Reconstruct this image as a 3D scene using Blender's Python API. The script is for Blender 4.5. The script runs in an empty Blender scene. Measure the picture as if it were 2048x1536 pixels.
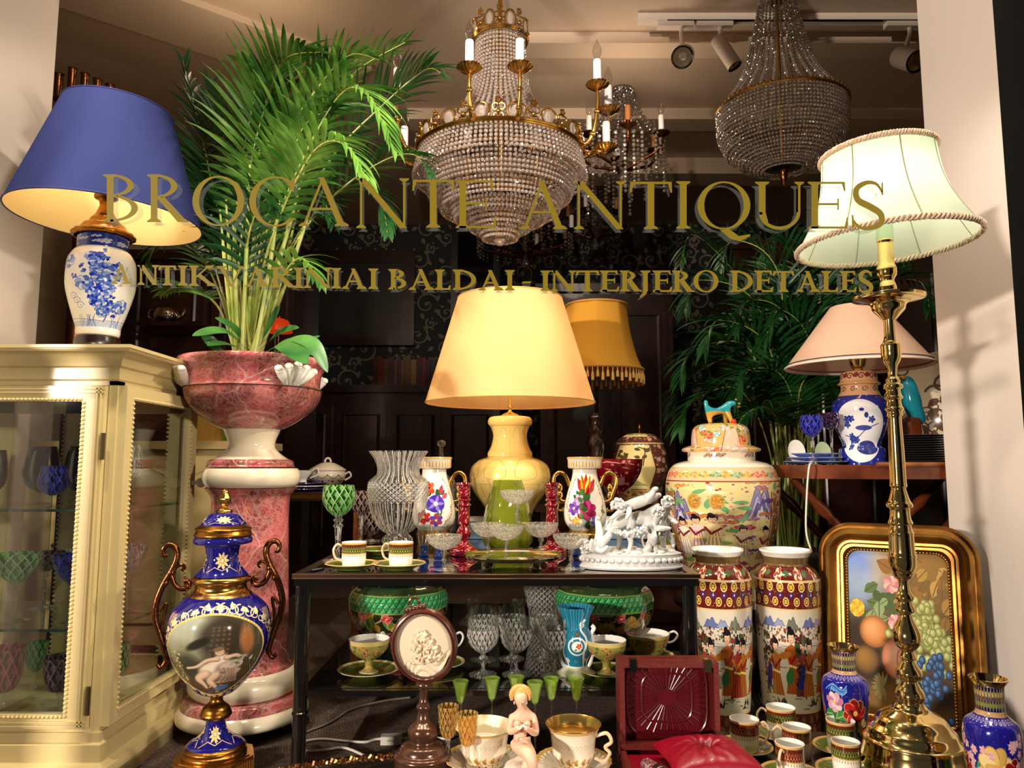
import bpy, math, random
import numpy as np
from mathutils import Vector, Matrix
from math import sin, cos, pi, radians, atan2, hypot, tan

rnd = random.Random(7)
SC = bpy.context.scene
COL = SC.collection
F = 1479.0
EYE = 0.70
PITCH = radians(6.1)
SP, CP = sin(PITCH), cos(PITCH)

# ---------------------------------------------------------------- camera maths
def P(px, py, d):
    u, v = (px - 1024) / F, (768 - py) / F
    k = d / (CP - v * SP)
    return Vector((u * k, d, EYE + (SP + v * CP) * k))

def Z(py, d):
    return P(1024, py, d).z

def dep(py, z):
    v = (768 - py) / F
    return (z - EYE) * (CP - v * SP) / (SP + v * CP)

def mpp(px, py, d):
    """metres per pixel of silhouette half width for a round thing"""
    v = (768 - py) / F
    X = P(px, py, d).x
    return d / ((CP - v * SP) * F) * cos(atan2(X, d))

def az_of(x, y):
    return -atan2(x, y)

# ---------------------------------------------------------------- materials
MATS = {}
def newmat(name):
    m = bpy.data.materials.new(name)
    m.use_nodes = True
    nt = m.node_tree
    nt.nodes.clear()
    out = nt.nodes.new('ShaderNodeOutputMaterial')
    return m, nt, out

def N(nt, t, **kw):
    n = nt.nodes.new(t)
    for k, v in kw.items():
        if k.startswith('i_'):
            n.inputs[k[2:].replace('_', ' ')].default_value = v
        else:
            setattr(n, k, v)
    return n

def lin(c):
    return tuple(((x / 12.92) if x <= 0.04045 else ((x + 0.055) / 1.055) ** 2.4) for x in c[:3]) + (1.0,)

def S(r, g, b):
    return lin((r / 255, g / 255, b / 255))

def pbr(name, col, rough=.4, metal=0., coat=0., bump=None, spec=.5, var=None, sss=0., sheen=0., emis=None):
    """col linear rgba; bump = (scale, strength); var = (colour2, scale)"""
    if name in MATS: return MATS[name]
    m, nt, out = newmat(name)
    b = N(nt, 'ShaderNodeBsdfPrincipled')
    b.inputs['Base Color'].default_value = col
    b.inputs['Roughness'].default_value = rough
    b.inputs['Metallic'].default_value = metal
    b.inputs['Coat Weight'].default_value = coat
    b.inputs['Coat Roughness'].default_value = .05
    b.inputs['Specular IOR Level'].default_value = spec
    if sheen: b.inputs['Sheen Weight'].default_value = sheen
    if sss:
        b.inputs['Subsurface Weight'].default_value = sss
        b.inputs['Subsurface Radius'].default_value = (.01, .006, .004)
        b.inputs['Subsurface Scale'].default_value = 1.
    if emis:
        b.inputs['Emission Color'].default_value = emis[0]
        b.inputs['Emission Strength'].default_value = emis[1]
    tc = N(nt, 'ShaderNodeTexCoord')
    if var:
        nz = N(nt, 'ShaderNodeTexNoise'); nz.inputs['Scale'].default_value = var[1]; nz.inputs['Detail'].default_value = 6
        nt.links.new(tc.outputs['Object'], nz.inputs['Vector'])
        rp = N(nt, 'ShaderNodeValToRGB')
        rp.color_ramp.elements[0].position = .35; rp.color_ramp.elements[0].color = col
        rp.color_ramp.elements[1].position = .65; rp.color_ramp.elements[1].color = var[0]
        nt.links.new(nz.outputs['Fac'], rp.inputs['Fac'])
        nt.links.new(rp.outputs['Color'], b.inputs['Base Color'])
    if bump:
        nz = N(nt, 'ShaderNodeTexNoise'); nz.inputs['Scale'].default_value = bump[0]; nz.inputs['Detail'].default_value = 4
        nt.links.new(tc.outputs['Object'], nz.inputs['Vector'])
        bp = N(nt, 'ShaderNodeBump'); bp.inputs['Strength'].default_value = bump[1]; bp.inputs['Distance'].default_value = .004
        nt.links.new(nz.outputs['Fac'], bp.inputs['Height'])
        nt.links.new(bp.outputs['Normal'], b.inputs['Normal'])
    nt.links.new(b.outputs['BSDF'], out.inputs['Surface'])
    MATS[name] = m
    return m

def glass(name, tint, base=.10, facet=None, rough=.02, body=0., bodycol=(1, 1, 1, 1)):
    """glass that keeps its tint: fresnel mix of a clear and a glossy lobe; facet = (scale, strength) cuts"""
    if name in MATS: return MATS[name]
    m, nt, out = newmat(name)
    tr = N(nt, 'ShaderNodeBsdfTransparent'); tr.inputs['Color'].default_value = tint
    gl = N(nt, 'ShaderNodeBsdfGlossy'); gl.inputs['Roughness'].default_value = rough
    gl.inputs['Color'].default_value = (1, 1, 1, 1)
    lw = N(nt, 'ShaderNodeLayerWeight'); lw.inputs['Blend'].default_value = .5
    pw = N(nt, 'ShaderNodeMath', operation='POWER'); pw.inputs[1].default_value = 3.2
    nt.links.new(lw.outputs['Facing'], pw.inputs[0])
    ad = N(nt, 'ShaderNodeMath', operation='MULTIPLY_ADD', use_clamp=True)
    ad.inputs[1].default_value = .75; ad.inputs[2].default_value = base
    nt.links.new(pw.outputs[0], ad.inputs[0])
    mx = N(nt, 'ShaderNodeMixShader')
    nt.links.new(ad.outputs[0], mx.inputs['Fac'])
    first = tr.outputs['BSDF']
    if body:
        df = N(nt, 'ShaderNodeBsdfDiffuse'); df.inputs['Color'].default_value = bodycol
        tl = N(nt, 'ShaderNodeBsdfTranslucent'); tl.inputs['Color'].default_value = bodycol
        m0 = N(nt, 'ShaderNodeMixShader'); m0.inputs['Fac'].default_value = .5
        nt.links.new(df.outputs[0], m0.inputs[1]); nt.links.new(tl.outputs[0], m0.inputs[2])
        m1 = N(nt, 'ShaderNodeMixShader'); m1.inputs['Fac'].default_value = body
        nt.links.new(first, m1.inputs[1]); nt.links.new(m0.outputs[0], m1.inputs[2])
        first = m1.outputs[0]
    nt.links.new(first, mx.inputs[1]); nt.links.new(gl.outputs['BSDF'], mx.inputs[2])
    if facet:
        tc = N(nt, 'ShaderNodeTexCoord')
        vo = N(nt, 'ShaderNodeTexVoronoi'); vo.inputs['Scale'].default_value = facet[0]
        nt.links.new(tc.outputs['Object'], vo.inputs['Vector'])
        bp = N(nt, 'ShaderNodeBump'); bp.inputs['Strength'].default_value = facet[1]; bp.inputs['Distance'].default_value = .01
        nt.links.new(vo.outputs['Distance'], bp.inputs['Height'])
        nt.links.new(bp.outputs['Normal'], gl.inputs['Normal']); nt.links.new(bp.outputs['Normal'], lw.inputs['Normal'])
        if body: nt.links.new(bp.outputs['Normal'], df.inputs['Normal'])
    nt.links.new(mx.outputs['Shader'], out.inputs['Surface'])
    MATS[name] = m
    return m

def crystal(name, tint, scale, zs=.4, edge=.05, body=.75, base=.10, col=(1., .97, .92, 1), thr=.70, rough=.03, uv=None):
    """cut crystal: clear facets between frosted cuts, sparkle painted white on cuts and some facets"""
    if name in MATS: return MATS[name]
    m, nt, out = newmat(name); L = nt.links.new
    tc = N(nt, 'ShaderNodeTexCoord'); mp = N(nt, 'ShaderNodeMapping'); mp.inputs['Scale'].default_value = (1, 1, zs); L(tc.outputs['Object'], mp.inputs[0])
    vo = N(nt, 'ShaderNodeTexVoronoi'); vo.inputs['Scale'].default_value = scale; L(mp.outputs[0], vo.inputs['Vector'])
    ve = N(nt, 'ShaderNodeTexVoronoi', feature='DISTANCE_TO_EDGE'); ve.inputs['Scale'].default_value = scale; L(mp.outputs[0], ve.inputs['Vector'])
    e = N(nt, 'ShaderNodeMath', operation='LESS_THAN'); e.inputs[1].default_value = edge; L(ve.outputs['Distance'], e.inputs[0])
    sx = N(nt, 'ShaderNodeSeparateColor'); L(vo.outputs['Color'], sx.inputs[0])
    c = N(nt, 'ShaderNodeMath', operation='GREATER_THAN'); c.inputs[1].default_value = thr; L(sx.outputs[0], c.inputs[0])
    mxx = N(nt, 'ShaderNodeMath', operation='MAXIMUM'); L(e.outputs[0], mxx.inputs[0]); L(c.outputs[0], mxx.inputs[1])
    if uv:     # regular cuts laid out round the vessel: n flutes (m = 0) or an n x m diamond net
        nn, mm = uv; su = N(nt, 'ShaderNodeSeparateXYZ'); L(tc.outputs['UV'], su.inputs[0])
        M_ = lambda op, a, b: (lambda q: ([L(x, q.inputs[i]) if hasattr(x, 'node') else setattr(q.inputs[i], 'default_value', x) for i, x in enumerate((a, b))], q.outputs[0])[1])(N(nt, 'ShaderNodeMath', operation=op))
        un, vm = M_('MULTIPLY', su.outputs[0], nn), M_('MULTIPLY', su.outputs[1], mm)
        fa, fb2 = M_('FRACT', M_('ADD', un, vm), 0.), M_('FRACT', M_('ADD', M_('SUBTRACT', un, vm), 100.), 0.)
        if mm:
            e1 = M_('MAXIMUM', M_('LESS_THAN', fa, .13), M_('LESS_THAN', fb2, .13)); e2 = M_('MULTIPLY', M_('MULTIPLY', M_('GREATER_THAN', fa, .55), M_('GREATER_THAN', fb2, .5)), .6)
        else:
            e1 = M_('LESS_THAN', fa, .12); e2 = M_('MULTIPLY', M_('MULTIPLY', M_('GREATER_THAN', fa, .60), M_('LESS_THAN', fa, .80)), M_('MULTIPLY', sx.outputs[0], .8))
        cut = M_('MAXIMUM', e1, e2); mxx = N(nt, 'ShaderNodeMath', operation='MAXIMUM'); L(cut, mxx.inputs[0]); mxx.inputs[1].default_value = 0
    fb = N(nt, 'ShaderNodeMath', operation='MULTIPLY'); fb.inputs[1].default_value = body; L(mxx.outputs[0], fb.inputs[0])  # white share that paints the sparkle of cuts and facets
    bp = N(nt, 'ShaderNodeBump'); bp.inputs['Strength'].default_value = .9; bp.inputs['Distance'].default_value = .01; L(vo.outputs['Distance'], bp.inputs['Height'])
    tr = N(nt, 'ShaderNodeBsdfTransparent'); tr.inputs[0].default_value = tint
    df = N(nt, 'ShaderNodeBsdfDiffuse'); df.inputs[0].default_value = col; tl = N(nt, 'ShaderNodeBsdfTranslucent'); tl.inputs[0].default_value = col
    m0 = N(nt, 'ShaderNodeMixShader'); m0.inputs[0].default_value = .45; L(df.outputs[0], m0.inputs[1]); L(tl.outputs[0], m0.inputs[2])
    m1 = N(nt, 'ShaderNodeMixShader'); L(fb.outputs[0], m1.inputs[0]); L(tr.outputs[0], m1.inputs[1]); L(m0.outputs[0], m1.inputs[2])
    gl = N(nt, 'ShaderNodeBsdfGlossy'); gl.inputs['Roughness'].default_value = rough; L(bp.outputs[0], gl.inputs['Normal'])
    lw = N(nt, 'ShaderNodeLayerWeight'); lw.inputs['Blend'].default_value = .5
    pw = N(nt, 'ShaderNodeMath', operation='POWER'); pw.inputs[1].default_value = 3.; L(lw.outputs['Facing'], pw.inputs[0])
    ad = N(nt, 'ShaderNodeMath', operation='MULTIPLY_ADD', use_clamp=True); ad.inputs[1].default_value = .7; ad.inputs[2].default_value = base; L(pw.outputs[0], ad.inputs[0])
    mx = N(nt, 'ShaderNodeMixShader'); L(ad.outputs[0], mx.inputs[0]); L(m1.outputs[0], mx.inputs[1]); L(gl.outputs[0], mx.inputs[2]); L(mx.outputs[0], out.inputs[0])
    MATS[name] = m
    return m

def shade_mat(name, col, trans=.5, rough=.8, seam=None, bump=(260, .15)):
    if name in MATS: return MATS[name]
    m, nt, out = newmat(name)
    df = N(nt, 'ShaderNodeBsdfDiffuse'); df.inputs['Color'].default_value = col
    tl = N(nt, 'ShaderNodeBsdfTranslucent'); tl.inputs['Color'].default_value = col
    mx = N(nt, 'ShaderNodeMixShader'); mx.inputs['Fac'].default_value = trans
    nt.links.new(df.outputs[0], mx.inputs[1]); nt.links.new(tl.outputs[0], mx.inputs[2])
    tc = N(nt, 'ShaderNodeTexCoord')
    mp = N(nt, 'ShaderNodeMapping'); mp.inputs['Scale'].default_value = (1, 1, .12)
    nz = N(nt, 'ShaderNodeTexNoise'); nz.inputs['Scale'].default_value = bump[0]; nz.inputs['Detail'].default_value = 3
    nt.links.new(tc.outputs['Object'], mp.inputs['Vector']); nt.links.new(mp.outputs[0], nz.inputs['Vector'])
    bp = N(nt, 'ShaderNodeBump'); bp.inputs['Strength'].default_value = bump[1]; bp.inputs['Distance'].default_value = .002
    nt.links.new(nz.outputs['Fac'], bp.inputs['Height'])
    nt.links.new(bp.outputs[0], df.inputs['Normal'])
    nt.links.new(mx.outputs[0], out.inputs['Surface'])
    MATS[name] = m
    return m

def image_mat(name, cv, rough=.2, metal=0., coat=.4, ext='REPEAT', spec=.5, bump=0., tile=None):
    if name in MATS: return MATS[name]
    im = cv.image(name)
    m, nt, out = newmat(name)
    b = N(nt, 'ShaderNodeBsdfPrincipled')
    b.inputs['Roughness'].default_value = rough; b.inputs['Metallic'].default_value = metal
    b.inputs['Coat Weight'].default_value = coat; b.inputs['Coat Roughness'].default_value = .04
    b.inputs['Specular IOR Level'].default_value = spec
    t = N(nt, 'ShaderNodeTexImage'); t.image = im; t.extension = ext
    tc = N(nt, 'ShaderNodeTexCoord')
    if tile:
        mp = N(nt, 'ShaderNodeMapping'); mp.inputs['Scale'].default_value = (tile[0], tile[1], 1)
        nt.links.new(tc.outputs['UV'], mp.inputs['Vector']); nt.links.new(mp.outputs[0], t.inputs['Vector'])
    else:
        nt.links.new(tc.outputs['UV'], t.inputs['Vector'])
    nt.links.new(t.outputs['Color'], b.inputs['Base Color'])
    if bump:
        bw = N(nt, 'ShaderNodeRGBToBW'); nt.links.new(t.outputs['Color'], bw.inputs[0])
        bp = N(nt, 'ShaderNodeBump'); bp.inputs['Strength'].default_value = bump; bp.inputs['Distance'].default_value = .003
        nt.links.new(bw.outputs[0], bp.inputs['Height']); nt.links.new(bp.outputs[0], b.inputs['Normal'])
    nt.links.new(b.outputs[0], out.inputs['Surface'])
    MATS[name] = m
    return m

def marble(name, c1, c2, vein, scale=1.):
    if name in MATS: return MATS[name]
    m, nt, out = newmat(name)
    b = N(nt, 'ShaderNodeBsdfPrincipled'); b.inputs['Roughness'].default_value = .12; b.inputs['Coat Weight'].default_value = .5
    tc = N(nt, 'ShaderNodeTexCoord')
    nz = N(nt, 'ShaderNodeTexNoise'); nz.inputs['Scale'].default_value = 7 * scale; nz.inputs['Detail'].default_value = 8; nz.inputs['Distortion'].default_value = 1.5
    nt.links.new(tc.outputs['Object'], nz.inputs['Vector'])
    r1 = N(nt, 'ShaderNodeValToRGB')
    r1.color_ramp.elements[0].position = .38; r1.color_ramp.elements[0].color = c2
    r1.color_ramp.elements[1].position = .6; r1.color_ramp.elements[1].color = c1
    nt.links.new(nz.outputs['Fac'], r1.inputs['Fac'])
    # fine scratchy veins
    n2 = N(nt, 'ShaderNodeTexNoise'); n2.inputs['Scale'].default_value = 3 * scale; n2.inputs['Detail'].default_value = 5
    nt.links.new(tc.outputs['Object'], n2.inputs['Vector'])
    ma = N(nt, 'ShaderNodeMixRGB', blend_type='ADD'); ma.inputs['Fac'].default_value = .35
    nt.links.new(tc.outputs['Object'], ma.inputs[1]); nt.links.new(n2.outputs['Color'], ma.inputs[2])
    prev = r1.outputs['Color']
    for sc, w, amt in ((5 * scale, .018, .9), (42 * scale, .14, .34), (95 * scale, .22, .34)):
        vo = N(nt, 'ShaderNodeTexVoronoi', feature='DISTANCE_TO_EDGE'); vo.inputs['Scale'].default_value = sc
        nt.links.new(ma.outputs[0], vo.inputs['Vector'])
        rr = N(nt, 'ShaderNodeValToRGB')
        rr.color_ramp.elements[0].position = 0; rr.color_ramp.elements[0].color = (amt,) * 3 + (1,)
        rr.color_ramp.elements[1].position = w; rr.color_ramp.elements[1].color = (0, 0, 0, 1)
        nt.links.new(vo.outputs['Distance'], rr.inputs['Fac'])
        n3 = N(nt, 'ShaderNodeTexNoise'); n3.inputs['Scale'].default_value = 4 * scale + sc * .1
        nt.links.new(tc.outputs['Object'], n3.inputs['Vector'])
        mu = N(nt, 'ShaderNodeMath', operation='MULTIPLY'); nt.links.new(rr.outputs[0], mu.inputs[0]); nt.links.new(n3.outputs['Fac'], mu.inputs[1])
        mm = N(nt, 'ShaderNodeMixRGB'); nt.links.new(mu.outputs[0], mm.inputs['Fac'])
        nt.links.new(prev, mm.inputs[1]); mm.inputs[2].default_value = vein
        prev = mm.outputs[0]
    nt.links.new(prev, b.inputs['Base Color'])
    nt.links.new(b.outputs[0], out.inputs['Surface'])
    MATS[name] = m
    return m

# ---------------------------------------------------------------- a canvas that paints decoration
class Cv:
    def __init__(s, w, h, bg):
        s.w, s.h = int(w), int(h)
        s.a = np.empty((s.h, s.w, 3)); s.a[:] = np.array(bg) / 255.
    def _put(s, x0, y0, x1, y1, fn, col, al=1.):
        x0, y0 = max(0, int(x0) - 1), max(0, int(y0) - 1); x1, y1 = min(s.w, int(x1) + 2), min(s.h, int(y1) + 2)
        if x1 <= x0 or y1 <= y0: return
        X, Y = np.meshgrid(np.arange(x0, x1) + .5, np.arange(y0, y1) + .5)
        m = fn(X, Y)
        m = (np.clip(m, 0, 1) * al)[..., None]
        c = np.array(col) / 255.
        s.a[y0:y1, x0:x1] = s.a[y0:y1, x0:x1] * (1 - m) + c * m
    def ell(s, cx, cy, rx, ry=None, col=(0, 0, 0), rot=0., al=1., soft=1.):
        ry = rx if ry is None else ry
        c, n = cos(rot), sin(rot); R = max(rx, ry) + soft
        def fn(X, Y):
            a = (X - cx) * c + (Y - cy) * n; b = -(X - cx) * n + (Y - cy) * c
            return .5 - (np.sqrt((a / rx) ** 2 + (b / ry) ** 2) - 1) * min(rx, ry) / soft
        s._put(cx - R, cy - R, cx + R, cy + R, fn, col, al)
    def ring(s, cx, cy, rx, ry, w, col, al=1.):
        def fn(X, Y):
            return .5 - (np.abs(np.sqrt(((X - cx) / rx) ** 2 + ((Y - cy) / ry) ** 2) - 1) * min(rx, ry) - w / 2)
        s._put(cx - rx - w, cy - ry - w, cx + rx + w, cy + ry + w, fn, col, al)
    def line(s, pts, w, col, al=1., w2=None):
        n = len(pts) - 1
        for i in range(n):
            (x0, y0), (x1, y1) = pts[i], pts[i + 1]
            ww = w if w2 is None else w + (w2 - w) * (i + .5) / n
            dx, dy = x1 - x0, y1 - y0; L = dx * dx + dy * dy + 1e-9
            def fn(X, Y):
                t = np.clip(((X - x0) * dx + (Y - y0) * dy) / L, 0, 1)
                return .5 - (np.hypot(X - x0 - t * dx, Y - y0 - t * dy) - ww / 2)
            s._put(min(x0, x1) - ww, min(y0, y1) - ww, max(x0, x1) + ww, max(y0, y1) + ww, fn, col, al)
    def poly(s, pts, col, al=1.):
        xs = [p[0] for p in pts]; ys = [p[1] for p in pts]
        def fn(X, Y):
            ins = np.zeros(X.shape, bool)
            for i in range(len(pts)):
                (x0, y0), (x1, y1) = pts[i - 1], pts[i]
                if y0 == y1: continue
                ins ^= ((y0 > Y) != (y1 > Y)) & (X < (x1 - x0) * (Y - y0) / (y1 - y0) + x0)
            return ins.astype(float)
        s._put(min(xs), min(ys), max(xs), max(ys), fn, col, al)
    def rect(s, x0, y0, x1, y1, col, al=1.):
        s._put(x0 + 1, y0 + 1, x1 - 2, y1 - 2, lambda X, Y: np.ones(X.shape), col, al)
    # --- motifs
    def spiral(s, cx, cy, r, col, w, turn=1.4, a0=0., sgn=1):
        pts = [(cx + r * (1 - t) ** .8 * cos(a0 + sgn * t * turn * 2 * pi), cy + r * (1 - t) ** .8 * sin(a0 + sgn * t * turn * 2 * pi)) for t in np.linspace(0, .95, 18)]
        s.line(pts, w, col, 1, w * .6)
    def leaf(s, x, y, L, ang, col, fat=.3, vein=None):
        cx, cy = x + cos(ang) * L / 2, y + sin(ang) * L / 2
        px, py = -sin(ang), cos(ang)
        pts = []
        for t in np.linspace(0, 1, 9): pts.append((x + cos(ang) * L * t + px * L * fat * sin(pi * t ** .8) , y + sin(ang) * L * t + py * L * fat * sin(pi * t ** .8)))
        for t in np.linspace(1, 0, 9): pts.append((x + cos(ang) * L * t - px * L * fat * sin(pi * t ** .8), y + sin(ang) * L * t - py * L * fat * sin(pi * t ** .8)))
        s.poly(pts, col)
        if vein: s.line([(x, y), (x + cos(ang) * L * .9, y + sin(ang) * L * .9)], max(1, L * .06), vein)
    def flower(s, x, y, r, cols, petals=6, heart=(230, 190, 60), outline=None):
        a0 = rnd.random() * 6
        for ring, f in ((0, 1.), (1, .62)):
            for k in range(petals):
                a = a0 + ring * .5 + k * 2 * pi / petals
                c = cols[(k + ring) % len(cols)]
                if outline and ring == 0: s.ell(x + cos(a) * r * .55 * f, y + sin(a) * r * .55 * f, r * .56 * f, r * .42 * f, outline, a)
                s.ell(x + cos(a) * r * .55 * f, y + sin(a) * r * .55 * f, r * .5 * f, r * .36 * f, c, a)
        s.ell(x, y, r * .2, r * .2, heart)
    def cloud(s, x, y, r, col, edge):
        for k in range(4):
            xx = x + (k - 1.5) * r * .7; yy = y + (k % 2) * r * .3
            s.ell(xx, yy, r * .55, r * .42, edge); s.ell(xx, yy, r * .45, r * .33, col)
            s.spiral(xx, yy, r * .35, edge, 1.5)
    def person(s, x, y, h, robe, skin=(232, 188, 150), hair=(25, 20, 25), trim=(200, 60, 50), lean=0.):
        w = h * .2
        s.poly([(x - w, y), (x - w * .5, y + h * .45), (x - w * .75 + lean, y + h * .72), (x + lean, y + h * .8), (x + w * .75 + lean, y + h * .72), (x + w * .5, y + h * .4), (x + w * 1.1, y)], robe)
        for k in range(4):
            s.line([(x - w * .7 + k * w * .5, y), (x - w * .2 + k * w * .2 + lean * .7, y + h * .6)], max(1, h * .012), trim)
        s.line([(x - w * .7 + lean, y + h * .68), (x - w * .2, y + h * .5), (x + w * .7 + lean, y + h * .66)], h * .05, trim)
        s.line([(x - w * .45, y + h * .45), (x + w * .5, y + h * .42)], h * .04, (245, 215, 120))
        X, Y = x + lean, y + h * .9
        s.ell(X, Y + h * .045, h * .098, h * .10, hair); s.ell(X - h * .03, Y + h * .14, h * .05, h * .045, hair)
        s.ell(X, Y, h * .075, h * .092, (120, 70, 50)); s.ell(X, Y, h * .066, h * .083, skin); s.ell(X, Y + h * .075, h * .07, h * .035, hair)
        for k in (-1, 1): s.line([(X + k * h * .028 - 2, Y + 1), (X + k * h * .028 + 2, Y + 1)], 2, hair)
        s.ell(X, Y - h * .045, h * .014, h * .009, (190, 50, 50))
    def mount(s, x, y, w, h, col, col2=None):
        pts = [(x + w * t, y + h * max(0, sin(pi * t)) * (.6 + .4 * abs(sin(9 * t + x)))) for t in np.linspace(0, 1, 24)]
        s.poly(pts + [(x + w, y), (x, y)], col)
        if col2: s.line(pts, 2.5, col2)
    def medal(s, cx, cy, r, out=(235, 205, 140), inn=(70, 45, 20), dot=(220, 180, 60)):
        s.ell(cx, cy, r, r, out); s.ell(cx, cy, r * .72, r * .72, inn)
        for k in range(4):
            s.ell(cx + r * .32 * cos(k * pi / 2 + .78), cy + r * .32 * sin(k * pi / 2 + .78), r * .24, r * .24, dot)
    def speck(s, x0, y0, x1, y1, n, cols, r0=1., r1=3., al=1.):
        for _ in range(n):
            r = rnd.uniform(r0, r1)
            s.ell(rnd.uniform(x0, x1), rnd.uniform(y0, y1), r, r * rnd.uniform(.6, 1), rnd.choice(cols), rnd.random() * 3, al)
    def ball(s, cx, cy, rx, ry, col, hi, sh):
        s.ell(cx, cy, rx, ry, sh); 
        for k in range(6):
            t = k / 5.
            s.ell(cx - rx * .22 * t, cy + ry * .25 * t, rx * (.95 - .7 * t), ry * (.95 - .7 * t), tuple(np.array(col) * (1 - t) + np.array(hi) * t), 0, .6, soft=rx * .4)
    def soft(s, pts, w0, w1, col, al=.9):
        """a modelled limb: overlapping soft blobs, darker on the lower side"""
        q = cr(pts, 7); n = len(q)
        for dk, o, k in ((.62, -.22, 1.06), (1., .06, .86), (1.1, .2, .5)):
            for i, (x, y) in enumerate(q):
                w = w0 + (w1 - w0) * i / (n - 1)
                s.ell(x, y + o * w, w * k, w * k, tuple(min(255, c * dk) for c in col), 0, al * .8, w * .7)
    def image(s, name):
        im = bpy.data.images.new(name, s.w, s.h)
        px = np.ones((s.h, s.w, 4), np.float32); px[..., :3] = np.clip(s.a, 0, 1)
        im.pixels.foreach_set(px.ravel()); im.update()
        im.pack()
        return im

# ---------------------------------------------------------------- geometry builder
def cr(pts, n=6):
    """catmull-rom through points (tuples of any size); a repeated point keeps a corner"""
    out = []
    p = [np.array(q, float) for q in pts]
    for i in range(len(p) - 1):
        a, b = p[i], p[i + 1]
        if np.allclose(a, b): continue
        m0 = p[i - 1] if i > 0 else a
        m1 = p[i + 2] if i + 2 < len(p) else b
        if np.allclose(m0, a): m0 = a - (b - a) * 0
        for k in range(n):
            t = k / n
            ta = (b - m0) * .5; tb = (m1 - a) * .5
            out.append(tuple((2 * t ** 3 - 3 * t * t + 1) * a + (t ** 3 - 2 * t * t + t) * ta + (-2 * t ** 3 + 3 * t * t) * b + (t ** 3 - t * t) * tb))
    out.append(tuple(p[-1]))
    return out

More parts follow.
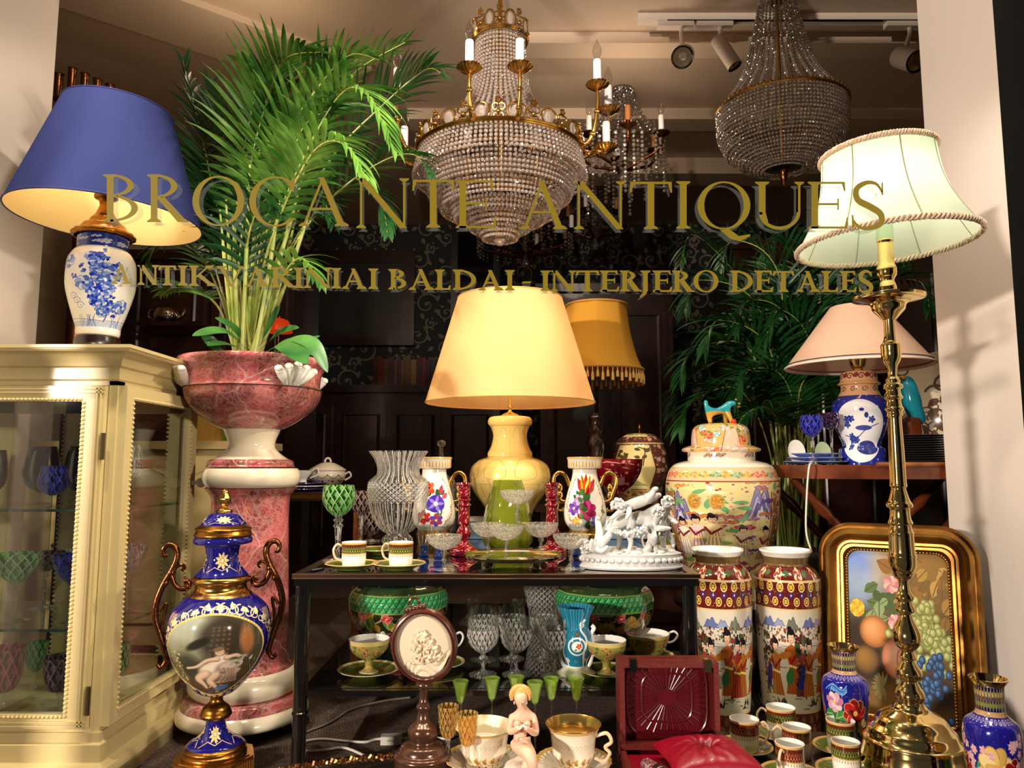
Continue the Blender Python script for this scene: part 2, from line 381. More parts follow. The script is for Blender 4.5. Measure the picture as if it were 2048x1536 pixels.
class G:
    def __init__(s):
        s.v, s.f, s.uv, s.mi = [], [], [], []
    def add(s, vs, fs, uvs=None, mi=0):
        b = len(s.v)
        s.v.extend([tuple(v) for v in vs])
        for k, f in enumerate(fs):
            s.f.append(tuple(b + i for i in f)); s.mi.append(mi)
            s.uv.append(uvs[k] if uvs else [(0, 0)] * len(f))
        return s
    def lathe(s, prof, seg=40, az=0., c=(0, 0, 0), mi=0, flute=None, zr=None, u0=0., u1=1.):
        """prof [(r,z)] from bottom to top (or closed wall); flute=(n, depth) or fn(angle, z, r)->r"""
        n = len(prof); zs = [p[1] for p in prof]
        z0, z1 = zr if zr else (min(zs), max(zs)); dz = (z1 - z0) or 1
        full = abs(u1 - u0 - 1) < 1e-6
        vs = []
        for j in range(seg + 1 if not full else seg):
            u = u0 + (u1 - u0) * j / seg; a = 2 * pi * (u - .5) + az
            for (r, z) in prof:
                rr = r
                if flute:
                    rr = flute(2 * pi * u, z, r) if callable(flute) else r * (1 + flute[1] * cos(flute[0] * 2 * pi * u))
                vs.append((c[0] + rr * sin(a), c[1] - rr * cos(a), c[2] + z))
        fs, uvs = [], []
        for j in range(seg):
            j2 = (j + 1) % seg if full else j + 1
            ua, ub = u0 + (u1 - u0) * j / seg, u0 + (u1 - u0) * (j + 1) / seg
            for i in range(n - 1):
                if prof[i][0] < 1e-7 and prof[i + 1][0] < 1e-7: continue
                va, vb = (prof[i][1] - z0) / dz, (prof[i + 1][1] - z0) / dz
                q = (j * n + i, j2 * n + i, j2 * n + i + 1, j * n + i + 1); w = [(ua, va), (ub, va), (ub, vb), (ua, vb)]
                if prof[i][0] < 1e-7: q = (q[0], q[2], q[3]); w = [w[0], w[2], w[3]]
                elif prof[i + 1][0] < 1e-7: q = (q[0], q[1], q[2]); w = w[:3]
                fs.append(q); uvs.append(w)
        return s.add(vs, fs, uvs, mi)
    def box(s, c, sz, rz=0., mi=0, M=None):
        x, y, z = sz[0] / 2, sz[1] / 2, sz[2] / 2
        vs = [(-x, -y, -z), (x, -y, -z), (x, y, -z), (-x, y, -z), (-x, -y, z), (x, -y, z), (x, y, z), (-x, y, z)]
        if M is not None: vs = [tuple(M @ Vector(v)) for v in vs]
        elif rz: vs = [(v[0] * cos(rz) - v[1] * sin(rz), v[0] * sin(rz) + v[1] * cos(rz), v[2]) for v in vs]
        vs = [(v[0] + c[0], v[1] + c[1], v[2] + c[2]) for v in vs]
        fs = [(0, 3, 2, 1), (4, 5, 6, 7), (0, 1, 5, 4), (1, 2, 6, 5), (2, 3, 7, 6), (3, 0, 4, 7)]
        sq = [(0, 0), (1, 0), (1, 1), (0, 1)]
        return s.add(vs, fs, [sq] * 6, mi)
    def box2(s, a, b, mi=0):
        return s.box([(a[i] + b[i]) / 2 for i in range(3)], [abs(b[i] - a[i]) for i in range(3)], mi=mi)
    def tube(s, path, r, seg=8, mi=0, cap=True, closed=False):
        pts = [Vector(p) for p in path]; n = len(pts)
        rs = r if isinstance(r, (list, tuple)) else [r] * n
        vs = []; up = None
        for i in range(n):
            if closed: t = pts[(i + 1) % n] - pts[i - 1]
            else: t = pts[min(i + 1, n - 1)] - pts[max(i - 1, 0)]
            if t.length < 1e-9: t = Vector((0, 0, 1))
            t.normalize()
            if up is None:
                up = Vector((0, 1, 0)) if abs(t.y) < .9 else Vector((1, 0, 0))
            up = (up - t * up.dot(t))
            if up.length < 1e-6: up = t.orthogonal()
            up.normalize(); sd = t.cross(up)
            for k in range(seg):
                a = 2 * pi * k / seg
                vs.append(pts[i] + (up * cos(a) + sd * sin(a)) * rs[i])
        fs = []
        for i in range(n if closed else n - 1):
            i2 = (i + 1) % n
            for k in range(seg):
                k2 = (k + 1) % seg
                fs.append((i * seg + k, i * seg + k2, i2 * seg + k2, i2 * seg + k))
        if cap and not closed:
            fs.append(tuple(range(seg))[::-1]); fs.append(tuple((n - 1) * seg + k for k in range(seg)))
        return s.add(vs, fs, None, mi)
    def ball(s, c, r, seg=12, rings=8, mi=0, M=None):
        rx, ry, rz = (r, r, r) if not isinstance(r, (tuple, list)) else r
        vs = [Vector((0, 0, -1))]
        for j in range(1, rings):
            b = -pi / 2 + pi * j / rings
            for k in range(seg): vs.append(Vector((cos(b) * cos(2 * pi * k / seg), cos(b) * sin(2 * pi * k / seg), sin(b))))
        vs.append(Vector((0, 0, 1)))
        vs = [Vector((v.x * rx, v.y * ry, v.z * rz)) for v in vs]
        if M is not None: vs = [M @ v for v in vs]
        vs = [v + Vector(c) for v in vs]
        fs = []
        for k in range(seg):
            k2 = (k + 1) % seg
            fs.append((0, 1 + k2, 1 + k))
            for j in range(rings - 2):
                a = 1 + j * seg
                fs.append((a + k, a + k2, a + seg + k2, a + seg + k))
            a = 1 + (rings - 2) * seg
            fs.append((a + k, a + k2, len(vs) - 1))
        return s.add(vs, fs, None, mi)
    def prism(s, poly, y0, y1, mi=0):
        """poly in x,z ; extruded along y"""
        n = len(poly)
        vs = [(p[0], y0, p[1]) for p in poly] + [(p[0], y1, p[1]) for p in poly]
        fs = [tuple(range(n)), tuple(range(2 * n - 1, n - 1, -1))] + [((i + 1) % n, i, n + i, n + (i + 1) % n) for i in range(n)]
        return s.add(vs, fs, None, mi)
    def slab(s, poly, z0, z1, mi=0):
        n = len(poly)
        vs = [(p[0], p[1], z0) for p in poly] + [(p[0], p[1], z1) for p in poly]
        fs = [tuple(range(n))[::-1], tuple(range(n, 2 * n))] + [(i, (i + 1) % n, n + (i + 1) % n, n + i) for i in range(n)]
        return s.add(vs, fs, None, mi)
    def beads(s, cs, r, mi=0, kind=0):
        """many small faceted beads in one go"""
        if kind == 0:
            g = (1 + 5 ** .5) / 2
            b = np.array([(-1, g, 0), (1, g, 0), (-1, -g, 0), (1, -g, 0), (0, -1, g), (0, 1, g), (0, -1, -g), (0, 1, -g), (g, 0, -1), (g, 0, 1), (-g, 0, -1), (-g, 0, 1)]) / 1.902
            fs = [(0, 11, 5), (0, 5, 1), (0, 1, 7), (0, 7, 10), (0, 10, 11), (1, 5, 9), (5, 11, 4), (11, 10, 2), (10, 7, 6), (7, 1, 8), (3, 9, 4), (3, 4, 2), (3, 2, 6), (3, 6, 8), (3, 8, 9), (4, 9, 5), (2, 4, 11), (6, 2, 10), (8, 6, 7), (9, 8, 1)]
        else:
            b = np.array([(1, 0, 0), (0, 1, 0), (-1, 0, 0), (0, -1, 0), (0, 0, 1), (0, 0, -1)], float)
            fs = [(0, 1, 4), (1, 2, 4), (2, 3, 4), (3, 0, 4), (1, 0, 5), (2, 1, 5), (3, 2, 5), (0, 3, 5)]
        for c in cs:
            rr = c[3] if len(c) > 3 else r
            a = rnd.random() * 6; ca, sa = cos(a) * rr, sin(a) * rr
            vs = [(c[0] + v[0] * ca - v[1] * sa, c[1] + v[0] * sa + v[1] * ca, c[2] + v[2] * rr) for v in b]
            s.add(vs, fs, None, mi)
        return s
    def split(s, zc, mi=1):
        """faces higher than zc get another material slot"""
        for i, f in enumerate(s.f):
            if sum(s.v[k][2] for k in f) / len(f) > zc: s.mi[i] = mi
        return s
    def xf(s, M):
        s.v = [tuple(M @ Vector(v)) for v in s.v]; return s
    def obj(s, name, mats, parent=None, loc=(0, 0, 0), smooth=38, rz=0.):
        me = bpy.data.meshes.new(name)
        me.from_pydata(s.v, [], s.f)
        if not isinstance(mats, (list, tuple)): mats = [mats]
        for m in mats: me.materials.append(m)
        if len(mats) > 1: me.polygons.foreach_set('material_index', s.mi)
        ul = me.uv_layers.new(name='UVMap')
        flat = [c for f in s.uv for q in f for c in q]
        ul.data.foreach_set('uv', flat)
        me.validate(clean_customdata=False)
        import bmesh as _b
        bm = _b.new(); bm.from_mesh(me)
        _b.ops.remove_doubles(bm, verts=bm.verts, dist=1e-6)
        _b.ops.recalc_face_normals(bm, faces=bm.faces)
        bm.to_mesh(me); bm.free()
        if smooth:
            me.shade_smooth(); me.set_sharp_from_angle(angle=radians(smooth))
        o = bpy.data.objects.new(name, me)
        COL.objects.link(o)
        o.location = loc; o.rotation_euler = (0, 0, rz)
        if parent is not None: o.parent = parent
        return o

def tag(o, label, cat, group=None, kind=None):
    if label: o['label'] = label
    if cat: o['category'] = cat
    if group: o['group'] = group
    if kind: o['kind'] = kind
    return o

def th(name, label, cat, loc, group=None, rz=0.):
    o = bpy.data.objects.new(name, None); COL.objects.link(o)
    o.empty_display_size = .05
    o.location = loc; o.rotation_euler = (0, 0, rz)
    return tag(o, label, cat, group)

def struct(o):
    o['kind'] = 'structure'; return o

def kids(o):
    return [c for c in bpy.data.objects if c.parent == o]

CH = {}
def dup(root, loc, label, rz=None, group=None):
    def cp(o, par):
        c = o.copy(); COL.objects.link(c); c.parent = par
        for ch in list(o.children): cp(ch, c)
        return c
    r = cp(root, None); r.location = loc
    if rz is not None: r.rotation_euler = (0, 0, rz)
    r['label'] = label
    if group: r['group'] = group
    return r

class Ax:
    """a round thing traced by its silhouette: centre pixel, depth; pr() turns (py, half width px) into (r, z)"""
    def __init__(s, cx, ref, d, base):
        s.d = d; p = P(cx, ref, d); s.x = p.x; s.z0 = Z(base, d) if base > 3 else base
        s.loc = Vector((s.x, d, s.z0)); s.az = az_of(s.x, d); s.cx, s.ref = cx, ref
    def pr(s, pts, n=5, smooth=True):
        q = [(max(hw, 0) * mpp(s.cx, py, s.d), Z(py, s.d) - s.z0) for py, hw in pts]
        q = q[::-1] if q[0][1] > q[-1][1] else q
        return cr(q, n) if smooth else q
    def off(s, dx, py):
        """pixel offset from the axis -> local x,z facing the camera"""
        return Vector((dx * mpp(s.cx, py, s.d) , 0, Z(py, s.d) - s.z0))
    def face(s, v):
        """turn local frontal vector to face the camera"""
        a = s.az
        return Vector((v[0] * cos(a) - v[1] * sin(a), v[0] * sin(a) + v[1] * cos(a), v[2]))

def wall(prof, t):
    """closed glass wall: outer profile then back down inside"""
    inn = [(max(r - t, 0), z if i else z + t) for i, (r, z) in enumerate(prof)]
    return prof + inn[::-1]
# ================================================================ palette
GOLD = pbr('gilt', S(216, 166, 84), .2, 1.)
GOLDD = pbr('old_gilt', S(150, 100, 38), .3, 1., bump=(60, .3))
BRASS = pbr('polished_brass', S(236, 208, 138), .09, 1.)
BRONZE = pbr('dark_bronze', S(110, 66, 38), .28, 1., bump=(80, .3))
STEEL = pbr('dark_chrome', S(90, 82, 76), .15, 1.)
BLACKM = pbr('black_lacquer', S(14, 11, 10), .12, 0., coat=.6)
WHITEP = pbr('white_porcelain', S(244, 240, 230), .12, 0., coat=.6)
CREAMP = pbr('cream_porcelain', S(238, 224, 196), .15, 0., coat=.5)
BISQUE = pbr('white_bisque', S(208, 206, 202), .45, 0., bump=(140, .25))
SKINB = pbr('tinted_bisque', S(236, 190, 158), .5, 0., sss=.15)
IVORY = pbr('ivory_paint', S(208, 188, 132), .38, 0., coat=.15, bump=(50, .05))
WALNUT = pbr('dark_wood', S(52, 26, 16), .3, 0., coat=.3, var=(S(28, 13, 9), 9))
MAHOG = pbr('red_wood', S(112, 52, 24), .3, 0., coat=.35, var=(S(72, 30, 14), 14))
OAK = pbr('golden_wood', S(150, 88, 40), .35, 0., coat=.25, var=(S(108, 56, 24), 22))
WALLP = pbr('white_wall_paint', S(228, 215, 204), .38, 0., bump=(20, .03))
ROOMP = pbr('brown_room_paint', S(150, 126, 96), .8)
CEILP = pbr('ceiling_paint', S(190, 168, 146), .8)
CLEAR = glass('clear_glass', (.93, .95, .94, 1), .05)
CRYST = crystal('cut_crystal', (.92, .92, .90, 1), 170, .22, .03, .55, thr=.86)
CRYFL = crystal('fluted_crystal', (.92, .92, .90, 1), 130, .3, body=.62, uv=(28, 0))
CRYDI = crystal('diamond_cut_crystal', (.90, .90, .88, 1), 130, .3, body=.62, uv=(30, 4))
CRYWG = crystal('cut_wine_crystal', (.93, .93, .92, 1), 130, .3, body=.78, uv=(17, 3))
CRYTV = crystal('tall_diamond_crystal', (.84, .84, .82, 1), 130, .3, body=.5, uv=(22, 11))
CRYSTF = crystal('fine_cut_crystal', (.88, .88, .86, 1), 120, .8, .05, .7, thr=.72)
GREENG = crystal('green_glass', (.22, .70, .10, 1), 210, .6, .03, .6, col=(.60, .9, .45, 1), uv=(11, 2.2))
LIMEG = glass('lime_glass', (.66, .85, .16, 1), .10, None, .03, .17, (.75, .95, .25, 1))
VASEG = glass('yellow_green_glass', (.50, .58, .04, 1), .09, (24, .8), .04, .30, (.62, .66, .05, 1))
BLUEG = crystal('cobalt_glass', (.03, .05, .85, 1), 190, .5, .03, .6, col=(.10, .16, 1., 1), uv=(9, 1.8))
REDG = crystal('ruby_glass', (.55, .02, .03, 1), 200, .6, .03, .55, col=(.85, .20, .20, 1), uv=(10, 2))
MAROONG = crystal('amethyst_glass', (.30, .07, .09, 1), 200, .6, .03, .5, col=(.8, .62, .58, 1), uv=(10, 2))
SMOKEG = glass('smoky_glass', (.36, .24, .18, 1), .09, None, .03)
AMBERG = crystal('amber_glass', (.97, .74, .24, 1), 230, .45, .03, .55, col=(1., .82, .34, 1), uv=(12, 2.6))
AQUAG = glass('blue_shot_glass', (.06, .24, .75, 1), .08, None, .03, .1, (.1, .3, .9, 1))
PURPG = glass('purple_glass', (.25, .08, .42, 1), .09, (90, .8), .03, .1, (.3, .1, .5, 1))
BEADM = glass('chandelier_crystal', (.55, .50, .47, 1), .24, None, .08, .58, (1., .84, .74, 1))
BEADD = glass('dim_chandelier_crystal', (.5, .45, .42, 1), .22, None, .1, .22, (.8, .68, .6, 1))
PMARB = marble('pink_marble', S(196, 88, 92), S(120, 42, 36), S(238, 205, 190))
CANDLE = pbr('candle_white', S(240, 238, 236), .5)
BULBG = glass('bulb_glass', (.9, .88, .85, 1), .08)
BLACKP = pbr('black_frame_paint', S(8, 8, 9), .7, spec=.1)
RED_L = pbr('red_leather', S(92, 22, 18), .45, 0., coat=.1, bump=(120, .3))
SATIN = pbr('crimson_satin', S(132, 0, 28), .38, 0., coat=.05)
TRACKW = pbr('track_white', S(200, 186, 172), .5)
CABLEW = pbr('white_cable', S(220, 214, 204), .4)

# ================================================================ camera, world, lights
cam = bpy.data.cameras.new('camera')
cam.lens = 26.0; cam.sensor_width = 36.0 * 26.0 / 26.0
cam.lens = F / 2048 * 36.0
cam.clip_start = .02
co = bpy.data.objects.new('camera', cam); COL.objects.link(co)
co.location = (0, 0, EYE); co.rotation_euler = (pi / 2 + PITCH, 0, 0)
SC.camera = co
SC.view_settings.view_transform = 'Standard'; SC.view_settings.look = 'None'
SC.view_settings.gamma = 1.; SC.view_settings.use_curve_mapping = False
SC.view_settings.exposure = 0.0
w = bpy.data.worlds.new('night_street'); SC.world = w; w.use_nodes = True
bg = w.node_tree.nodes['Background']
bg.inputs['Color'].default_value = (.40, .38, .40, 1); bg.inputs['Strength'].default_value = .12
SC.cycles.max_bounces = 16; SC.cycles.transparent_max_bounces = 32
SC.cycles.diffuse_bounces = 3; SC.cycles.glossy_bounces = 4; SC.cycles.transmission_bounces = 8
SC.cycles.sample_clamp_indirect = 4.0; SC.cycles.sample_clamp_direct = 24.0
SC.cycles.caustics_reflective = False; SC.cycles.caustics_refractive = False
SC.cycles.use_denoising = True
SC.cycles.use_adaptive_sampling = True; SC.cycles.adaptive_threshold = .02

def light(kind, name, loc, power, col, size=.03, aim=None, spot=None, blend=.5):
    l = bpy.data.lights.new(name, kind); l.energy = power; l.color = col
    if kind == 'AREA': l.size = size
    else: l.shadow_soft_size = size
    if kind == 'SPOT': l.spot_size = radians(spot or 80); l.spot_blend = blend
    o = bpy.data.objects.new(name, l); COL.objects.link(o); o.location = loc
    if aim is not None:
        o.rotation_euler = (Vector(aim) - Vector(loc)).to_track_quat('-Z', 'Y').to_euler()
    return o

WARM = (1., .87, .70)
for i, (x, tx, pw) in enumerate([(-1.0, -.9, 58), (-.42, -.42, 48), (.18, .1, 48), (.75, .72, 42)]):
    light('SPOT', 'window_spot_and_fill', (x, 1.27, 2.02), pw, WARM, .035, (tx, 1.95, .45), 92, .55)
light('SPOT', 'window_spot_and_fill', (1.02, 1.32, 1.92), 95, WARM, .03, (-1.0, 2.0, .85), 58, .5)
light('SPOT', 'window_spot_and_fill', (-.12, 1.30, 2.12), 80, (1., .84, .70), .03, (0., 2.5, 1.95), 62, .6)  # added fill spot that brightens the chandelier and palm top
for sx in (-1, 1):
    for k in (0, 1):
        light('SPOT', 'street_lamp_light', (sx * (5.2 + .28 * k), -5.0, 1.62), (1750 if sx < 0 else 800), (1., .86, .74), .15, (-sx * .7, 1.6, .9), 40, .6)
light('POINT', 'shop_ceiling_light', (.5, 3.1, 2.15), 6.5, (1., .78, .58), .12)
light('POINT', 'shop_ceiling_light', (-1.0, 2.7, 2.2), 5, (1., .76, .5), .12)

# ================================================================ setting
XW, XL = 1.20, -1.46
CEZ = 2.55
carpet, nt, out = newmat('woven_mat')
b = N(nt, 'ShaderNodeBsdfPrincipled'); b.inputs['Roughness'].default_value = .85
tc = N(nt, 'ShaderNodeTexCoord'); mp = N(nt, 'ShaderNodeMapping'); mp.inputs['Rotation'].default_value = (0, 0, .5)
br = N(nt, 'ShaderNodeTexBrick'); br.inputs['Scale'].default_value = 70; br.inputs['Color1'].default_value = S(138, 116, 102); br.inputs['Color2'].default_value = S(98, 78, 68)
br.inputs['Mortar'].default_value = S(18, 12, 10); br.inputs['Mortar Size'].default_value = .05; br.inputs['Brick Width'].default_value = .7; br.inputs['Row Height'].default_value = .35
nt.links.new(tc.outputs['Object'], mp.inputs[0]); nt.links.new(mp.outputs[0], br.inputs['Vector']); nt.links.new(br.outputs['Color'], b.inputs['Base Color'])
bp = N(nt, 'ShaderNodeBump'); bp.inputs['Strength'].default_value = .8; bp.inputs['Distance'].default_value = .004
nt.links.new(br.outputs['Color'], bp.inputs['Height']); nt.links.new(bp.outputs[0], b.inputs['Normal']); nt.links.new(b.outputs[0], out.inputs[0])

struct(G().box2((-2.6, 1.02, -.08), (2.8, 5.8, 0)).obj('floor', carpet))
struct(G().box2((-2.6, 1.02, CEZ), (2.8, 5.8, CEZ + .1)).obj('ceiling', CEILP))
struct(G().box2((-2.7, 1.02, 0), (XL, 2.24, CEZ)).obj('wall_left', WALLP))
struct(G().box2((XW, 1.16, 0), (2.8, 2.06, CEZ)).obj('wall_right', WALLP))
struct(G().box2((-2.6, 2.24, 0), (-2.5, 5.8, CEZ)).obj('wall_room_left', ROOMP))
struct(G().box2((2.7, 2.06, 0), (2.8, 5.8, CEZ)).obj('wall_room_right', ROOMP))

# damask paper on the back wall
dm = Cv(512, 512, (20, 20, 26))
cg = (118, 108, 86)
for ox in (-512, 0, 512):
    for oy in (-512, 0, 512):
        for (x, y, r, a, sg) in [(120, 120, 78, .3, 1), (370, 150, 84, 2.2, -1), (240, 330, 80, 4.0, 1), (70, 420, 66, 1.0, -1), (430, 400, 74, 5.2, 1), (250, 60, 46, 3, 1), (330, 470, 44, 1.5, -1), (480, 270, 40, 2.6, 1), (30, 260, 44, .6, -1), (170, 240, 34, 3.6, -1), (350, 40, 36, .2, -1), (150, 500, 34, 2.2, 1)]:
            X, Y = x + ox, y + oy
            if not (-120 < X < 632 and -120 < Y < 632): continue
            st = rnd.getstate(); 
            dm.spiral(X, Y, r, cg, 13, 1.3, a, sg)
            for k in range(5):
                aa = a + k * 1.3
                dm.leaf(X + cos(aa) * r * .9, Y + sin(aa) * r * .9, r * .62, aa + sg * .9, cg, .28)
            dm.ell(X, Y, r * .17, r * .17, cg)
damask = image_mat('damask_paper', dm, .7, 0, 0, tile=(9, 4.3))
struct(G().box2((-2.6, 5.6, 0), (2.8, 5.8, CEZ)).obj('wall_back', damask))
# ceiling beams and coving strips
for i, (py, h, dd) in enumerate([(86, .05, .12), (238, .06, .14), (347, .10, .2)]):
    d = dep(py, CEZ - h)
    struct(G().box2((-.55 if i else .06, d, CEZ - h), (2.7, d + dd, CEZ)).obj('trim_%d' % (i + 1), CEILP))
a, b2 = P(360, 0, dep(0, CEZ - .03)), P(530, 62, dep(62, CEZ - .03))
dirv = (b2 - a).normalized(); nrm = Vector((-dirv.y, dirv.x, 0)) * .35
c1 = a - dirv * .4; c2 = b2 + dirv * .5
struct(G().slab([(c1.x, c1.y), (c2.x, c2.y), (c2.x + nrm.x, c2.y + nrm.y), (c1.x + nrm.x, c1.y + nrm.y)], CEZ - .03, CEZ).obj('trim_4', CEILP))

# shop window: black frame, pane
GD = 1.10
pane, nt, out = newmat('shop_pane')
tr = N(nt, 'ShaderNodeBsdfTransparent'); tr.inputs[0].default_value = (.985, .99, .985, 1)
gl = N(nt, 'ShaderNodeBsdfGlossy'); gl.inputs['Roughness'].default_value = .0
fr = N(nt, 'ShaderNodeLayerWeight'); fr.inputs['Blend'].default_value = .04
mx = N(nt, 'ShaderNodeMixShader'); nt.links.new(fr.outputs[0], mx.inputs[0]); nt.links.new(tr.outputs[0], mx.inputs[1]); nt.links.new(gl.outputs[0], mx.inputs[2]); nt.links.new(mx.outputs[0], out.inputs[0])
XR = P(2036, 700, GD + .05).x
win = struct(th('window_1', None, None, (0, GD, 0)))
g = G()
g.box2((XR, -.05, -.2), (XR + .22, .05, 2.3)); g.box2((-1.3, -.05, -.2), (-1.2, .05, 2.3)); g.box2((-1.2, -.05, -.2), (XR, .05, -.02)); g.box2((-1.2, -.05, 2.1), (XR, .05, 2.3))
g.obj('window_frame', BLACKP, win)
G().box2((XR + .012, -.056, -.2), (XR + .019, -.05, 2.3)).obj('window_bead', pbr('frame_bead', S(130, 122, 104), .35, .8), win)
G().add([(-1.2, 0, -.02), (XR, 0, -.02), (XR, 0, 2.1), (-1.2, 0, 2.1)], [(0, 1, 2, 3)]).obj('window_pane', pane, win)

# ================================================================ gilt lettering on the pane
LET = pbr('gold_leaf_paint', S(122, 104, 0), .55, spec=.3)
LETD = glass('letter_reflection', (.75, .78, .78, 1), .0, None, .5, .15, (.45, .50, .50, 1))  # translucent grey that imitates the letters mirrored in the pane

def arc(cx, cy, rxo, ryo, rxi, ryi, a0, a1, n=22, ix=0.):
    """strip of quads between two ellipses"""
    q = []
    for k in range(n):
        t0, t1 = a0 + (a1 - a0) * k / n, a0 + (a1 - a0) * (k + 1) / n
        q.append([(cx + rxo * cos(t0), cy + ryo * sin(t0)), (cx + rxo * cos(t1), cy + ryo * sin(t1)), (cx + ix + rxi * cos(t1), cy + ryi * sin(t1)), (cx + ix + rxi * cos(t0), cy + ryi * sin(t0))])
    return q

def glyph(ch, w, h, s, t):
    """polygons of one roman capital; y up from the baseline; s thick stroke, t thin stroke"""
    sf = s * .55; st = max(t * .7, h * .035)
    def serif(xa, xb, y, up):
        k = 1 if up else -1
        return [[(xa - sf, y), (xb + sf, y), (xb + sf, y + k * st * .7), (xb, y + k * st * 2.2), (xa, y + k * st * 2.2), (xa - sf, y + k * st * .7)]]
    def stem(x, ww, top=True, bot=True):
        return [[(x, 0), (x + ww, 0), (x + ww, h), (x, h)]] + (serif(x, x + ww, h, False) if top else []) + (serif(x, x + ww, 0, True) if bot else [])
    def diag(x0, y0, x1, y1, ww):
        return [[(x0, y0), (x0 + ww, y0), (x1 + ww, y1), (x1, y1)]]
    def arm(x0, x1, y, k, ser):
        """thin bar with end serif; k=+1 serif up"""
        return [[(x0, y), (x1, y), (x1, y + k * st * 1.3), (x0, y + k * st * 1.3)], [(x1, y), (x1 + st * .4, y + k * ser), (x1 - st * .5, y + k * ser), (x1 - st * 1.9, y + k * st)]]
    q = []
    if ch == 'I': q = stem(w / 2 - s / 2, s)
    elif ch == 'L': q = stem(sf, s) + arm(sf, w, 0, 1, h * .24)
    elif ch in 'EĖ':
        q = stem(sf, s) + arm(sf, w * .93, h, -1, h * .2) + arm(sf, w, 0, 1, h * .24)
        q += [[(sf, h * .5), (w * .74, h * .5), (w * .74, h * .5 + st * 1.3), (sf, h * .5 + st * 1.3)], [(w * .74, h * .4), (w * .74 + st, h * .4), (w * .74 + st, h * .64), (w * .74, h * .64)]]
        if ch == 'Ė': q.append([(w * .48 + h * .07 * cos(k), h * 1.2 + h * .07 * sin(k)) for k in np.linspace(0, 2 * pi, 12, False)])
    elif ch == 'T':
        q = stem(w / 2 - s / 2, s, False) + [[(0, h), (w, h), (w, h - st * 1.4), (0, h - st * 1.4)]]
        for x, k in ((0, 1), (w, -1)): q.append([(x, h), (x - k * st * .3, h * .77), (x + k * st * .7, h * .77), (x + k * st * 2.2, h - st)])
    elif ch == 'N':
        q = stem(w * .1, t, False) + [[(w * .1 - sf, h), (w * .1 + s * .9, h), (w * .1 + t, h - st * 2), (w * .1 - sf, h - st * .8)]]
        q += stem(w * .92 - t, t, True, False) + diag(w * .92 - s * .8, 0, w * .1 - s * .25, h, s * 1.05)
    elif ch == 'A':
        ax = w * .46
        q = diag(w * .1, 0, ax - t * .2, h * .96, t * 1.1) + [[(w * .9 - s, 0), (w * .9, 0), (ax + s * .35, h), (ax - s * .45, h)]]
        q += [[(w * .24, h * .33), (w * .7, h * .33), (w * .68, h * .33 + st * 1.3), (w * .26, h * .33 + st * 1.3)]]
        q += serif(w * .1, w * .1 + t, 0, True) + serif(w * .9 - s, w * .9, 0, True)
    elif ch == 'V':
        q = [[(w * .5 - s * .1, 0), (w * .5 + s * .4, 0), (w * .1 + s, h), (w * .1, h)]] + diag(w * .5, 0, w * .9 - t, h, t * 1.1) + serif(w * .1, w * .1 + s, h, False) + serif(w * .9 - t, w * .9, h, False)
    elif ch == 'K':
        q = stem(sf, s) + diag(sf + s * .7, h * .42, w * .82 - t, h, t * 1.15) + [[(w - s * 1.15, 0), (w, 0), (sf + s * 1.9, h * .6), (sf + s * 1.0, h * .52)]]
        q += serif(w * .82 - t, w * .86, h, False) + serif(w - s * 1.1, w - sf * .8, 0, True)
    elif ch in 'BRPD':
        q = stem(sf, s); x0 = sf + s * .5
        if ch == 'D': q += arc(x0, h / 2, w - x0, h / 2, w - x0 - s, h / 2 - st * 1.3, -pi / 2, pi / 2)
        else:
            m = h * .5 if ch == 'R' else h * .53
            wr = w * .78 if ch == 'R' else w * .88
            q += arc(x0, (h + m) / 2, wr - x0, (h - m) / 2, wr - x0 - s * .95, (h - m) / 2 - st * 1.3, -pi / 2, pi / 2)
            if ch == 'B': q += arc(x0, (m + st) / 2, w - x0, (m + st) / 2, w - x0 - s, (m + st) / 2 - st * 1.3, -pi / 2, pi / 2)
            if ch == 'R': q += [[(w - s * 1.2, 0), (w + sf * .8, 0), (w + sf * .8, st * .9), (w - s * .1, st * 1.4), (x0 + s * 1.5, m + st), (x0 + s * .45, m)]]
    elif ch in 'OQ':
        q = arc(w / 2, h / 2, w / 2, h * .52, w / 2 - s, h * .52 - st, 0, 2 * pi, 40)
        if ch == 'Q': q += [[(w * .42, -st), (w * .6, -st * .2), (w * .78, -h * .16), (w * 1.0, -h * .12), (w * .99, -h * .17), (w * .8, -h * .27), (w * .62, -h * .22), (w * .5, -h * .1)]]
    elif ch == 'C':
        q = arc(w * .56, h / 2, w * .56, h * .52, w * .56 - s, h * .52 - st, radians(52), radians(316), 34, .0)
        q += [[(w * .93, h * .98), (w * .98, h * .98), (w * .95, h * .7), (w * .92, h * .7), (w * .82, h * .86)]]
    elif ch == 'U':
        m = h * .36
        q = [[(w * .12, m), (w * .12 + s, m), (w * .12 + s, h), (w * .12, h)]] + serif(w * .12, w * .12 + s, h, False)
        q += [[(w * .9 - t, m), (w * .9, m), (w * .9, h), (w * .9 - t, h)]] + serif(w * .9 - t, w * .9, h, False)
        q += arc(w * .51, m, w * .39, m + st * .4, w * .39 - t * 1.6, m - st * 1.6, pi, 2 * pi, 20, -.0)
        q += [[(w * .12, m), (w * .12 + s, m), (w * .3, m * .4), (w * .2, m * .35)]]
    elif ch == 'J':
        q = [[(w * .5 - s / 2, h * .1), (w * .5 + s / 2, h * .0), (w * .5 + s / 2, h), (w * .5 - s / 2, h)]] + serif(w * .5 - s / 2, w * .5 + s / 2, h, False)
        q += [[(w * .5 - s / 2, h * .15), (w * .5 + s / 2, h * .1), (w * .4 + s * .4, -h * .14), (w * .05, -h * .3), (w * .0, -h * .26), (w * .4 - s * .3, -h * .08)]]
    elif ch == 'S':
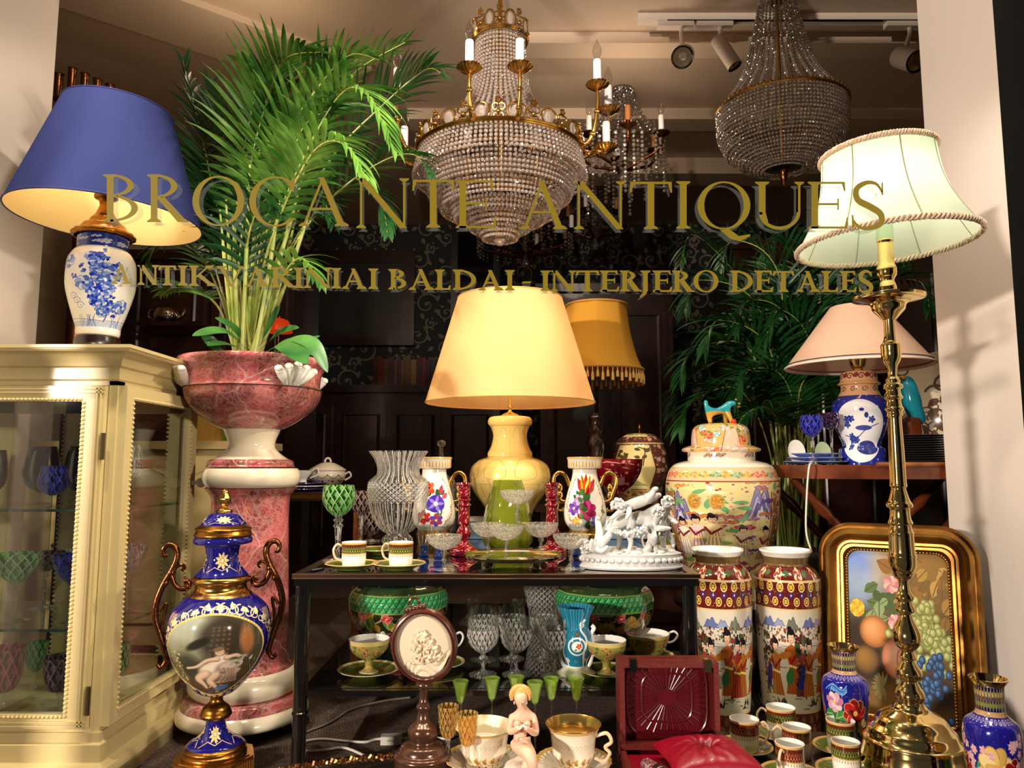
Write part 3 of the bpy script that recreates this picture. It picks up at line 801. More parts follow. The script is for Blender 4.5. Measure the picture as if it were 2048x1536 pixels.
        sp = cr([(w * .88, h * .78), (w * .72, h * .95), (w * .44, h * .98), (w * .17, h * .85), (w * .2, h * .62), (w * .55, h * .47), (w * .83, h * .32), (w * .84, h * .12), (w * .55, h * .02), (w * .25, h * .04), (w * .06, h * .2)], 5)
        n = len(sp)
        for i in range(n - 1):
            def off(i):
                a = np.array(sp[max(i - 1, 0)]); b = np.array(sp[min(i + 1, n - 1)]); d = (b - a) / (np.hypot(*(b - a)) + 1e-9)
                wd = (t * .45 + (s * .5 - t * .45) * max(0, sin(pi * (i / (n - 1)))) ** 1.4)
                return np.array((-d[1], d[0])) * wd
            p0, p1 = np.array(sp[i]), np.array(sp[i + 1]); o0, o1 = off(i), off(i + 1)
            q.append([tuple(p0 + o0), tuple(p1 + o1), tuple(p1 - o1), tuple(p0 - o0)])
        q += [[(w * .86, h * .72), (w * .91, h * .72), (w * .9, h), (w * .86, h * .97)], [(w * .03, h * .3), (w * .07, h * .3), (w * .12, h * .06), (w * .04, h * .0)]]
    elif ch == '-': q = [[(0, 0), (w * .85, 0), (w, h), (w * .15, h)]]
    return q

L1 = [('B', 204, 274, 347, 442), ('R', 292, 370, 347, 443), ('O', 383, 487, 352, 449), ('C', 497, 591, 353, 450), ('A', 593, 700, 353, 451), ('N', 708, 819, 355, 455), ('T', 825, 907, 358, 454), ('E', 911, 991, 359, 455),
      ('A', 1037, 1137, 360, 457), ('N', 1145, 1253, 361, 457), ('T', 1261, 1344, 362, 457), ('I', 1346, 1389, 361, 456), ('Q', 1396, 1502, 363, 456), ('U', 1506, 1613, 362, 457), ('E', 1617, 1697, 362, 456), ('S', 1703, 1775, 362, 457)]
L2 = [('A', 220, 262, 527, 567), ('N', 274, 314, 529, 569), ('T', 316, 350, 530, 570), ('I', 354, 374, 530, 570), ('K', 376, 428, 530, 571), ('V', 430, 489, 531, 572), ('A', 489, 536, 532, 573), ('R', 540, 587, 533, 574), ('I', 588, 604, 534, 575), ('N', 606, 662, 534, 575), ('I', 661, 682, 535, 576), ('A', 683, 732, 536, 577), ('I', 735, 757, 536, 577),
      ('B', 776, 812, 537, 578), ('A', 817, 868, 537, 579), ('L', 869, 900, 538, 579), ('D', 905, 952, 538, 579), ('A', 957, 1007, 539, 580), ('I', 1010, 1029, 539, 580), ('-', 1043, 1063, 562, 566),
      ('I', 1081, 1101, 540, 581), ('N', 1102, 1151, 540, 582), ('T', 1153, 1198, 540, 582), ('E', 1200, 1238, 540, 582), ('R', 1240, 1280, 540, 582), ('J', 1280, 1303, 540, 582), ('E', 1306, 1344, 540, 583), ('R', 1345, 1386, 540, 583), ('O', 1388, 1438, 540, 583), ('D', 1461, 1507, 540, 583), ('E', 1510, 1547, 540, 583), ('T', 1548, 1589, 541, 583), ('A', 1595, 1641, 541, 583), ('L', 1644, 1677, 541, 583), ('Ė', 1681, 1714, 541, 583), ('S', 1719, 1748, 541, 584)]

def lettering(rows, s, t, d, name, mt, parent=None, only=None):
    g = G()
    for i, (ch, x0, x1, y0, y1) in enumerate(rows):
        for j, q in enumerate(glyph(ch, x1 - x0, y1 - y0, s, t)):
            dd = GD + d
            vs = [P(x0 + a, y1 - b_, GD) for a, b_ in q]
            vs = [(v.x, dd + (j % 5) * 2e-5, v.z) for v in vs]
            g.add(vs, [tuple(range(len(vs)))])
    return g.obj(name, mt, parent, smooth=0)

for rows, s, t, lab in ((L1, 13.5, 4.6, 'large gold serif lettering BROCANTE ANTIQUES across the shop window'), (L2, 9.5, 4.0, 'smaller gold serif lettering ANTIKVARINIAI BALDAI - INTERJERO DETALĖS on the shop window')):
    r = th('window_lettering', lab, 'lettering', (0, 0, 0))
    lettering(rows, s, t, .003, 'gold_face', LET, r)
    lettering(rows, s * .9, t * .9, .021, 'pale_reflection', LETD, r)['label'] = 'pale grey stand-in for the reflection of the letters'  # second set of letters added behind as their reflection in the inner pane
# ================================================================ glassware
def stemware(name, label, cat, cx, d, base, bowl, stem, foot_hw, mats, group=None, t=.0016, parts=('bowl', 'stem', 'foot'), seg=32, knop=None):
    """bowl: (py, hw) rim -> bottom; stem: (py, hw) -> foot top; base: py of the foot or z of its support"""
    a = Ax(cx, bowl[-1][0], d, base)
    r = th(name, label, cat, a.loc, group)
    bp = a.pr(bowl, 5)
    G().lathe(wall(bp, t), seg, a.az).obj('bowl', mats[0], r)
    sp = a.pr(stem, 4)
    G().lathe(sp, 14, a.az).obj('stem', mats[1], r)
    fr = foot_hw * mpp(cx, stem[-1][0], d); zt = max(sp[0][1], .006)
    G().lathe([(0, 0), (fr, 0), (fr, .0015), (fr * .5, .0028), (sp[0][0] * 1.3, zt)], seg, a.az).obj('foot', mats[1] if len(mats) < 3 else mats[2], r)
    return r

# ================================================================ display cabinet
CXR, CY0, CY1 = -.905, 1.69, 2.08            # right side, front, back
CXL = -1.44
ZT, ZB = Z(762, CY0), .125
cab = th('display_cabinet', 'ivory painted glazed cabinet holding coloured glasses under the blue lamp', 'cabinet', (0, 0, 0))
def molding(prof, name, mt):
    """profile (out, z) run round front and right side of the cabinet"""
    g = G(); n = len(prof)
    rows = []
    for (o, z) in prof:
        rows.append([(CXL, CY0 - o, z), (CXR + o, CY0 - o, z), (CXR + o, CY1 + o * .3, z)])
    vs = [p for r in rows for p in r]
    fs = []
    for i in range(n - 1):
        for k in (0, 1): fs.append((i * 3 + k, i * 3 + k + 1, i * 3 + 3 + k + 1, i * 3 + 3 + k))
    g.add(vs, fs)
    return g.obj(name, mt, cab, smooth=20)
zt0 = Z(692, CY0 - .045)
cor = [(0, ZT), (.004, ZT + .004), (.004, ZT + .03), (.010, ZT + .034)] + [(.010 + .03 * (1 - cos(t)), ZT + .034 + .03 * sin(t)) for t in np.linspace(0, pi / 2, 6)] + [(.044, ZT + .068), (.044, ZT + .074), (.048, ZT + .078), (.048, zt0), ]
top = molding(cor, 'cornice', IVORY)
G().box2((CXL, CY0 - .048, zt0 - .004), (CXR + .048, CY1 + .014, zt0)).obj('top_board', IVORY, cab)
molding([(0, ZB - .01), (.006, ZB - .01), (.006, ZB - .03), (.012, ZB - .034), (.012, .055), (.03, .045), (.036, .03), (.036, 0)], 'plinth_moulding', IVORY)
g = G(); g.box2((CXL, CY0, ZB - .03), (CXR, CY1, ZB)); g.box2((CXL, CY0 + .01, .01), (CXR - .01, CY1, ZB - .03)); g.obj('bottom_board', IVORY, cab)
g = G(); g.box2((CXL, CY0, ZT - .01), (CXR, CY0 + .02, ZT + .08)); g.box2((CXR - .02, CY0 + .02, ZT - .01), (CXR, CY1, ZT + .08)); g.obj('frieze', IVORY, cab)
def frame_xz(name, x0, x1, z0, z1, y, w, wt, wb, th_=.022, steps=True):
    g = G()
    g.box2((x0, y, z0), (x0 + w, y + th_, z1)); g.box2((x1 - w, y, z0), (x1, y + th_, z1))
    g.box2((x0 + w, y, z1 - wt), (x1 - w, y + th_, z1)); g.box2((x0 + w, y, z0), (x1 - w, y + th_, z0 + wb))
    if steps:
        for o in (.006, .014):
            g.box2((x1 - o - .003, y - .004, z0 + .004), (x1 - o, y, z1 - .004)); 
            g.box2((x0, y - .004, z1 - o - .003), (x1, y, z1 - o))
            g.box2((x0, y - .004, z0 + o), (x1, y, z0 + o + .003))
    return g
# front door
dr = frame_xz('door', CXL, CXR - .022, ZB, ZT - .012, CY0 - .014, .05, .036, .03).obj('door', IVORY, cab)
x0, x1, z0, z1 = CXL + .05, CXR - .072, ZB + .03, ZT - .048
g = G()
bl = [(x1 + .004, CY0 - .016, z) for z in np.arange(z0 - .003, z1 + .004, .0095)] + [(x, CY0 - .016, z1 + .004) for x in np.arange(x0, x1, .0095)] + [(x, CY0 - .016, z0 - .004) for x in np.arange(x0, x1, .0095)]
g.beads(bl, .0042); g.obj('bead_moulding', IVORY, dr, smooth=60)
G().box2((x0, CY0 - .006, z0), (x1, CY0 - .003, z1)).obj('door_pane', CLEAR, dr)
for zc in (ZT - .15, ZB + .06): G().tube([(CXR - .018, CY0 - .017, zc - .03), (CXR - .018, CY0 - .017, zc + .03)], .005, 8).obj('hinge', pbr('hinge_metal', S(120, 104, 76), .35, 1.), dr)
# corner post
G().box2((CXR - .02, CY0, ZB), (CXR, CY0 + .03, ZT)).obj('corner_post', IVORY, cab)
# side door on the right flank
g = G(); ya, yb = CY0 + .004, CY1
X = CXR
for (a0, a1, b0, b1) in ((ya, ya + .035, ZB, ZT - .01), (yb - .042, yb, ZB, ZT - .01), (ya + .035, yb - .042, ZT - .042, ZT - .01), (ya + .035, yb - .042, ZB, ZB + .03)):
    g.box2((X, a0, b0), (X + .02, a1, b1))
sd = g.obj('side_door', IVORY, cab)
g = G(); yy0, yy1, zz0, zz1 = ya + .035, yb - .042, ZB + .03, ZT - .042
bl = [(X + .021, yy0 - .004, z) for z in np.arange(zz0, zz1, .011)] + [(X + .021, yy1 + .004, z) for z in np.arange(zz0, zz1, .011)] + [(X + .021, y, zz1 + .004) for y in np.arange(yy0, yy1, .011)] + [(X + .021, y, zz0 - .004) for y in np.arange(yy0, yy1, .011)]
g.beads(bl, .0038); g.obj('bead_moulding', IVORY, sd, smooth=60)
G().box2((X + .008, yy0, zz0), (X + .011, yy1, zz1)).obj('side_pane', CLEAR, sd)
g = G(); zk = Z(965, CY1); g.lathe([(0, -.004), (.006, 0), (.005, .012), (.012, .018), (.014, .026), (.010, .034), (0, .037)], 20); g.xf(Matrix.Translation((X + .02, yb - .018, zk)) @ Matrix.Rotation(pi / 2, 4, 'Y')); kb = g.obj('knob', WHITEP, sd)
G().box2((X - .004, yb - .035, Z(1125, CY1)), (X, yb - .012, Z(1092, CY1))).obj('lock', pbr('lock_plate', S(190, 180, 150), .4, .6), sd)
# back frame, seen through the panes
g = G()
for xa in (CXL, -1.245, CXR - .05): g.box2((xa, CY1 - .02, ZB), (xa + .05, CY1, ZT))
g.box2((CXL, CY1 - .02, ZT - .05), (CXR, CY1, ZT)); g.box2((CXL, CY1 - .02, ZB), (CXR, CY1, ZB + .06))
bk = g.obj('back_frame', IVORY, cab)
g = G(); bl = []
for xa in (-1.20, -1.245, CXR - .052): bl += [(xa, CY1 - .022, z) for z in np.arange(ZB + .06, ZT - .05, .012)]
bl += [(x, CY1 - .022, ZB + .062) for x in np.arange(CXL, CXR - .05, .012)]
g.beads(bl, .004); g.obj('bead_moulding', IVORY, bk, smooth=60)
ZS1, ZS2 = Z(1018, 1.72), Z(1257, 1.72)
for z in (ZS1, ZS2):
    s_ = G().box2((CXL + .01, 1.715, z - .006), (CXR - .004, CY1 - .022, z)).obj('shelf', glass('shelf_glass', (.80, .90, .84, 1), .06), cab)
    G().box2((CXL + .01, 1.711, z - .006), (CXR - .004, 1.715, z)).obj('shelf_edge', pbr('green_glass_edge', S(20, 52, 38), .15), s_)

# ---- glasses in the cabinet
zb = ZB + .001
def gob(label, cx, d, zs, rim, hw, bot, kind, mats, grp, foot=None):
    pyb = None
    # pixel row of the support at this depth
    lo, hi = 600, 1700
    for _ in range(40):
        m = (lo + hi) / 2
        if Z(m, d) > zs: lo = m
        else: hi = m
    py = lo; h = bot - rim
    if kind == 'snifter': bowl = [(rim, hw * .74), (rim + h * .3, hw * .92), (rim + h * .62, hw), (rim + h * .85, hw * .72), (bot, hw * .16)]
    elif kind == 'coupe': bowl = [(rim, hw), (rim + h * .35, hw * .9), (rim + h * .7, hw * .62), (bot, hw * .15)]
    elif kind == 'wine': bowl = [(rim, hw), (rim + h * .3, hw * .98), (rim + h * .65, hw * .88), (rim + h * .88, hw * .55), (bot, hw * .18)]
    elif kind == 'flared': bowl = [(rim, hw), (rim + h * .25, hw * .88), (rim + h * .6, hw * .84), (rim + h * .9, hw * .6), (bot, hw * .2)]
    s = py - bot
    stem = [(bot, hw * .16), (bot + s * .12, hw * .2), (bot + s * .22, hw * .11), (bot + s * .8, hw * .1), (py - 1, hw * .2)]
    return stemware('stem_glass', label, 'glass', cx, d, zs, bowl, stem, foot or hw * .72, mats, grp)
GR = 'coloured glasses in the ivory cabinet'
gob('smoky brown snifter cut off by the frame on the top cabinet shelf', -12, 1.88, ZS1, 900, 26, 985, 'snifter', (SMOKEG, CLEAR), GR)
gob('smoky brown snifter behind the blue one on the top cabinet shelf', 80, 1.93, ZS1, 893, 40, 985, 'snifter', (SMOKEG, CLEAR), GR)
gob('cobalt blue cut snifter on the top cabinet shelf', 105, 1.79, ZS1, 932, 33, 991, 'snifter', (BLUEG, CLEAR), GR)
gob('dark tall snifter behind the red one on the top cabinet shelf', 156, 1.95, ZS1, 893, 32, 985, 'snifter', (SMOKEG, CLEAR), GR)
gob('ruby red cut snifter next to the blue one on the top cabinet shelf', 180, 1.80, ZS1, 931, 31, 983, 'snifter', (REDG, REDG), GR)
gob('clear cut snifter behind the side pane on the top cabinet shelf', 262, 1.93, ZS1, 890, 24, 965, 'snifter', (CRYST, CLEAR), GR)
gob('green cut coupe on the middle cabinet shelf', 30, 1.80, ZS2, 1106, 52, 1168, 'coupe', (GREENG, CLEAR), GR)
gob('dark red coupe standing behind the green coupe', 92, 1.96, ZS2, 1104, 44, 1142, 'coupe', (MAROONG, CRYST), GR)
gob('cobalt blue cut coupe on the middle cabinet shelf', 148, 1.79, ZS2, 1108, 48, 1170, 'coupe', (BLUEG, CLEAR), GR)
gob('dark clear coupe behind the blue coupe', 168, 1.98, ZS2, 1098, 40, 1140, 'coupe', (CRYST, CLEAR), GR)
gob('clear cut coupe behind the side pane on the middle cabinet shelf', 262, 1.90, ZS2, 1088, 33, 1142, 'coupe', (CRYST, CLEAR), GR)
gob('ruby red cut wine glass at the cabinet bottom', 8, 1.78, zb, 1294, 42, 1385, 'flared', (REDG, CRYST), GR)
gob('bright green cut wine glass at the cabinet bottom', 70, 1.97, zb, 1284, 24, 1344, 'wine', (GREENG, CLEAR), GR)
gob('amethyst cut wine glass standing foremost at the cabinet bottom', 119, 1.77, zb, 1312, 41, 1384, 'flared', (MAROONG, CRYST), GR)
gob('pale amethyst tumbler glass behind the foremost amethyst glass', 156, 1.94, zb, 1280, 28, 1340, 'flared', (MAROONG, CLEAR), GR)
gob('plain green goblet behind the side pane at the cabinet bottom', 238, 1.90, zb, 1286, 22, 1352, 'wine', (GREENG, CLEAR), GR)

# ================================================================ blue lamp on the cabinet
bw = Cv(1024, 700, (244, 242, 238))
def bluetree(cv, x, y, sc, flip=1):
    B1, B2, B3 = (30, 56, 190), (84, 120, 214), (150, 176, 232)
    br_ = cr([(x, y), (x + 20 * sc * flip, y + 70 * sc), (x - 10 * sc * flip, y + 150 * sc), (x - 50 * sc * flip, y + 240 * sc), (x - 10 * sc * flip, y + 340 * sc), (x - 50 * sc * flip, y + 430 * sc)], 5)
    cv.line(br_, 7 * sc, B1, 1, 3 * sc)
    for k, (px, py) in enumerate(br_[4:]):
        for _ in range(4):
            xx, yy = px + rnd.gauss(0, 40 * sc), py + rnd.gauss(0, 18 * sc)
            if rnd.random() < .75:
                for m in range(4): cv.ell(xx + rnd.gauss(0, 8 * sc), yy + rnd.gauss(0, 8 * sc), 11 * sc, 7 * sc, rnd.choice([B1, B1, B2]), rnd.random() * 3)
            else: cv.flower(xx, yy, 30 * sc, [B3, B2, (210, 222, 244)], 7, B1, B1)
bluetree(bw, 540, 90, 1.0); bluetree(bw, 60, 100, .9); bluetree(bw, 900, 90, .9, -1)
for (x, y) in ((430, 330), (640, 200), (560, 400), (330, 480)): bw.flower(x, y, 44, [(150, 176, 232), (84, 120, 214), (220, 230, 246)], 8, (30, 56, 190), (40, 70, 200))
for k in range(26):
    x = rnd.uniform(380, 720); bw.line([(x, 60), (x + rnd.gauss(0, 20), 90 + rnd.random() * 60)], 3, (60, 90, 205))
bw.rect(0, 60, 1024, 96, (150, 178, 226), .5); bw.line([(0, 100), (300, 112), (520, 98), (800, 110), (1024, 100)], 3, (80, 110, 210))
for k in range(3): bw.spiral(400 - k * 20, 190 + k * 30, 26, (60, 90, 200), 3)
for x in range(0, 1024, 40): bw.spiral(x, 672, 14, (40, 60, 160), 3); bw.ell(x + 20, 660, 7, 7, (40, 60, 170))
a = Ax(200, 600, 1.86, zt0)
bl_ = th('table_lamp', 'blue and white porcelain lamp with large blue shade on the cabinet', 'lamp', a.loc)
G().lathe(a.pr([(672, 36), (676, 46), (690, 48), (697, 48), (700, 0)], 2), 36, a.az).obj('wooden_stand', WALNUT, bl_)
G().lathe(a.pr([(472, 50), (476, 53), (500, 52), (503, 52), (508, 60), (525, 70), (550, 72.5), (575, 72), (600, 66), (630, 56), (655, 47), (675, 41), (677, 0)], 6), 64, a.az).obj('vase_body', image_mat('blue_blossom_porcelain', bw, .1, 0, .7), bl_)
nk = Cv(512, 64, (26, 40, 120))
for k in range(26): nk.cloud(rnd.uniform(0, 512), rnd.uniform(8, 56), 11, (214, 212, 204), (120, 130, 170))
G().lathe(a.pr([(474, 53.6), (476, 54), (500, 53), (502, 53)], 2), 48, a.az).obj('neck_band', image_mat('blue_neck_band', nk, .15), bl_)
g = G(); g.lathe(a.pr([(412, 12), (430, 20), (440, 30), (448, 34), (452, 44), (462, 52), (468, 64), (474, 66), (477, 60)], 4), 48, a.az, flute=lambda an, z, r: r * (1 + (.03 * cos(18 * an) if r > .06 else .015 * cos(12 * an)))); g.obj('gilt_cap', GOLDD, bl_)
g = G(); g.lathe(a.pr([(385, 16), (390, 24), (398, 24), (402, 15), (415, 12), (425, 14), (432, 22)], 4), 24, a.az); g.obj('lamp_socket', GOLDD, bl_)
BSH = shade_mat('blue_silk_shade', S(48, 54, 98), .08, bump=(120, .4))
BSI = shade_mat('cream_shade_lining', S(250, 222, 160), .25)
sc_ = a.x; top_z, bot_z = Z(222, 1.86) - a.z0, Z(440, 1.86) - a.z0
rb, rt_ = 200 * mpp(205, 428, 1.86) * 1.01, 115 * mpp(220, 190, 1.86)
tilt = Matrix.Translation((0, 0, bot_z)) @ Matrix.Rotation(radians(2.6), 4, 'Y') @ Matrix.Translation((.006, 0, -bot_z))
pr = [(rb + (rt_ - rb) * t, bot_z + (top_z - bot_z) * t) for t in np.linspace(0, 1, 8)]
G().lathe(pr, 64).xf(tilt).obj('lamp_shade', BSH, bl_)
G().lathe([(r - .002, z) for r, z in pr], 64).xf(tilt).obj('shade_lining', BSI, bl_)
for r_, z_ in ((rb, bot_z), (rt_, top_z)): G().tube([tilt @ Vector((r_ * cos(k), r_ * sin(k), z_)) for k in np.linspace(0, 2 * pi, 72, False)], .0022, 6, closed=True).obj('shade_piping', pbr('dark_blue_piping', S(30, 30, 90), .7), bl_)
g = G(); zz = Z(388, 1.86) - a.z0
for k in range(3): g.tube([(0.02 * cos(k * 2.1), .02 * sin(k * 2.1), zz), (.08 * cos(k * 2.1), .08 * sin(k * 2.1), zz + .01), (.085 * cos(k * 2.1), .085 * sin(k * 2.1), zz + .06)], .0014, 6)
g.obj('shade_carrier', BRASS, bl_)
light('POINT', 'blue_lamp_bulb', (a.x, 1.86, a.z0 + Z(350, 1.86) - a.z0), 1.7, (1., .84, .60), .03)

# ================================================================ column, planter
a = Ax(495, 1200, 2.05, 0.0)
cl = th('pedestal_column', 'pink marble column with white rings carrying the big planter', 'pedestal', a.loc)
SH = [(975, 94), (985, 86), (1000, 79), (1060, 79), (1200, 84), (1310, 88), (1328, 94), (1334, 98)]
G().lathe(a.pr(SH, 5), 64, a.az).obj('shaft', PMARB, cl)
for i, ring in enumerate(([(936, 88), (938, 94), (948, 99), (958, 99), (968, 95), (974, 88)], [(1332, 98), (1338, 106), (1352, 112), (1366, 112), (1378, 106), (1382, 98)], [(1400, 122), (1408, 130), (1418, 134), (1426, 133), (1431, 126)])):
    G().lathe(a.pr(ring, 5), 64, a.az).obj('ring', CREAMP, cl)['label'] = 'glazed white ring'
G().lathe(a.pr([(1380, 100), (1384, 114), (1392, 120), (1402, 124)], 4), 64, a.az).obj('base', PMARB, cl)
zc = Z(936, 2.05)
G().lathe([(0, zc - .012), (.11, zc - .012), (.11, zc - .002)], 48, a.az).obj('cap', PMARB, cl)
a = Ax(505, 850, 2.05, 936)
pl = th('planter', 'wide pink marble urn planter on the column', 'planter', a.loc)
bo = [(727, 137), (722, 149), (727, 153), (734, 150), (742, 142), (756, 138), (774, 136), (780, 140), (783, 140), (800, 136), (820, 122), (840, 96), (854, 72), (860, 56)]
pb = a.pr(bo, 5)
G().lathe(pb + [(pb[-1][0] - .02, pb[-1][1] - .01), (pb[-1][0] - .03, pb[-1][1] - .07), (0, pb[-1][1] - .08)], 72, a.az).obj('bowl', PMARB, pl)
zl = Z(781, 2.05) - a.z0; rl = 140.6 * mpp(505, 781, 2.05)
G().tube([(rl * cos(k), rl * sin(k), zl) for k in np.linspace(0, 2 * pi, 80, False)], .0016, 6, closed=True).obj('seam_line', pbr('seam', S(60, 40, 36), .5), pl)
G().lathe(a.pr([(858, 58), (866, 55), (880, 49), (894, 48), (906, 58), (916, 72), (921, 82)], 5), 56, a.az).obj('foot_neck', CREAMP, pl)
G().lathe(a.pr([(919, 80), (923, 86), (930, 87), (935, 82), (936, 0)], 4), 56, a.az).obj('foot_ring', PMARB, pl)
for az2 in (.88, -.95, 2.5, -2.5):
    g = G()
    for k in range(5):
        t = (k - 2) * .075
        R0, R1 = 137 * mpp(505, 775, 2.05), 150 * mpp(505, 735, 2.05)
        p0 = Vector((R0 * sin(az2 + t * .55), -R0 * cos(az2 + t * .55), Z(778, 2.05) - a.z0)); p2 = Vector(((R1 + .01) * sin(az2 + t * 1.7), -(R1 + .01) * cos(az2 + t * 1.7), Z(742 + abs(k - 2) * 5, 2.05) - a.z0))
        p1 = (p0 + p2) / 2; p1.x *= 1.0; 
        g.tube(cr([p0, p1, p2], 5), [.006, .007, .008, .010, .011, .012, .0125, .0125, .012, .012, .006][:11], 10)
        g.ball(p2, (.012, .012, .010), 10, 6)
    g.obj('shell_handle', WHITEP, pl)
zs = Z(733, 2.05)
G().lathe([(0, .0), (.185, -.004)], 32).obj('soil', pbr('soil', S(40, 28, 20), .9, bump=(60, 1.)), pl, (0, 0, zs - a.z0 - .005))

# ================================================================ palms
def leafmat(name, c1, c2, rough=.35, tr=.25):
    m, nt, out = newmat(name)
    b = N(nt, 'ShaderNodeBsdfPrincipled'); b.inputs['Roughness'].default_value = rough
    tc = N(nt, 'ShaderNodeTexCoord'); nz = N(nt, 'ShaderNodeTexNoise'); nz.inputs['Scale'].default_value = 9
    rp = N(nt, 'ShaderNodeValToRGB'); rp.color_ramp.elements[0].position = .35; rp.color_ramp.elements[1].position = .68
    rp.color_ramp.elements[0].color = c1; rp.color_ramp.elements[1].color = c2
    nt.links.new(tc.outputs['Object'], nz.inputs['Vector']); nt.links.new(nz.outputs[0], rp.inputs[0]); nt.links.new(rp.outputs[0], b.inputs['Base Color'])
    tl = N(nt, 'ShaderNodeBsdfTranslucent'); nt.links.new(rp.outputs[0], tl.inputs[0])
    mx = N(nt, 'ShaderNodeMixShader'); mx.inputs[0].default_value = tr
    nt.links.new(b.outputs[0], mx.inputs[1]); nt.links.new(tl.outputs[0], mx.inputs[2]); nt.links.new(mx.outputs[0], out.inputs[0])
    return m
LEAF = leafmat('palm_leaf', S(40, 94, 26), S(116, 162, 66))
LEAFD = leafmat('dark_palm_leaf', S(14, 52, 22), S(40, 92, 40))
STEMM = leafmat('palm_stalk', S(122, 142, 52), S(190, 190, 100), .4, .1)
LEAFB = leafmat('broad_leaf', S(24, 88, 38), S(88, 142, 66))

def frond(root, rach, n, Lmax, mat_l, mat_s, droop=.5, w=.012, start=.35, side=None, name='frond', spread=1.0):
    """rachis points (world) -> one mesh: stalk + leaflets"""
    base = Vector(root.location)
    pts = [Vector(p) - base for p in cr(rach, 10)]
    g = G()
    m = len(pts)
    g.tube(pts, [.0042 * (1 - .75 * i / m) for i in range(m)], 5, 1)
    cum = [0]
    for i in range(1, m): cum.append(cum[-1] + (pts[i] - pts[i - 1]).length)
    tot = cum[-1]
    up0 = Vector((0, 0, 1))
    for k in range(n):
        f = start + (1 - start) * (k + .5) / n
        s_ = f * tot; i = max(1, min(m - 1, next((j for j in range(m) if cum[j] >= s_), m - 1)))
        t = (pts[i] - pts[i - 1]).normalized(); p = pts[i - 1] + (pts[i] - pts[i - 1]) * ((s_ - cum[i - 1]) / max(cum[i] - cum[i - 1], 1e-6))
        g2 = (f - start) / (1 - start)
        L = Lmax * (.55 + .45 * sin(pi * min(1, g2 * .9 + .15))) * (1 - .45 * g2 ** 3) * rnd.uniform(.85, 1.1)
        sd = t.cross(up0)
        if sd.length < .2: sd = t.cross(Vector((0, 1, 0)))
        sd.normalize(); nrm = sd.cross(t).normalized()
        for sg in ((-1, 1) if side is None else (side,)):
            d = (sd * sg * (1 - .45 * g2) * spread + t * (.55 + .9 * g2) + nrm * rnd.uniform(.12, .4)).normalized()
            q = p.copy(); ns = 6; vs = []
            wv = d.cross(nrm); wv.normalize(); wv = (wv + nrm * rnd.uniform(-.3, .3)).normalized()
            for j in range(ns + 1):
                tt = j / ns
                ww = w * (.35 + 1.2 * sin(pi * min(1, tt * .8 + .12)) ** .8) * (1 - tt ** 2.5) * .5 + .0002
                fold = nrm * (.25 * ww)
                vs += [q - wv * ww + fold, q + Vector((0, 0, 0)), q + wv * ww + fold]
                d = (d + Vector((0, 0, -1)) * droop * rnd.uniform(.7, 1.3) * (tt + .25) / ns * 1.6).normalized()
                q = q + d * (L / ns)
            fs = []
            for j in range(ns):
                b_ = j * 3
                fs += [(b_, b_ + 1, b_ + 4, b_ + 3), (b_ + 1, b_ + 2, b_ + 5, b_ + 4)]
            g.add(vs, fs, None, 0)
    return g.obj(name, [mat_l, mat_s], root, smooth=60)

PD = 2.05
pm = th('potted_palm', 'tall bright green areca palm growing from the marble planter', 'plant', (P(500, 733, PD).x, PD, zs))
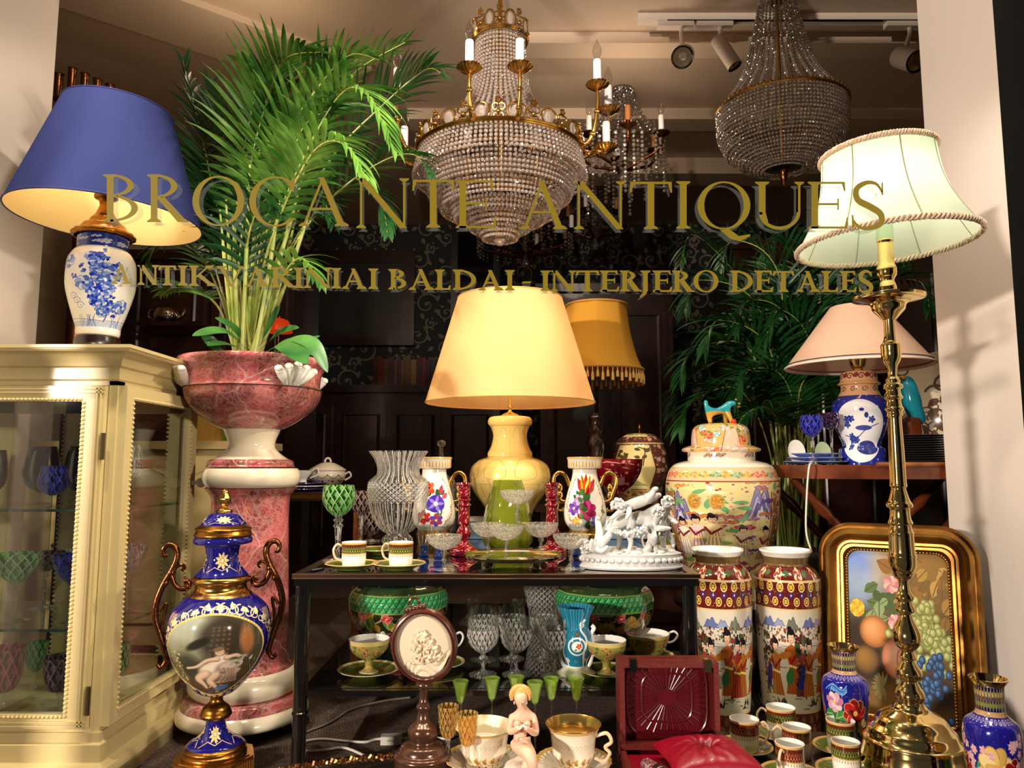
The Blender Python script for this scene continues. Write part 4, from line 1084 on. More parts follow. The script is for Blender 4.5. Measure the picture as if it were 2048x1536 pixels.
# (tip path pixels, depth), leaflet count, length, droop, material
FR = [
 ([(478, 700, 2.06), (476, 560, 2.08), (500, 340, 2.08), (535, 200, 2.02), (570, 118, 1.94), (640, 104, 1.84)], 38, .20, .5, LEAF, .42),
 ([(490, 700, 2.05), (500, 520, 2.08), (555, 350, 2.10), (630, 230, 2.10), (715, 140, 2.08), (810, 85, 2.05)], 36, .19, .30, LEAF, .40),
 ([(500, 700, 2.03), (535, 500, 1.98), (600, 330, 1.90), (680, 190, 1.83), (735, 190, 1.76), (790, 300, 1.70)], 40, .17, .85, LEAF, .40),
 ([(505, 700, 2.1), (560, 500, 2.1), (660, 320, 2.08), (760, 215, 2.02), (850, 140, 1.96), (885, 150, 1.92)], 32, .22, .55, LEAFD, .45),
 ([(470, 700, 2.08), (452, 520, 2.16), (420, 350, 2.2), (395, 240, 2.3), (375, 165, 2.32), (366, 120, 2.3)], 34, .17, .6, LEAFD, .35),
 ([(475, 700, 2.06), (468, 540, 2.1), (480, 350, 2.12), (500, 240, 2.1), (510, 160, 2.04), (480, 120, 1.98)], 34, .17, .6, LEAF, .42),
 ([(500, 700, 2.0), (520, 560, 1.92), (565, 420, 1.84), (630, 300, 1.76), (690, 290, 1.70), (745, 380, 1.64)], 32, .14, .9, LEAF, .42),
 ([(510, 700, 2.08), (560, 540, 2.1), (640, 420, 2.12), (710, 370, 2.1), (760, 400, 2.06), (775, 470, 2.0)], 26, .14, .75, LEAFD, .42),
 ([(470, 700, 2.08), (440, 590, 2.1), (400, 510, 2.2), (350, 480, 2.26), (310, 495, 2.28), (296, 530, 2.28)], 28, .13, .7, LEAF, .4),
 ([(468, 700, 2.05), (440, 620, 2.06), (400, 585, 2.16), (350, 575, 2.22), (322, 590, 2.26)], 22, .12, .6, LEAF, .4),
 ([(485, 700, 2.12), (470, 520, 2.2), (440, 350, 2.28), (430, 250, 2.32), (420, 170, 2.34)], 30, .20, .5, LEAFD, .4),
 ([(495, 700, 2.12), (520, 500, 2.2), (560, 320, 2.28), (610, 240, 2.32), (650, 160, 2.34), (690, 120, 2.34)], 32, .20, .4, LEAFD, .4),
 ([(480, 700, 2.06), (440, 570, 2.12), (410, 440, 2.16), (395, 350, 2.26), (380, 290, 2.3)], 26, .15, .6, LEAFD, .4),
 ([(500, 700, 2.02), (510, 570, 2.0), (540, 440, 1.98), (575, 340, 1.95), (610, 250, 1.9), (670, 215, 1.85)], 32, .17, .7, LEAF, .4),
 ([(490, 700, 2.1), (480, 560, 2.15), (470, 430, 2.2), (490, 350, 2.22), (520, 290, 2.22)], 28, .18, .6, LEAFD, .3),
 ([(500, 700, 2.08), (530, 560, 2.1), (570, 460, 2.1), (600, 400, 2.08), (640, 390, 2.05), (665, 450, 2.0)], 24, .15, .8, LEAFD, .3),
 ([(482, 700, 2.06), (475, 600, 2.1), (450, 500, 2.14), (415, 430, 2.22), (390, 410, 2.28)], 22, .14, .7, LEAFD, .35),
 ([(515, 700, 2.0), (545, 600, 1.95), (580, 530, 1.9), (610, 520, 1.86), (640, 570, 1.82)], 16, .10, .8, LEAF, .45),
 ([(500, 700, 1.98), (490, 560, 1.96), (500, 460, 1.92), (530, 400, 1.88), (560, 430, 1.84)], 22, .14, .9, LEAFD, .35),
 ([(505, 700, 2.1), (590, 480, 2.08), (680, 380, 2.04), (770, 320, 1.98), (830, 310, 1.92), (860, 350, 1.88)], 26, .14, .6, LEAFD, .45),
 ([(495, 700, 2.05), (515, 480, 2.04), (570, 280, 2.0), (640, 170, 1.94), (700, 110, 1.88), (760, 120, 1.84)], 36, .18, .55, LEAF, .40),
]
for path, n, L, dr_, mt, st in FR:
    frond(pm, [P(*p) for p in path], int(n * .72), L * 1.12, mt, STEMM, dr_, .0105, st)
for (x0, x1, y1, dd) in ((474, 452, 400, 1.98), (484, 500, 330, 1.94), (500, 612, 330, 1.96), (508, 560, 400, 1.92), (492, 520, 300, 2.0), (516, 640, 360, 2.04),(470, 440, 420, 2.0), (488, 496, 380, 2.12), (512, 580, 430, 1.98), (520, 600, 400, 2.1), (496, 540, 360, 2.05), (478, 466, 440, 1.96)):
    g = G(); base = pm.location
    g.tube([Vector(p) - base for p in cr([P(x0, 715, dd), P((x0 + x1) / 2, (715 + y1) / 2 + 10, dd), P(x1, y1, dd)], 5)], [.0055] * 8 + [.003] * 3, 6)
    g.obj('cane', STEMM, pm)
bp_ = th('broadleaf_plant', 'low plant with broad leaves spilling over the marble planter rim', 'plant', (P(540, 733, 1.98).x, 1.98, zs))
for pts, W in (([(500, 705, 1.96), (450, 665, 1.88), (385, 672, 1.8)], .022), ([(505, 700, 1.98), (470, 660, 1.93), (430, 636, 1.88)], .018), ([(500, 705, 1.95), (455, 690, 1.87), (415, 692, 1.8)], .02), ([(520, 700, 2.0), (560, 665, 1.98), (598, 656, 1.95)], .016),
               ([(530, 705, 1.96), (580, 680, 1.88), (625, 690, 1.82), (655, 745, 1.78)], .02), ([(530, 706, 1.95), (570, 690, 1.86), (615, 728, 1.76)], .03), ([(525, 706, 1.97), (600, 700, 1.92), (650, 715, 1.86)], .014), ([(480, 705, 1.95), (440, 700, 1.88), (400, 660, 1.85)], .016), ([(545, 700, 2.0), (600, 690, 1.96), (640, 672, 1.93)], .012), ([(515, 700, 1.98), (540, 650, 1.96), (560, 610, 1.95)], .012)):
    q = [Vector(v) - bp_.location for v in cr([P(*p) for p in pts], 8)]
    g = G(); n = len(q); vs = []
    for i, p in enumerate(q):
        t = (q[min(i + 1, n - 1)] - q[max(i - 1, 0)]).normalized(); f = i / (n - 1)
        wv = t.cross(Vector((0, -.75, .6))).normalized(); ww = W * max(.06, sin(pi * max(0, (f - .25) / .75)) ** .8 if f > .25 else .06)
        nn = wv.cross(t) * ww * .25
        vs += [p - wv * ww + nn, p, p + wv * ww + nn]
    g.add(vs, [f for i in range(n - 1) for f in ((i * 3, i * 3 + 1, i * 3 + 4, i * 3 + 3), (i * 3 + 1, i * 3 + 2, i * 3 + 5, i * 3 + 4))])
    g.obj('leaf', LEAFB, bp_, smooth=60)

# ================================================================ cobalt urn with handles
def scrolls(cv, x0, y0, x1, y1, n, col, r=26, w=4):
    for _ in range(n):
        x, y = rnd.uniform(x0, x1), rnd.uniform(y0, y1)
        rr = r * rnd.uniform(.6, 1.2); a = rnd.random() * 6
        cv.spiral(x, y, rr, col, w, 1.2, a, rnd.choice((-1, 1)))
        for k in range(3): cv.leaf(x + cos(a + k) * rr, y + sin(a + k) * rr, rr * .6, a + k + 1.2, col, .25)
COB = (22, 20, 104)
uv_ = Cv(1400, 640, COB)
for cx in (700, 0, 1400):
    for k in range(46):
        t = 2 * pi * k / 46
        x, y = cx + cos(t) * 300, 300 + sin(t) * 268
        uv_.spiral(x, y, 34, (232, 205, 150), 7, 1.1, t, 1 if k % 2 else -1)
        uv_.leaf(x, y, 44, t + (k % 3) - 1, (235, 210, 160), .28)
    for sx in (-1, 1):
        for k in range(5):
            uv_.line([(cx + sx * 255 + k * 14, 470), (cx + sx * 255 + k * 14 - 40, 540)], 3, (232, 205, 150)); uv_.line([(cx + sx * 255 + k * 14 - 50, 470), (cx + sx * 255 + k * 14 - 8, 540)], 3, (232, 205, 150))
    uv_.ring(cx, 560, 44, 28, 6, (232, 205, 150))
cx, cy, rx, ry = 672, 290, 262, 262
uv_.ell(cx, cy, rx, ry, (205, 164, 80)); uv_.ell(cx, cy, rx - 12, ry - 12, (74, 70, 52))
msk = uv_.a.copy()
uv_.ell(cx - 110, cy + 130, 160, 130, (168, 172, 150), .4, .9, 60); uv_.ell(cx - 150, cy + 40, 130, 60, (120, 118, 88), 0, .8, 60)
uv_.ell(cx + 40, cy + 120, 100, 130, (52, 42, 32), 0, .9, 50)
for k in range(4): uv_.soft([(cx - 10 + k * 24, cy + 10), (cx + 6 + k * 22, cy + 180)], 9, 8, (96 + 10 * k, 86, 66), .5)
uv_.ell(cx + 150, cy + 90, 34, 90, (168, 108, 62), .1, .9, 20); uv_.ell(cx - 60, cy + 90, 60, 24, (34, 32, 22), .6, .9, 12)
uv_.ell(cx - 10, cy - 140, 230, 80, (88, 66, 40), .2, .9, 40); uv_.ell(cx - 120, cy - 50, 60, 80, (44, 48, 30), 0, .8, 40)
SKN = (206, 176, 146)
uv_.soft([(cx - 20, cy - 84), (cx + 20, cy - 50), (cx + 44, cy - 8)], 44, 32, (214, 196, 172)); uv_.soft([(cx + 60, cy - 70), (cx + 110, cy - 50)], 40, 30, (190, 170, 150))
uv_.soft([(cx + 24, cy - 4), (cx - 20, cy - 10), (cx - 70, cy - 48), (cx - 122, cy - 60)], 13, 7, SKN); uv_.soft([(cx + 62, cy), (cx + 104, cy + 8), (cx + 136, cy - 14)], 13, 8, SKN)
uv_.soft([(cx - 30, cy - 96), (cx - 76, cy - 130), (cx - 58, cy - 164), (cx - 44, cy - 196)], 25, 9, SKN); uv_.soft([(cx + 20, cy - 104), (cx - 16, cy - 150), (cx + 10, cy - 186), (cx + 30, cy - 206)], 24, 9, SKN)
uv_.ell(cx + 34, cy + 36, 21, 25, (150, 120, 96), .3, 1, 8); uv_.ell(cx + 32, cy + 38, 17, 21, SKN, .3, 1, 8); uv_.ell(cx + 28, cy + 56, 24, 14, (120, 92, 62), .3, 1, 8)
for k in range(3): uv_.ell(cx + 24 + k * 8, cy + 36 - (k % 2) * 6, 2.4, 1.6, (90, 60, 50))
for k in range(26): uv_.soft([(cx + 30 + k * 4, cy - 60 - k), (cx + 50 + k * 3, cy - 110), (cx + 16 + k * 5, cy - 165)], 5, 3, rnd.choice([(190, 130, 100), (214, 196, 172), (170, 100, 80), (206, 186, 166)]), .6)
for k in range(14): uv_.leaf(cx + 130 + rnd.gauss(0, 26), cy - 40 + rnd.gauss(0, 34), 34, rnd.random() * 6, rnd.choice([(176, 164, 146), (120, 110, 90), (200, 190, 170)]), .25)
uv_.ell(cx + 60, cy - 200, 44, 18, (86, 110, 150)); uv_.speck(cx - 230, cy - 180, cx - 150, cy + 40, 70, [(150, 140, 80), (200, 190, 140), (60, 66, 40)], 2, 7)
keep = np.hypot((np.arange(1400)[None, :] - cx) / (rx - 12), (np.arange(640)[:, None] - cy) / (ry - 12)) > 1
uv_.a[keep] = msk[keep]
for k in range(90): t = 2 * pi * k / 90; uv_.ell(cx + cos(t) * (rx - 5), cy + sin(t) * (ry - 5), 5, 5, (240, 215, 140))
UBODY = image_mat('cobalt_urn_scene', uv_, .08, 0, .8)
cb = Cv(800, 200, COB)
for x in (0, 200, 400, 600, 800):
    for k in range(9):
        t = 2 * pi * k / 9; cb.leaf(x + cos(t) * 12, 100 + sin(t) * 12, 44, t, (225, 196, 130), .22)
    cb.ell(x, 100, 13, 13, (236, 214, 150)); cb.line([(x - 90, 30), (x - 50, 60), (x, 40), (x + 50, 60), (x + 90, 30)], 4, (225, 196, 130))
    for k in range(6): cb.ell(x + rnd.gauss(0, 50), 100 + rnd.gauss(0, 45), 4, 4, (225, 196, 130))
UBLUE = image_mat('cobalt_gilt_flowers', cb, .08, 0, .8)
COBP = pbr('cobalt_glaze', S(24, 20, 100), .08, coat=.8)
a = Ax(439, 1260, 1.70, 0.0)
ur = th('lidded_urn', 'cobalt and gold porcelain urn with scroll handles and painted scene', 'vase', a.loc)
G().lathe(a.pr([(1182, 60), (1186, 61), (1196, 76), (1215, 95), (1235, 103), (1260, 105), (1290, 101), (1330, 84), (1360, 61), (1380, 40), (1388, 24)], 6), 96, a.az).obj('body', UBODY, ur)
g = G(); g.lathe(a.pr([(1148, 50), (1152, 57), (1158, 60), (1164, 57), (1166, 53), (1172, 52), (1178, 54), (1184, 61), (1190, 66)], 4), 56, a.az); g.obj('collar', GOLD, ur)
G().lathe(a.pr([(1086, 42), (1092, 36), (1110, 33), (1125, 36), (1140, 46), (1149, 55)], 5), 56, a.az).obj('neck', UBLUE, ur)
ld = G().lathe(a.pr([(1024, 12), (1026, 24), (1032, 34), (1042, 43), (1050, 47)], 5), 56, a.az).obj('lid', UBLUE, ur)
g = G(); 
g.lathe(a.pr([(1049, 47), (1055, 56), (1058, 58), (1060, 55), (1066, 58), (1070, 59), (1073, 56)], 3), 56, a.az); g.obj('lid_band', GOLDD, ld)
g = G(); g.lathe(a.pr([(1072, 56), (1076, 59), (1081, 60), (1086, 57), (1088, 42)], 3), 56, a.az); g.obj('lid_rim', COBP, ld)
g = G(); g.lathe(a.pr([(978, 1), (982, 6), (988, 8), (998, 13), (1006, 10), (1012, 6), (1015, 8), (1019, 15), (1024, 17)], 4), 24, a.az, flute=(8, .06)); g.obj('finial', GOLD, ld)
g = G(); g.lathe(a.pr([(1386, 22), (1392, 14), (1402, 14), (1412, 26), (1420, 30), (1428, 33), (1434, 28)], 4), 40, a.az); g.obj('knop', GOLDD, ur)
G().lathe(a.pr([(1432, 21), (1445, 20), (1460, 25), (1474, 40), (1482, 54), (1488, 58)], 5), 56, a.az).obj('foot', UBLUE, ur)
g = G(); g.lathe(a.pr([(1486, 57), (1490, 62), (1494, 63), (1497, 62), (1500, 65), (1505, 66), (1509, 65)], 3), 56, a.az); g.obj('foot_band', GOLDD, ur)
hb = 78 * mpp(430, 1520, 1.70)
g = G()
oc = [(hb * cos(pi / 8 + k * pi / 4 + a.az) * 1.08, hb * sin(pi / 8 + k * pi / 4 + a.az) * 1.08) for k in range(8)]
zp = Z(1509, 1.70)
g.slab(oc, 0, zp); g.slab([(x * .9, y * .9) for x, y in oc], zp - .004, zp + .002)
for k in range(8):
    p, q = Vector(oc[k]).to_3d(), Vector(oc[(k + 1) % 8]).to_3d()
    for j in range(9): c = p + (q - p) * (j + .5) / 9; g.tube([c, c + Vector((0, 0, zp - .006))], .003, 6)
g.obj('plinth', GOLD, ur)
for sg in (1, -1):
    g = G()
    def hp(l): return cr([a.face(a.off(sg * x, y)) for x, y in l], 6)
    main = hp([(118, 1318), (112, 1325), (105, 1318), (102, 1306), (112, 1270), (124, 1235), (127, 1210), (122, 1185), (112, 1160), (98, 1135), (90, 1115), (90, 1098), (97, 1088), (108, 1086), (116, 1094), (114, 1106), (107, 1106)])
    n = len(main)
    g.tube(main, [.0045 + .003 * sin(pi * i / n) for i in range(n)], 10)
    g.tube(hp([(100, 1140), (94, 1158), (86, 1170), (72, 1174), (64, 1168), (66, 1160), (74, 1160)]), .0058, 10)
    g.tube(hp([(97, 1140), (90, 1130), (80, 1126), (74, 1132), (79, 1138)]), .004, 8)
    g.tube(hp([(118, 1215), (110, 1202), (106, 1205), (112, 1240), (108, 1262)]), .0038, 8)
    g.tube(hp([(102, 1306), (104, 1290), (98, 1300)]), .004, 8)
    for (x, y) in ((98, 1140), (110, 1160)): g.ball(a.face(a.off(sg * x, y)), .0085, 10, 6)
    for (x, y) in ((122, 1190), (124, 1222)):
        p = a.face(a.off(sg * x, y)); g.ball(p, (.006, .006, .014), 8, 6)
    g.obj('handle', BRONZE, ur)
# ================================================================ glass topped trolley
TD0, TD1 = 1.66, 2.72
ZTT = Z(1148, TD0)
XT0, XT1 = P(588, 1148, TD0).x, P(1397, 1148, TD0).x
ZLS = Z(1386, TD0)
tr_ = th('glass_table', 'black and brass two tier glass table holding crystal and porcelain', 'table', (0, 0, 0))
def rim(z0, z1, x0, x1, y0, y1, wd):
    g = G(); g.box2((x0, y0, z0), (x1, y0 + wd, z1)); g.box2((x0, y1 - wd, z0), (x1, y1, z1)); g.box2((x0, y0 + wd, z0), (x0 + wd, y1 - wd, z1)); g.box2((x1 - wd, y0 + wd, z0), (x1, y1 - wd, z1)); return g
rim(Z(1172, TD0), ZTT - .008, XT0, XT1, TD0, TD1, .03).obj('top_frame', BLACKM, tr_)
e = rim(ZTT - .008, ZTT, XT0 - .003, XT1 + .003, TD0 - .003, TD1 + .003, .022).obj('brass_edge', pbr('bronze_edge', S(120, 84, 60), .25, 1.), tr_)
g = G()
for z in (ZTT, ZTT - .009):
    g.tube([(XT0 - .003, TD0 - .004, z), (XT1 + .003, TD0 - .004, z)], .0013, 6)
g.obj('brass_line', pbr('pale_brass', S(220, 190, 150), .2, 1.), tr_)
TGL = glass('table_glass', (.52, .52, .48, 1), .13, None, .015)
G().box2((XT0 + .02, TD0 + .02, ZTT - .007), (XT1 - .02, TD1 - .02, ZTT - .001)).obj('glass_top', TGL, tr_)
for (x, y) in ((XT0 + .016, TD0 + .02), (XT1 - .016, TD0 + .02), (XT0 + .016, TD1 - .03), (XT1 - .016, TD1 - .03)):
    lg = G().lathe([(.0155, 0), (.0155, Z(1172, TD0))], 24, c=(x, y, 0)).obj('leg', BLACKM, tr_)
    zr_ = Z(1432, TD0)
    G().lathe([(.0155, -.004), (.0175, -.002), (.0175, .002), (.0155, .004)], 24, c=(x, y, zr_)).obj('leg_ring', STEEL, lg)
rim(ZLS - .013, ZLS - .001, XT0 + .015, XT1 - .015, TD0 + .02, TD1 - .03, .02).obj('shelf_frame', BLACKM, tr_)
SGL = glass('shelf_smoked_glass', (.42, .42, .36, 1), .10, None, .03, .06, (.12, .10, .07, 1))
G().box2((XT0 + .03, TD0 + .035, ZLS - .008), (XT1 - .03, TD1 - .04, ZLS)).obj('glass_shelf', SGL, tr_)
TT = ZTT + .0005
LS = ZLS + .0005

# ---- demitasse cup with saucer
def band_cv(main, red=False):
    c = Cv(512, 128, (246, 242, 232))
    c.rect(0, 118, 512, 128, (214, 170, 96)); c.rect(0, 106, 512, 119, (96, 40, 24)); c.rect(0, 74, 512, 106, main); c.rect(0, 70, 512, 75, (206, 160, 84))
    for x in range(0, 512, 16): c.line([(x, 76), (x + 16, 104)], 1.6, (206, 160, 84)); c.line([(x + 16, 76), (x, 104)], 1.6, (206, 160, 84)); c.ell(x + 8, 86, 2.5, 2.5, (220, 180, 100)); c.leaf(x + 8, 69, 14, -pi / 2, (200, 156, 84), .25)
    return c
CUPG = image_mat('green_banded_cup', band_cv((52, 78, 26)), .12, 0, .6)
CUPR = image_mat('red_banded_cup', band_cv((110, 30, 26)), .12, 0, .6)
sc = Cv(512, 64, (246, 240, 226))
sc.rect(0, 34, 512, 58, (96, 112, 44)); sc.rect(0, 57, 512, 64, (214, 170, 96)); sc.rect(0, 31, 512, 35, (206, 160, 84))
for x in range(0, 512, 10): sc.leaf(x, 31, 10, -pi / 2, (206, 160, 84), .25)
def rad_uv(g, r):
    """planar radius -> v for dishes"""
    for i, f in enumerate(g.f): g.uv[i] = [(q[0], min(1., hypot(g.v[k][0], g.v[k][1]) / r)) for q, k in zip(g.uv[i], f)]
    return g
SAUC = image_mat('green_band_saucer', sc, .12, 0, .6)
def saucer(label, loc, r=.056, name='saucer', mt=None, cat='saucer', group=None, h=.014):
    g = G().lathe([(0, 0), (r * .55, 0), (r * .58, .002), (r * .8, h * .6), (r, h), (r * .985, h + .0012), (r * .78, h * .6 + .0016), (r * .5, .004), (0, .0035)], 48)
    o = rad_uv(g, r).obj(name, mt or SAUC, None, loc)
    return tag(o, label, cat, group)
def demitasse(label, loc, r=.0272, h=.054, mt=None, rz=0., group='green and gold banded demitasse cups', flare=1.0):
    t = th('demitasse_cup', label, 'cup', loc, group)
    pr = [(0, 0), (r * .82, 0), (r * .9, .003), (r * .97, h * .3), (r * flare, h)]
    G().lathe(pr[1:], 40).obj('body', mt or CUPG, t)
    G().lathe([(0, .0), (r * .84, 0)], 32).obj('base', WHITEP, t)
    G().lathe([(r * flare, h), (r * flare - .0016, h + .0002), (r * .95 - .0016, h * .3), (r * .85, .004), (0, .004)], 40).obj('lining', WHITEP, t)
    pts = cr([(r * .97, 0, h * .84), (r * 1.32, 0, h * .92), (r * 1.62, 0, h * .70), (r * 1.45, 0, h * .38), (r * .95, 0, h * .26)], 6)
    G().tube([(x * cos(rz), x * sin(rz), z) for x, y, z in pts], .0026, 8).obj('handle', pbr('gilt_white_handle', S(226, 200, 160), .18, .1, .5), t)
    return t
d = 1.735
for (cx, lab, hz) in ((708, 'saucer under the demitasse cup beside the green wine glass', 3.3), (802, 'saucer under the demitasse cup in front of the crystal vase', 2.9)):
    d = 1.735; X = P(cx - 4, 1125, d).x
    saucer('green banded ' + lab, (X, d, TT), .062, group='green banded saucers')
    demitasse('green banded demitasse cup ' + ('beside the green wine glass' if cx < 750 else 'in front of the crystal vase'), (X + .004, d, TT + .004), .0285, .057, rz=hz)
d = 2.02; X = P(757, 1085, d).x
saucer('dark green saucer leaning behind the two demitasse cups', (X, d, TT), .06, group='green banded saucers')
d = 1.95; X = P(1324, 1085, d).x
demitasse('gold and green cup half hidden behind the white putti group', (X, d, TT), .033, .060, rz=2.6)
# ---- wine glasses at the left end of the table
stemware('wine_glass', 'tall green cut wine glass at the left end of the glass table', 'glass', 677, 1.88, TT, [(970, 30), (985, 33), (1000, 33), (1018, 25), (1030, 13)], [(1030, 10), (1036, 7), (1040, 11), (1046, 7), (1052, 11), (1060, 7), (1110, 5), (1118, 8)], 30, (GREENG, CRYST))
stemware('wine_glass', 'dark amethyst cut wine glass behind the green one', 'glass', 722, 2.15, TT, [(982, 22), (1000, 23), (1018, 18), (1028, 9)], [(1028, 8), (1036, 5), (1085, 4), (1092, 7)], 24, (MAROONG, CRYST))
stemware('wine_glass', 'amethyst cut goblet behind the crystal vase', 'glass', 740, 2.35, TT, [(1022, 20), (1034, 25), (1052, 25), (1068, 14)], [(1068, 6), (1076, 4), (1084, 6)], 22, (MAROONG, CRYST))
# ---- crystal vase
a = Ax(796, 1000, 2.05, TT)
cv_ = th('crystal_vase', 'large cut crystal vase with flared rim on the glass table', 'vase', a.loc)
FLUT = lambda n, dp: (lambda an, z, r: r * (1 + dp * (abs(cos(n * an / 2)) - .6)))
G().lathe(wall(a.pr([(902, 58), (905, 57), (918, 48), (934, 42), (948, 43), (958, 54), (964, 59)], 5), .0045), 96, a.az, flute=FLUT(28, .05)).obj('fluted_neck', CRYFL, cv_)
def diam(n, m, dp, z0, z1):
    def f(an, z, r):
        p = (z - z0) / (z1 - z0)
        return r * (1 + dp * (abs(((an * n / (2 * pi) + p * m) % 1) - .5) + abs(((an * n / (2 * pi) - p * m) % 1) - .5) - .5))
    return f
zb_, zt_ = Z(1004, 2.05) - a.z0, Z(964, 2.05) - a.z0
pr = a.pr([(964, 59), (975, 60), (990, 60), (1004, 57)], 7)
G().lathe(pr, 168, a.az, flute=diam(28, 4, .10, zb_, zt_)).obj('diamond_band', CRYDI, cv_)
G().lathe(a.pr([(1004, 57), (1020, 54), (1040, 46), (1058, 34), (1066, 22)], 5), 96, a.az, flute=FLUT(28, .06)).obj('fluted_body', CRYFL, cv_)
pr = a.pr([(1066, 20), (1070, 24), (1076, 30), (1082, 31), (1086, 28)], 4); pr[0] = (pr[0][0], 0)
G().lathe(pr, 72, a.az, flute=FLUT(18, .05)).obj('foot', CRYST, cv_)
# ---- pair of flower vases with gold handles
def bouquet(cv, cx, cy, s, kind):
    if kind:   # tulip and rose
        for k in range(5): cv.leaf(cx - 10 + k * 4, cy - 10, 80 * s, 1.2 + k * .35, (60, 110, 50), .25, (30, 70, 30))
        for k, c in enumerate(((196, 40, 30), (232, 150, 40), (214, 70, 30), (240, 190, 70), (190, 36, 36))):
            cv.leaf(cx + 6 * s, cy + 40 * s, 96 * s, 2.25 - k * .36, c, .20, (120, 20, 20))
        cv.flower(cx + 4 * s, cy - 34 * s, 44 * s, [(178, 28, 96), (208, 70, 130), (150, 18, 70)], 7, (236, 160, 190), (110, 10, 60)); cv.flower(cx - 52 * s, cy - 26 * s, 32 * s, [(96, 50, 150), (130, 80, 180)], 6, (240, 220, 120)); cv.flower(cx - 30 * s, cy + 14 * s, 26 * s, [(206, 170, 206), (180, 120, 180)], 5)
        cv.flower(cx + 50 * s, cy - 84 * s, 26 * s, [(110, 90, 190), (150, 130, 210)], 5); cv.flower(cx - 40 * s, cy - 84 * s, 20 * s, [(220, 160, 60), (240, 200, 90)], 5)
        for k in range(10): cv.leaf(cx + rnd.gauss(0, 50) * s, cy - 50 * s + rnd.gauss(0, 36) * s, 34 * s, rnd.random() * 6, rnd.choice([(60, 110, 50), (100, 140, 70)]), .3)
    else:      # morning glory
        for k in range(12): cv.leaf(cx + rnd.gauss(0, 40) * s, cy - 30 * s + rnd.gauss(0, 50) * s, 40 * s, rnd.random() * 6, rnd.choice([(70, 110, 56), (40, 84, 40)]), .3)
        cv.ell(cx + 8 * s, cy - 4 * s, 42 * s, 40 * s, (70, 44, 170)); 
        for k in range(5): cv.leaf(cx + 8 * s, cy - 4 * s, 42 * s, k * 1.256, (150, 120, 220), .18)
        cv.ell(cx + 8 * s, cy - 4 * s, 10 * s, 10 * s, (240, 230, 200))
        cv.flower(cx - 30 * s, cy + 66 * s, 34 * s, [(200, 60, 30), (226, 110, 50)], 5, (120, 20, 20)); cv.leaf(cx + 30 * s, cy + 40 * s, 50 * s, 1.1, (170, 30, 60), .25); cv.leaf(cx + 40 * s, cy + 20 * s, 44 * s, .6, (200, 70, 100), .25)
        cv.flower(cx - 46 * s, cy - 66 * s, 32 * s, [(190, 40, 40), (150, 30, 60)], 6); cv.flower(cx + 10 * s, cy - 80 * s, 30 * s, [(90, 60, 170), (170, 60, 80)], 6)
def flower_vase(label, cx, kind, d):
    cv = Cv(1024, 512, (240, 234, 222))
    for k in range(24):
        for sx in (-1, 1):
            t = k / 23.; y = 40 + 400 * t; w = 40 + 128 * sin(pi * (.15 + .8 * (1 - t))) ** .8
            cv.spiral(512 + sx * (w + 10), y, 11, (168, 124, 50), 3, 1.1, k, sx); cv.leaf(512 + sx * w, y, 20, k, (168, 124, 50), .25)
    bouquet(cv, 512, 240, 1.75, kind)
    a = Ax(cx, 1010, d, TT)
    t = th('flower_vase', label, 'vase', a.loc, 'painted vases with gold handles')
    G().lathe(a.pr([(938, 24), (955, 26), (985, 35), (1010, 41), (1030, 43), (1046, 40), (1056, 32), (1062, 26)], 6), 72, a.az).obj('body', image_mat('painted_bouquet_%d' % kind, cv, .12, 0, .6), t)
    g = G(); pr = a.pr([(1058, 28), (1064, 34), (1068, 36), (1076, 34)], 3); pr[0] = (pr[0][0], 0); g.lathe(pr, 40, a.az); g.obj('gold_foot', GOLD, t)
    cc = Cv(512, 64, (244, 238, 226)); cc.rect(0, 56, 512, 64, (196, 150, 70)); cc.rect(0, 0, 512, 6, (196, 150, 70))
    for x in range(0, 512, 16): cc.leaf(x + 8, 6, 46, pi / 2, (196, 150, 70), .09); cc.line([(x, 8), (x, 50)], 2, (150, 110, 50))
    G().lathe(wall(a.pr([(914, 35), (917, 36), (921, 34), (934, 34), (937, 31), (939, 24)], 2), .003), 48, a.az).obj('collar', image_mat('gilt_arcade_band', cc, .15, .2, .5), t)
    for sg in (1, -1):
        g = G(); hp = lambda l: cr([a.face(a.off(sg * x, y)) for x, y in l], 6)
        m = hp([(40, 1004), (50, 1000), (56, 985), (62, 968), (60, 952), (50, 945), (40, 950), (34, 962), (31, 972)])
        g.tube(m, .0062, 10); g.tube(hp([(46, 1004), (54, 1008), (56, 1018), (48, 1022), (42, 1016)]), .005, 8)
        for y in (975, 990): g.ball(a.face(a.off(sg * 50, y)), (.009, .007, .013), 10, 6)
        g.obj('handle', GOLD, t)
    return t
flower_vase('white vase with morning glory bouquet and gold handle behind crystal vase', 868, 0, 2.30)
flower_vase('white vase with red tulip and rose bouquet between gold handles', 1170, 1, 2.25)
# stoppered decanter behind
a = Ax(882, 940, 2.52, TT)
dc = th('decanter', 'crystal decanter whose stopper rises behind the morning glory vase', 'decanter', a.loc)
G().lathe(wall(a.pr([(914, 11), (918, 8), (945, 9), (965, 30), (1000, 34), (1064, 32)], 5), .003), 40, a.az).obj('body', CRYST, dc)
G().lathe(a.pr([(880, 2), (883, 8), (890, 8), (895, 4), (912, 5), (916, 6)], 4), 12, a.az).obj('stopper', CRYST, dc)
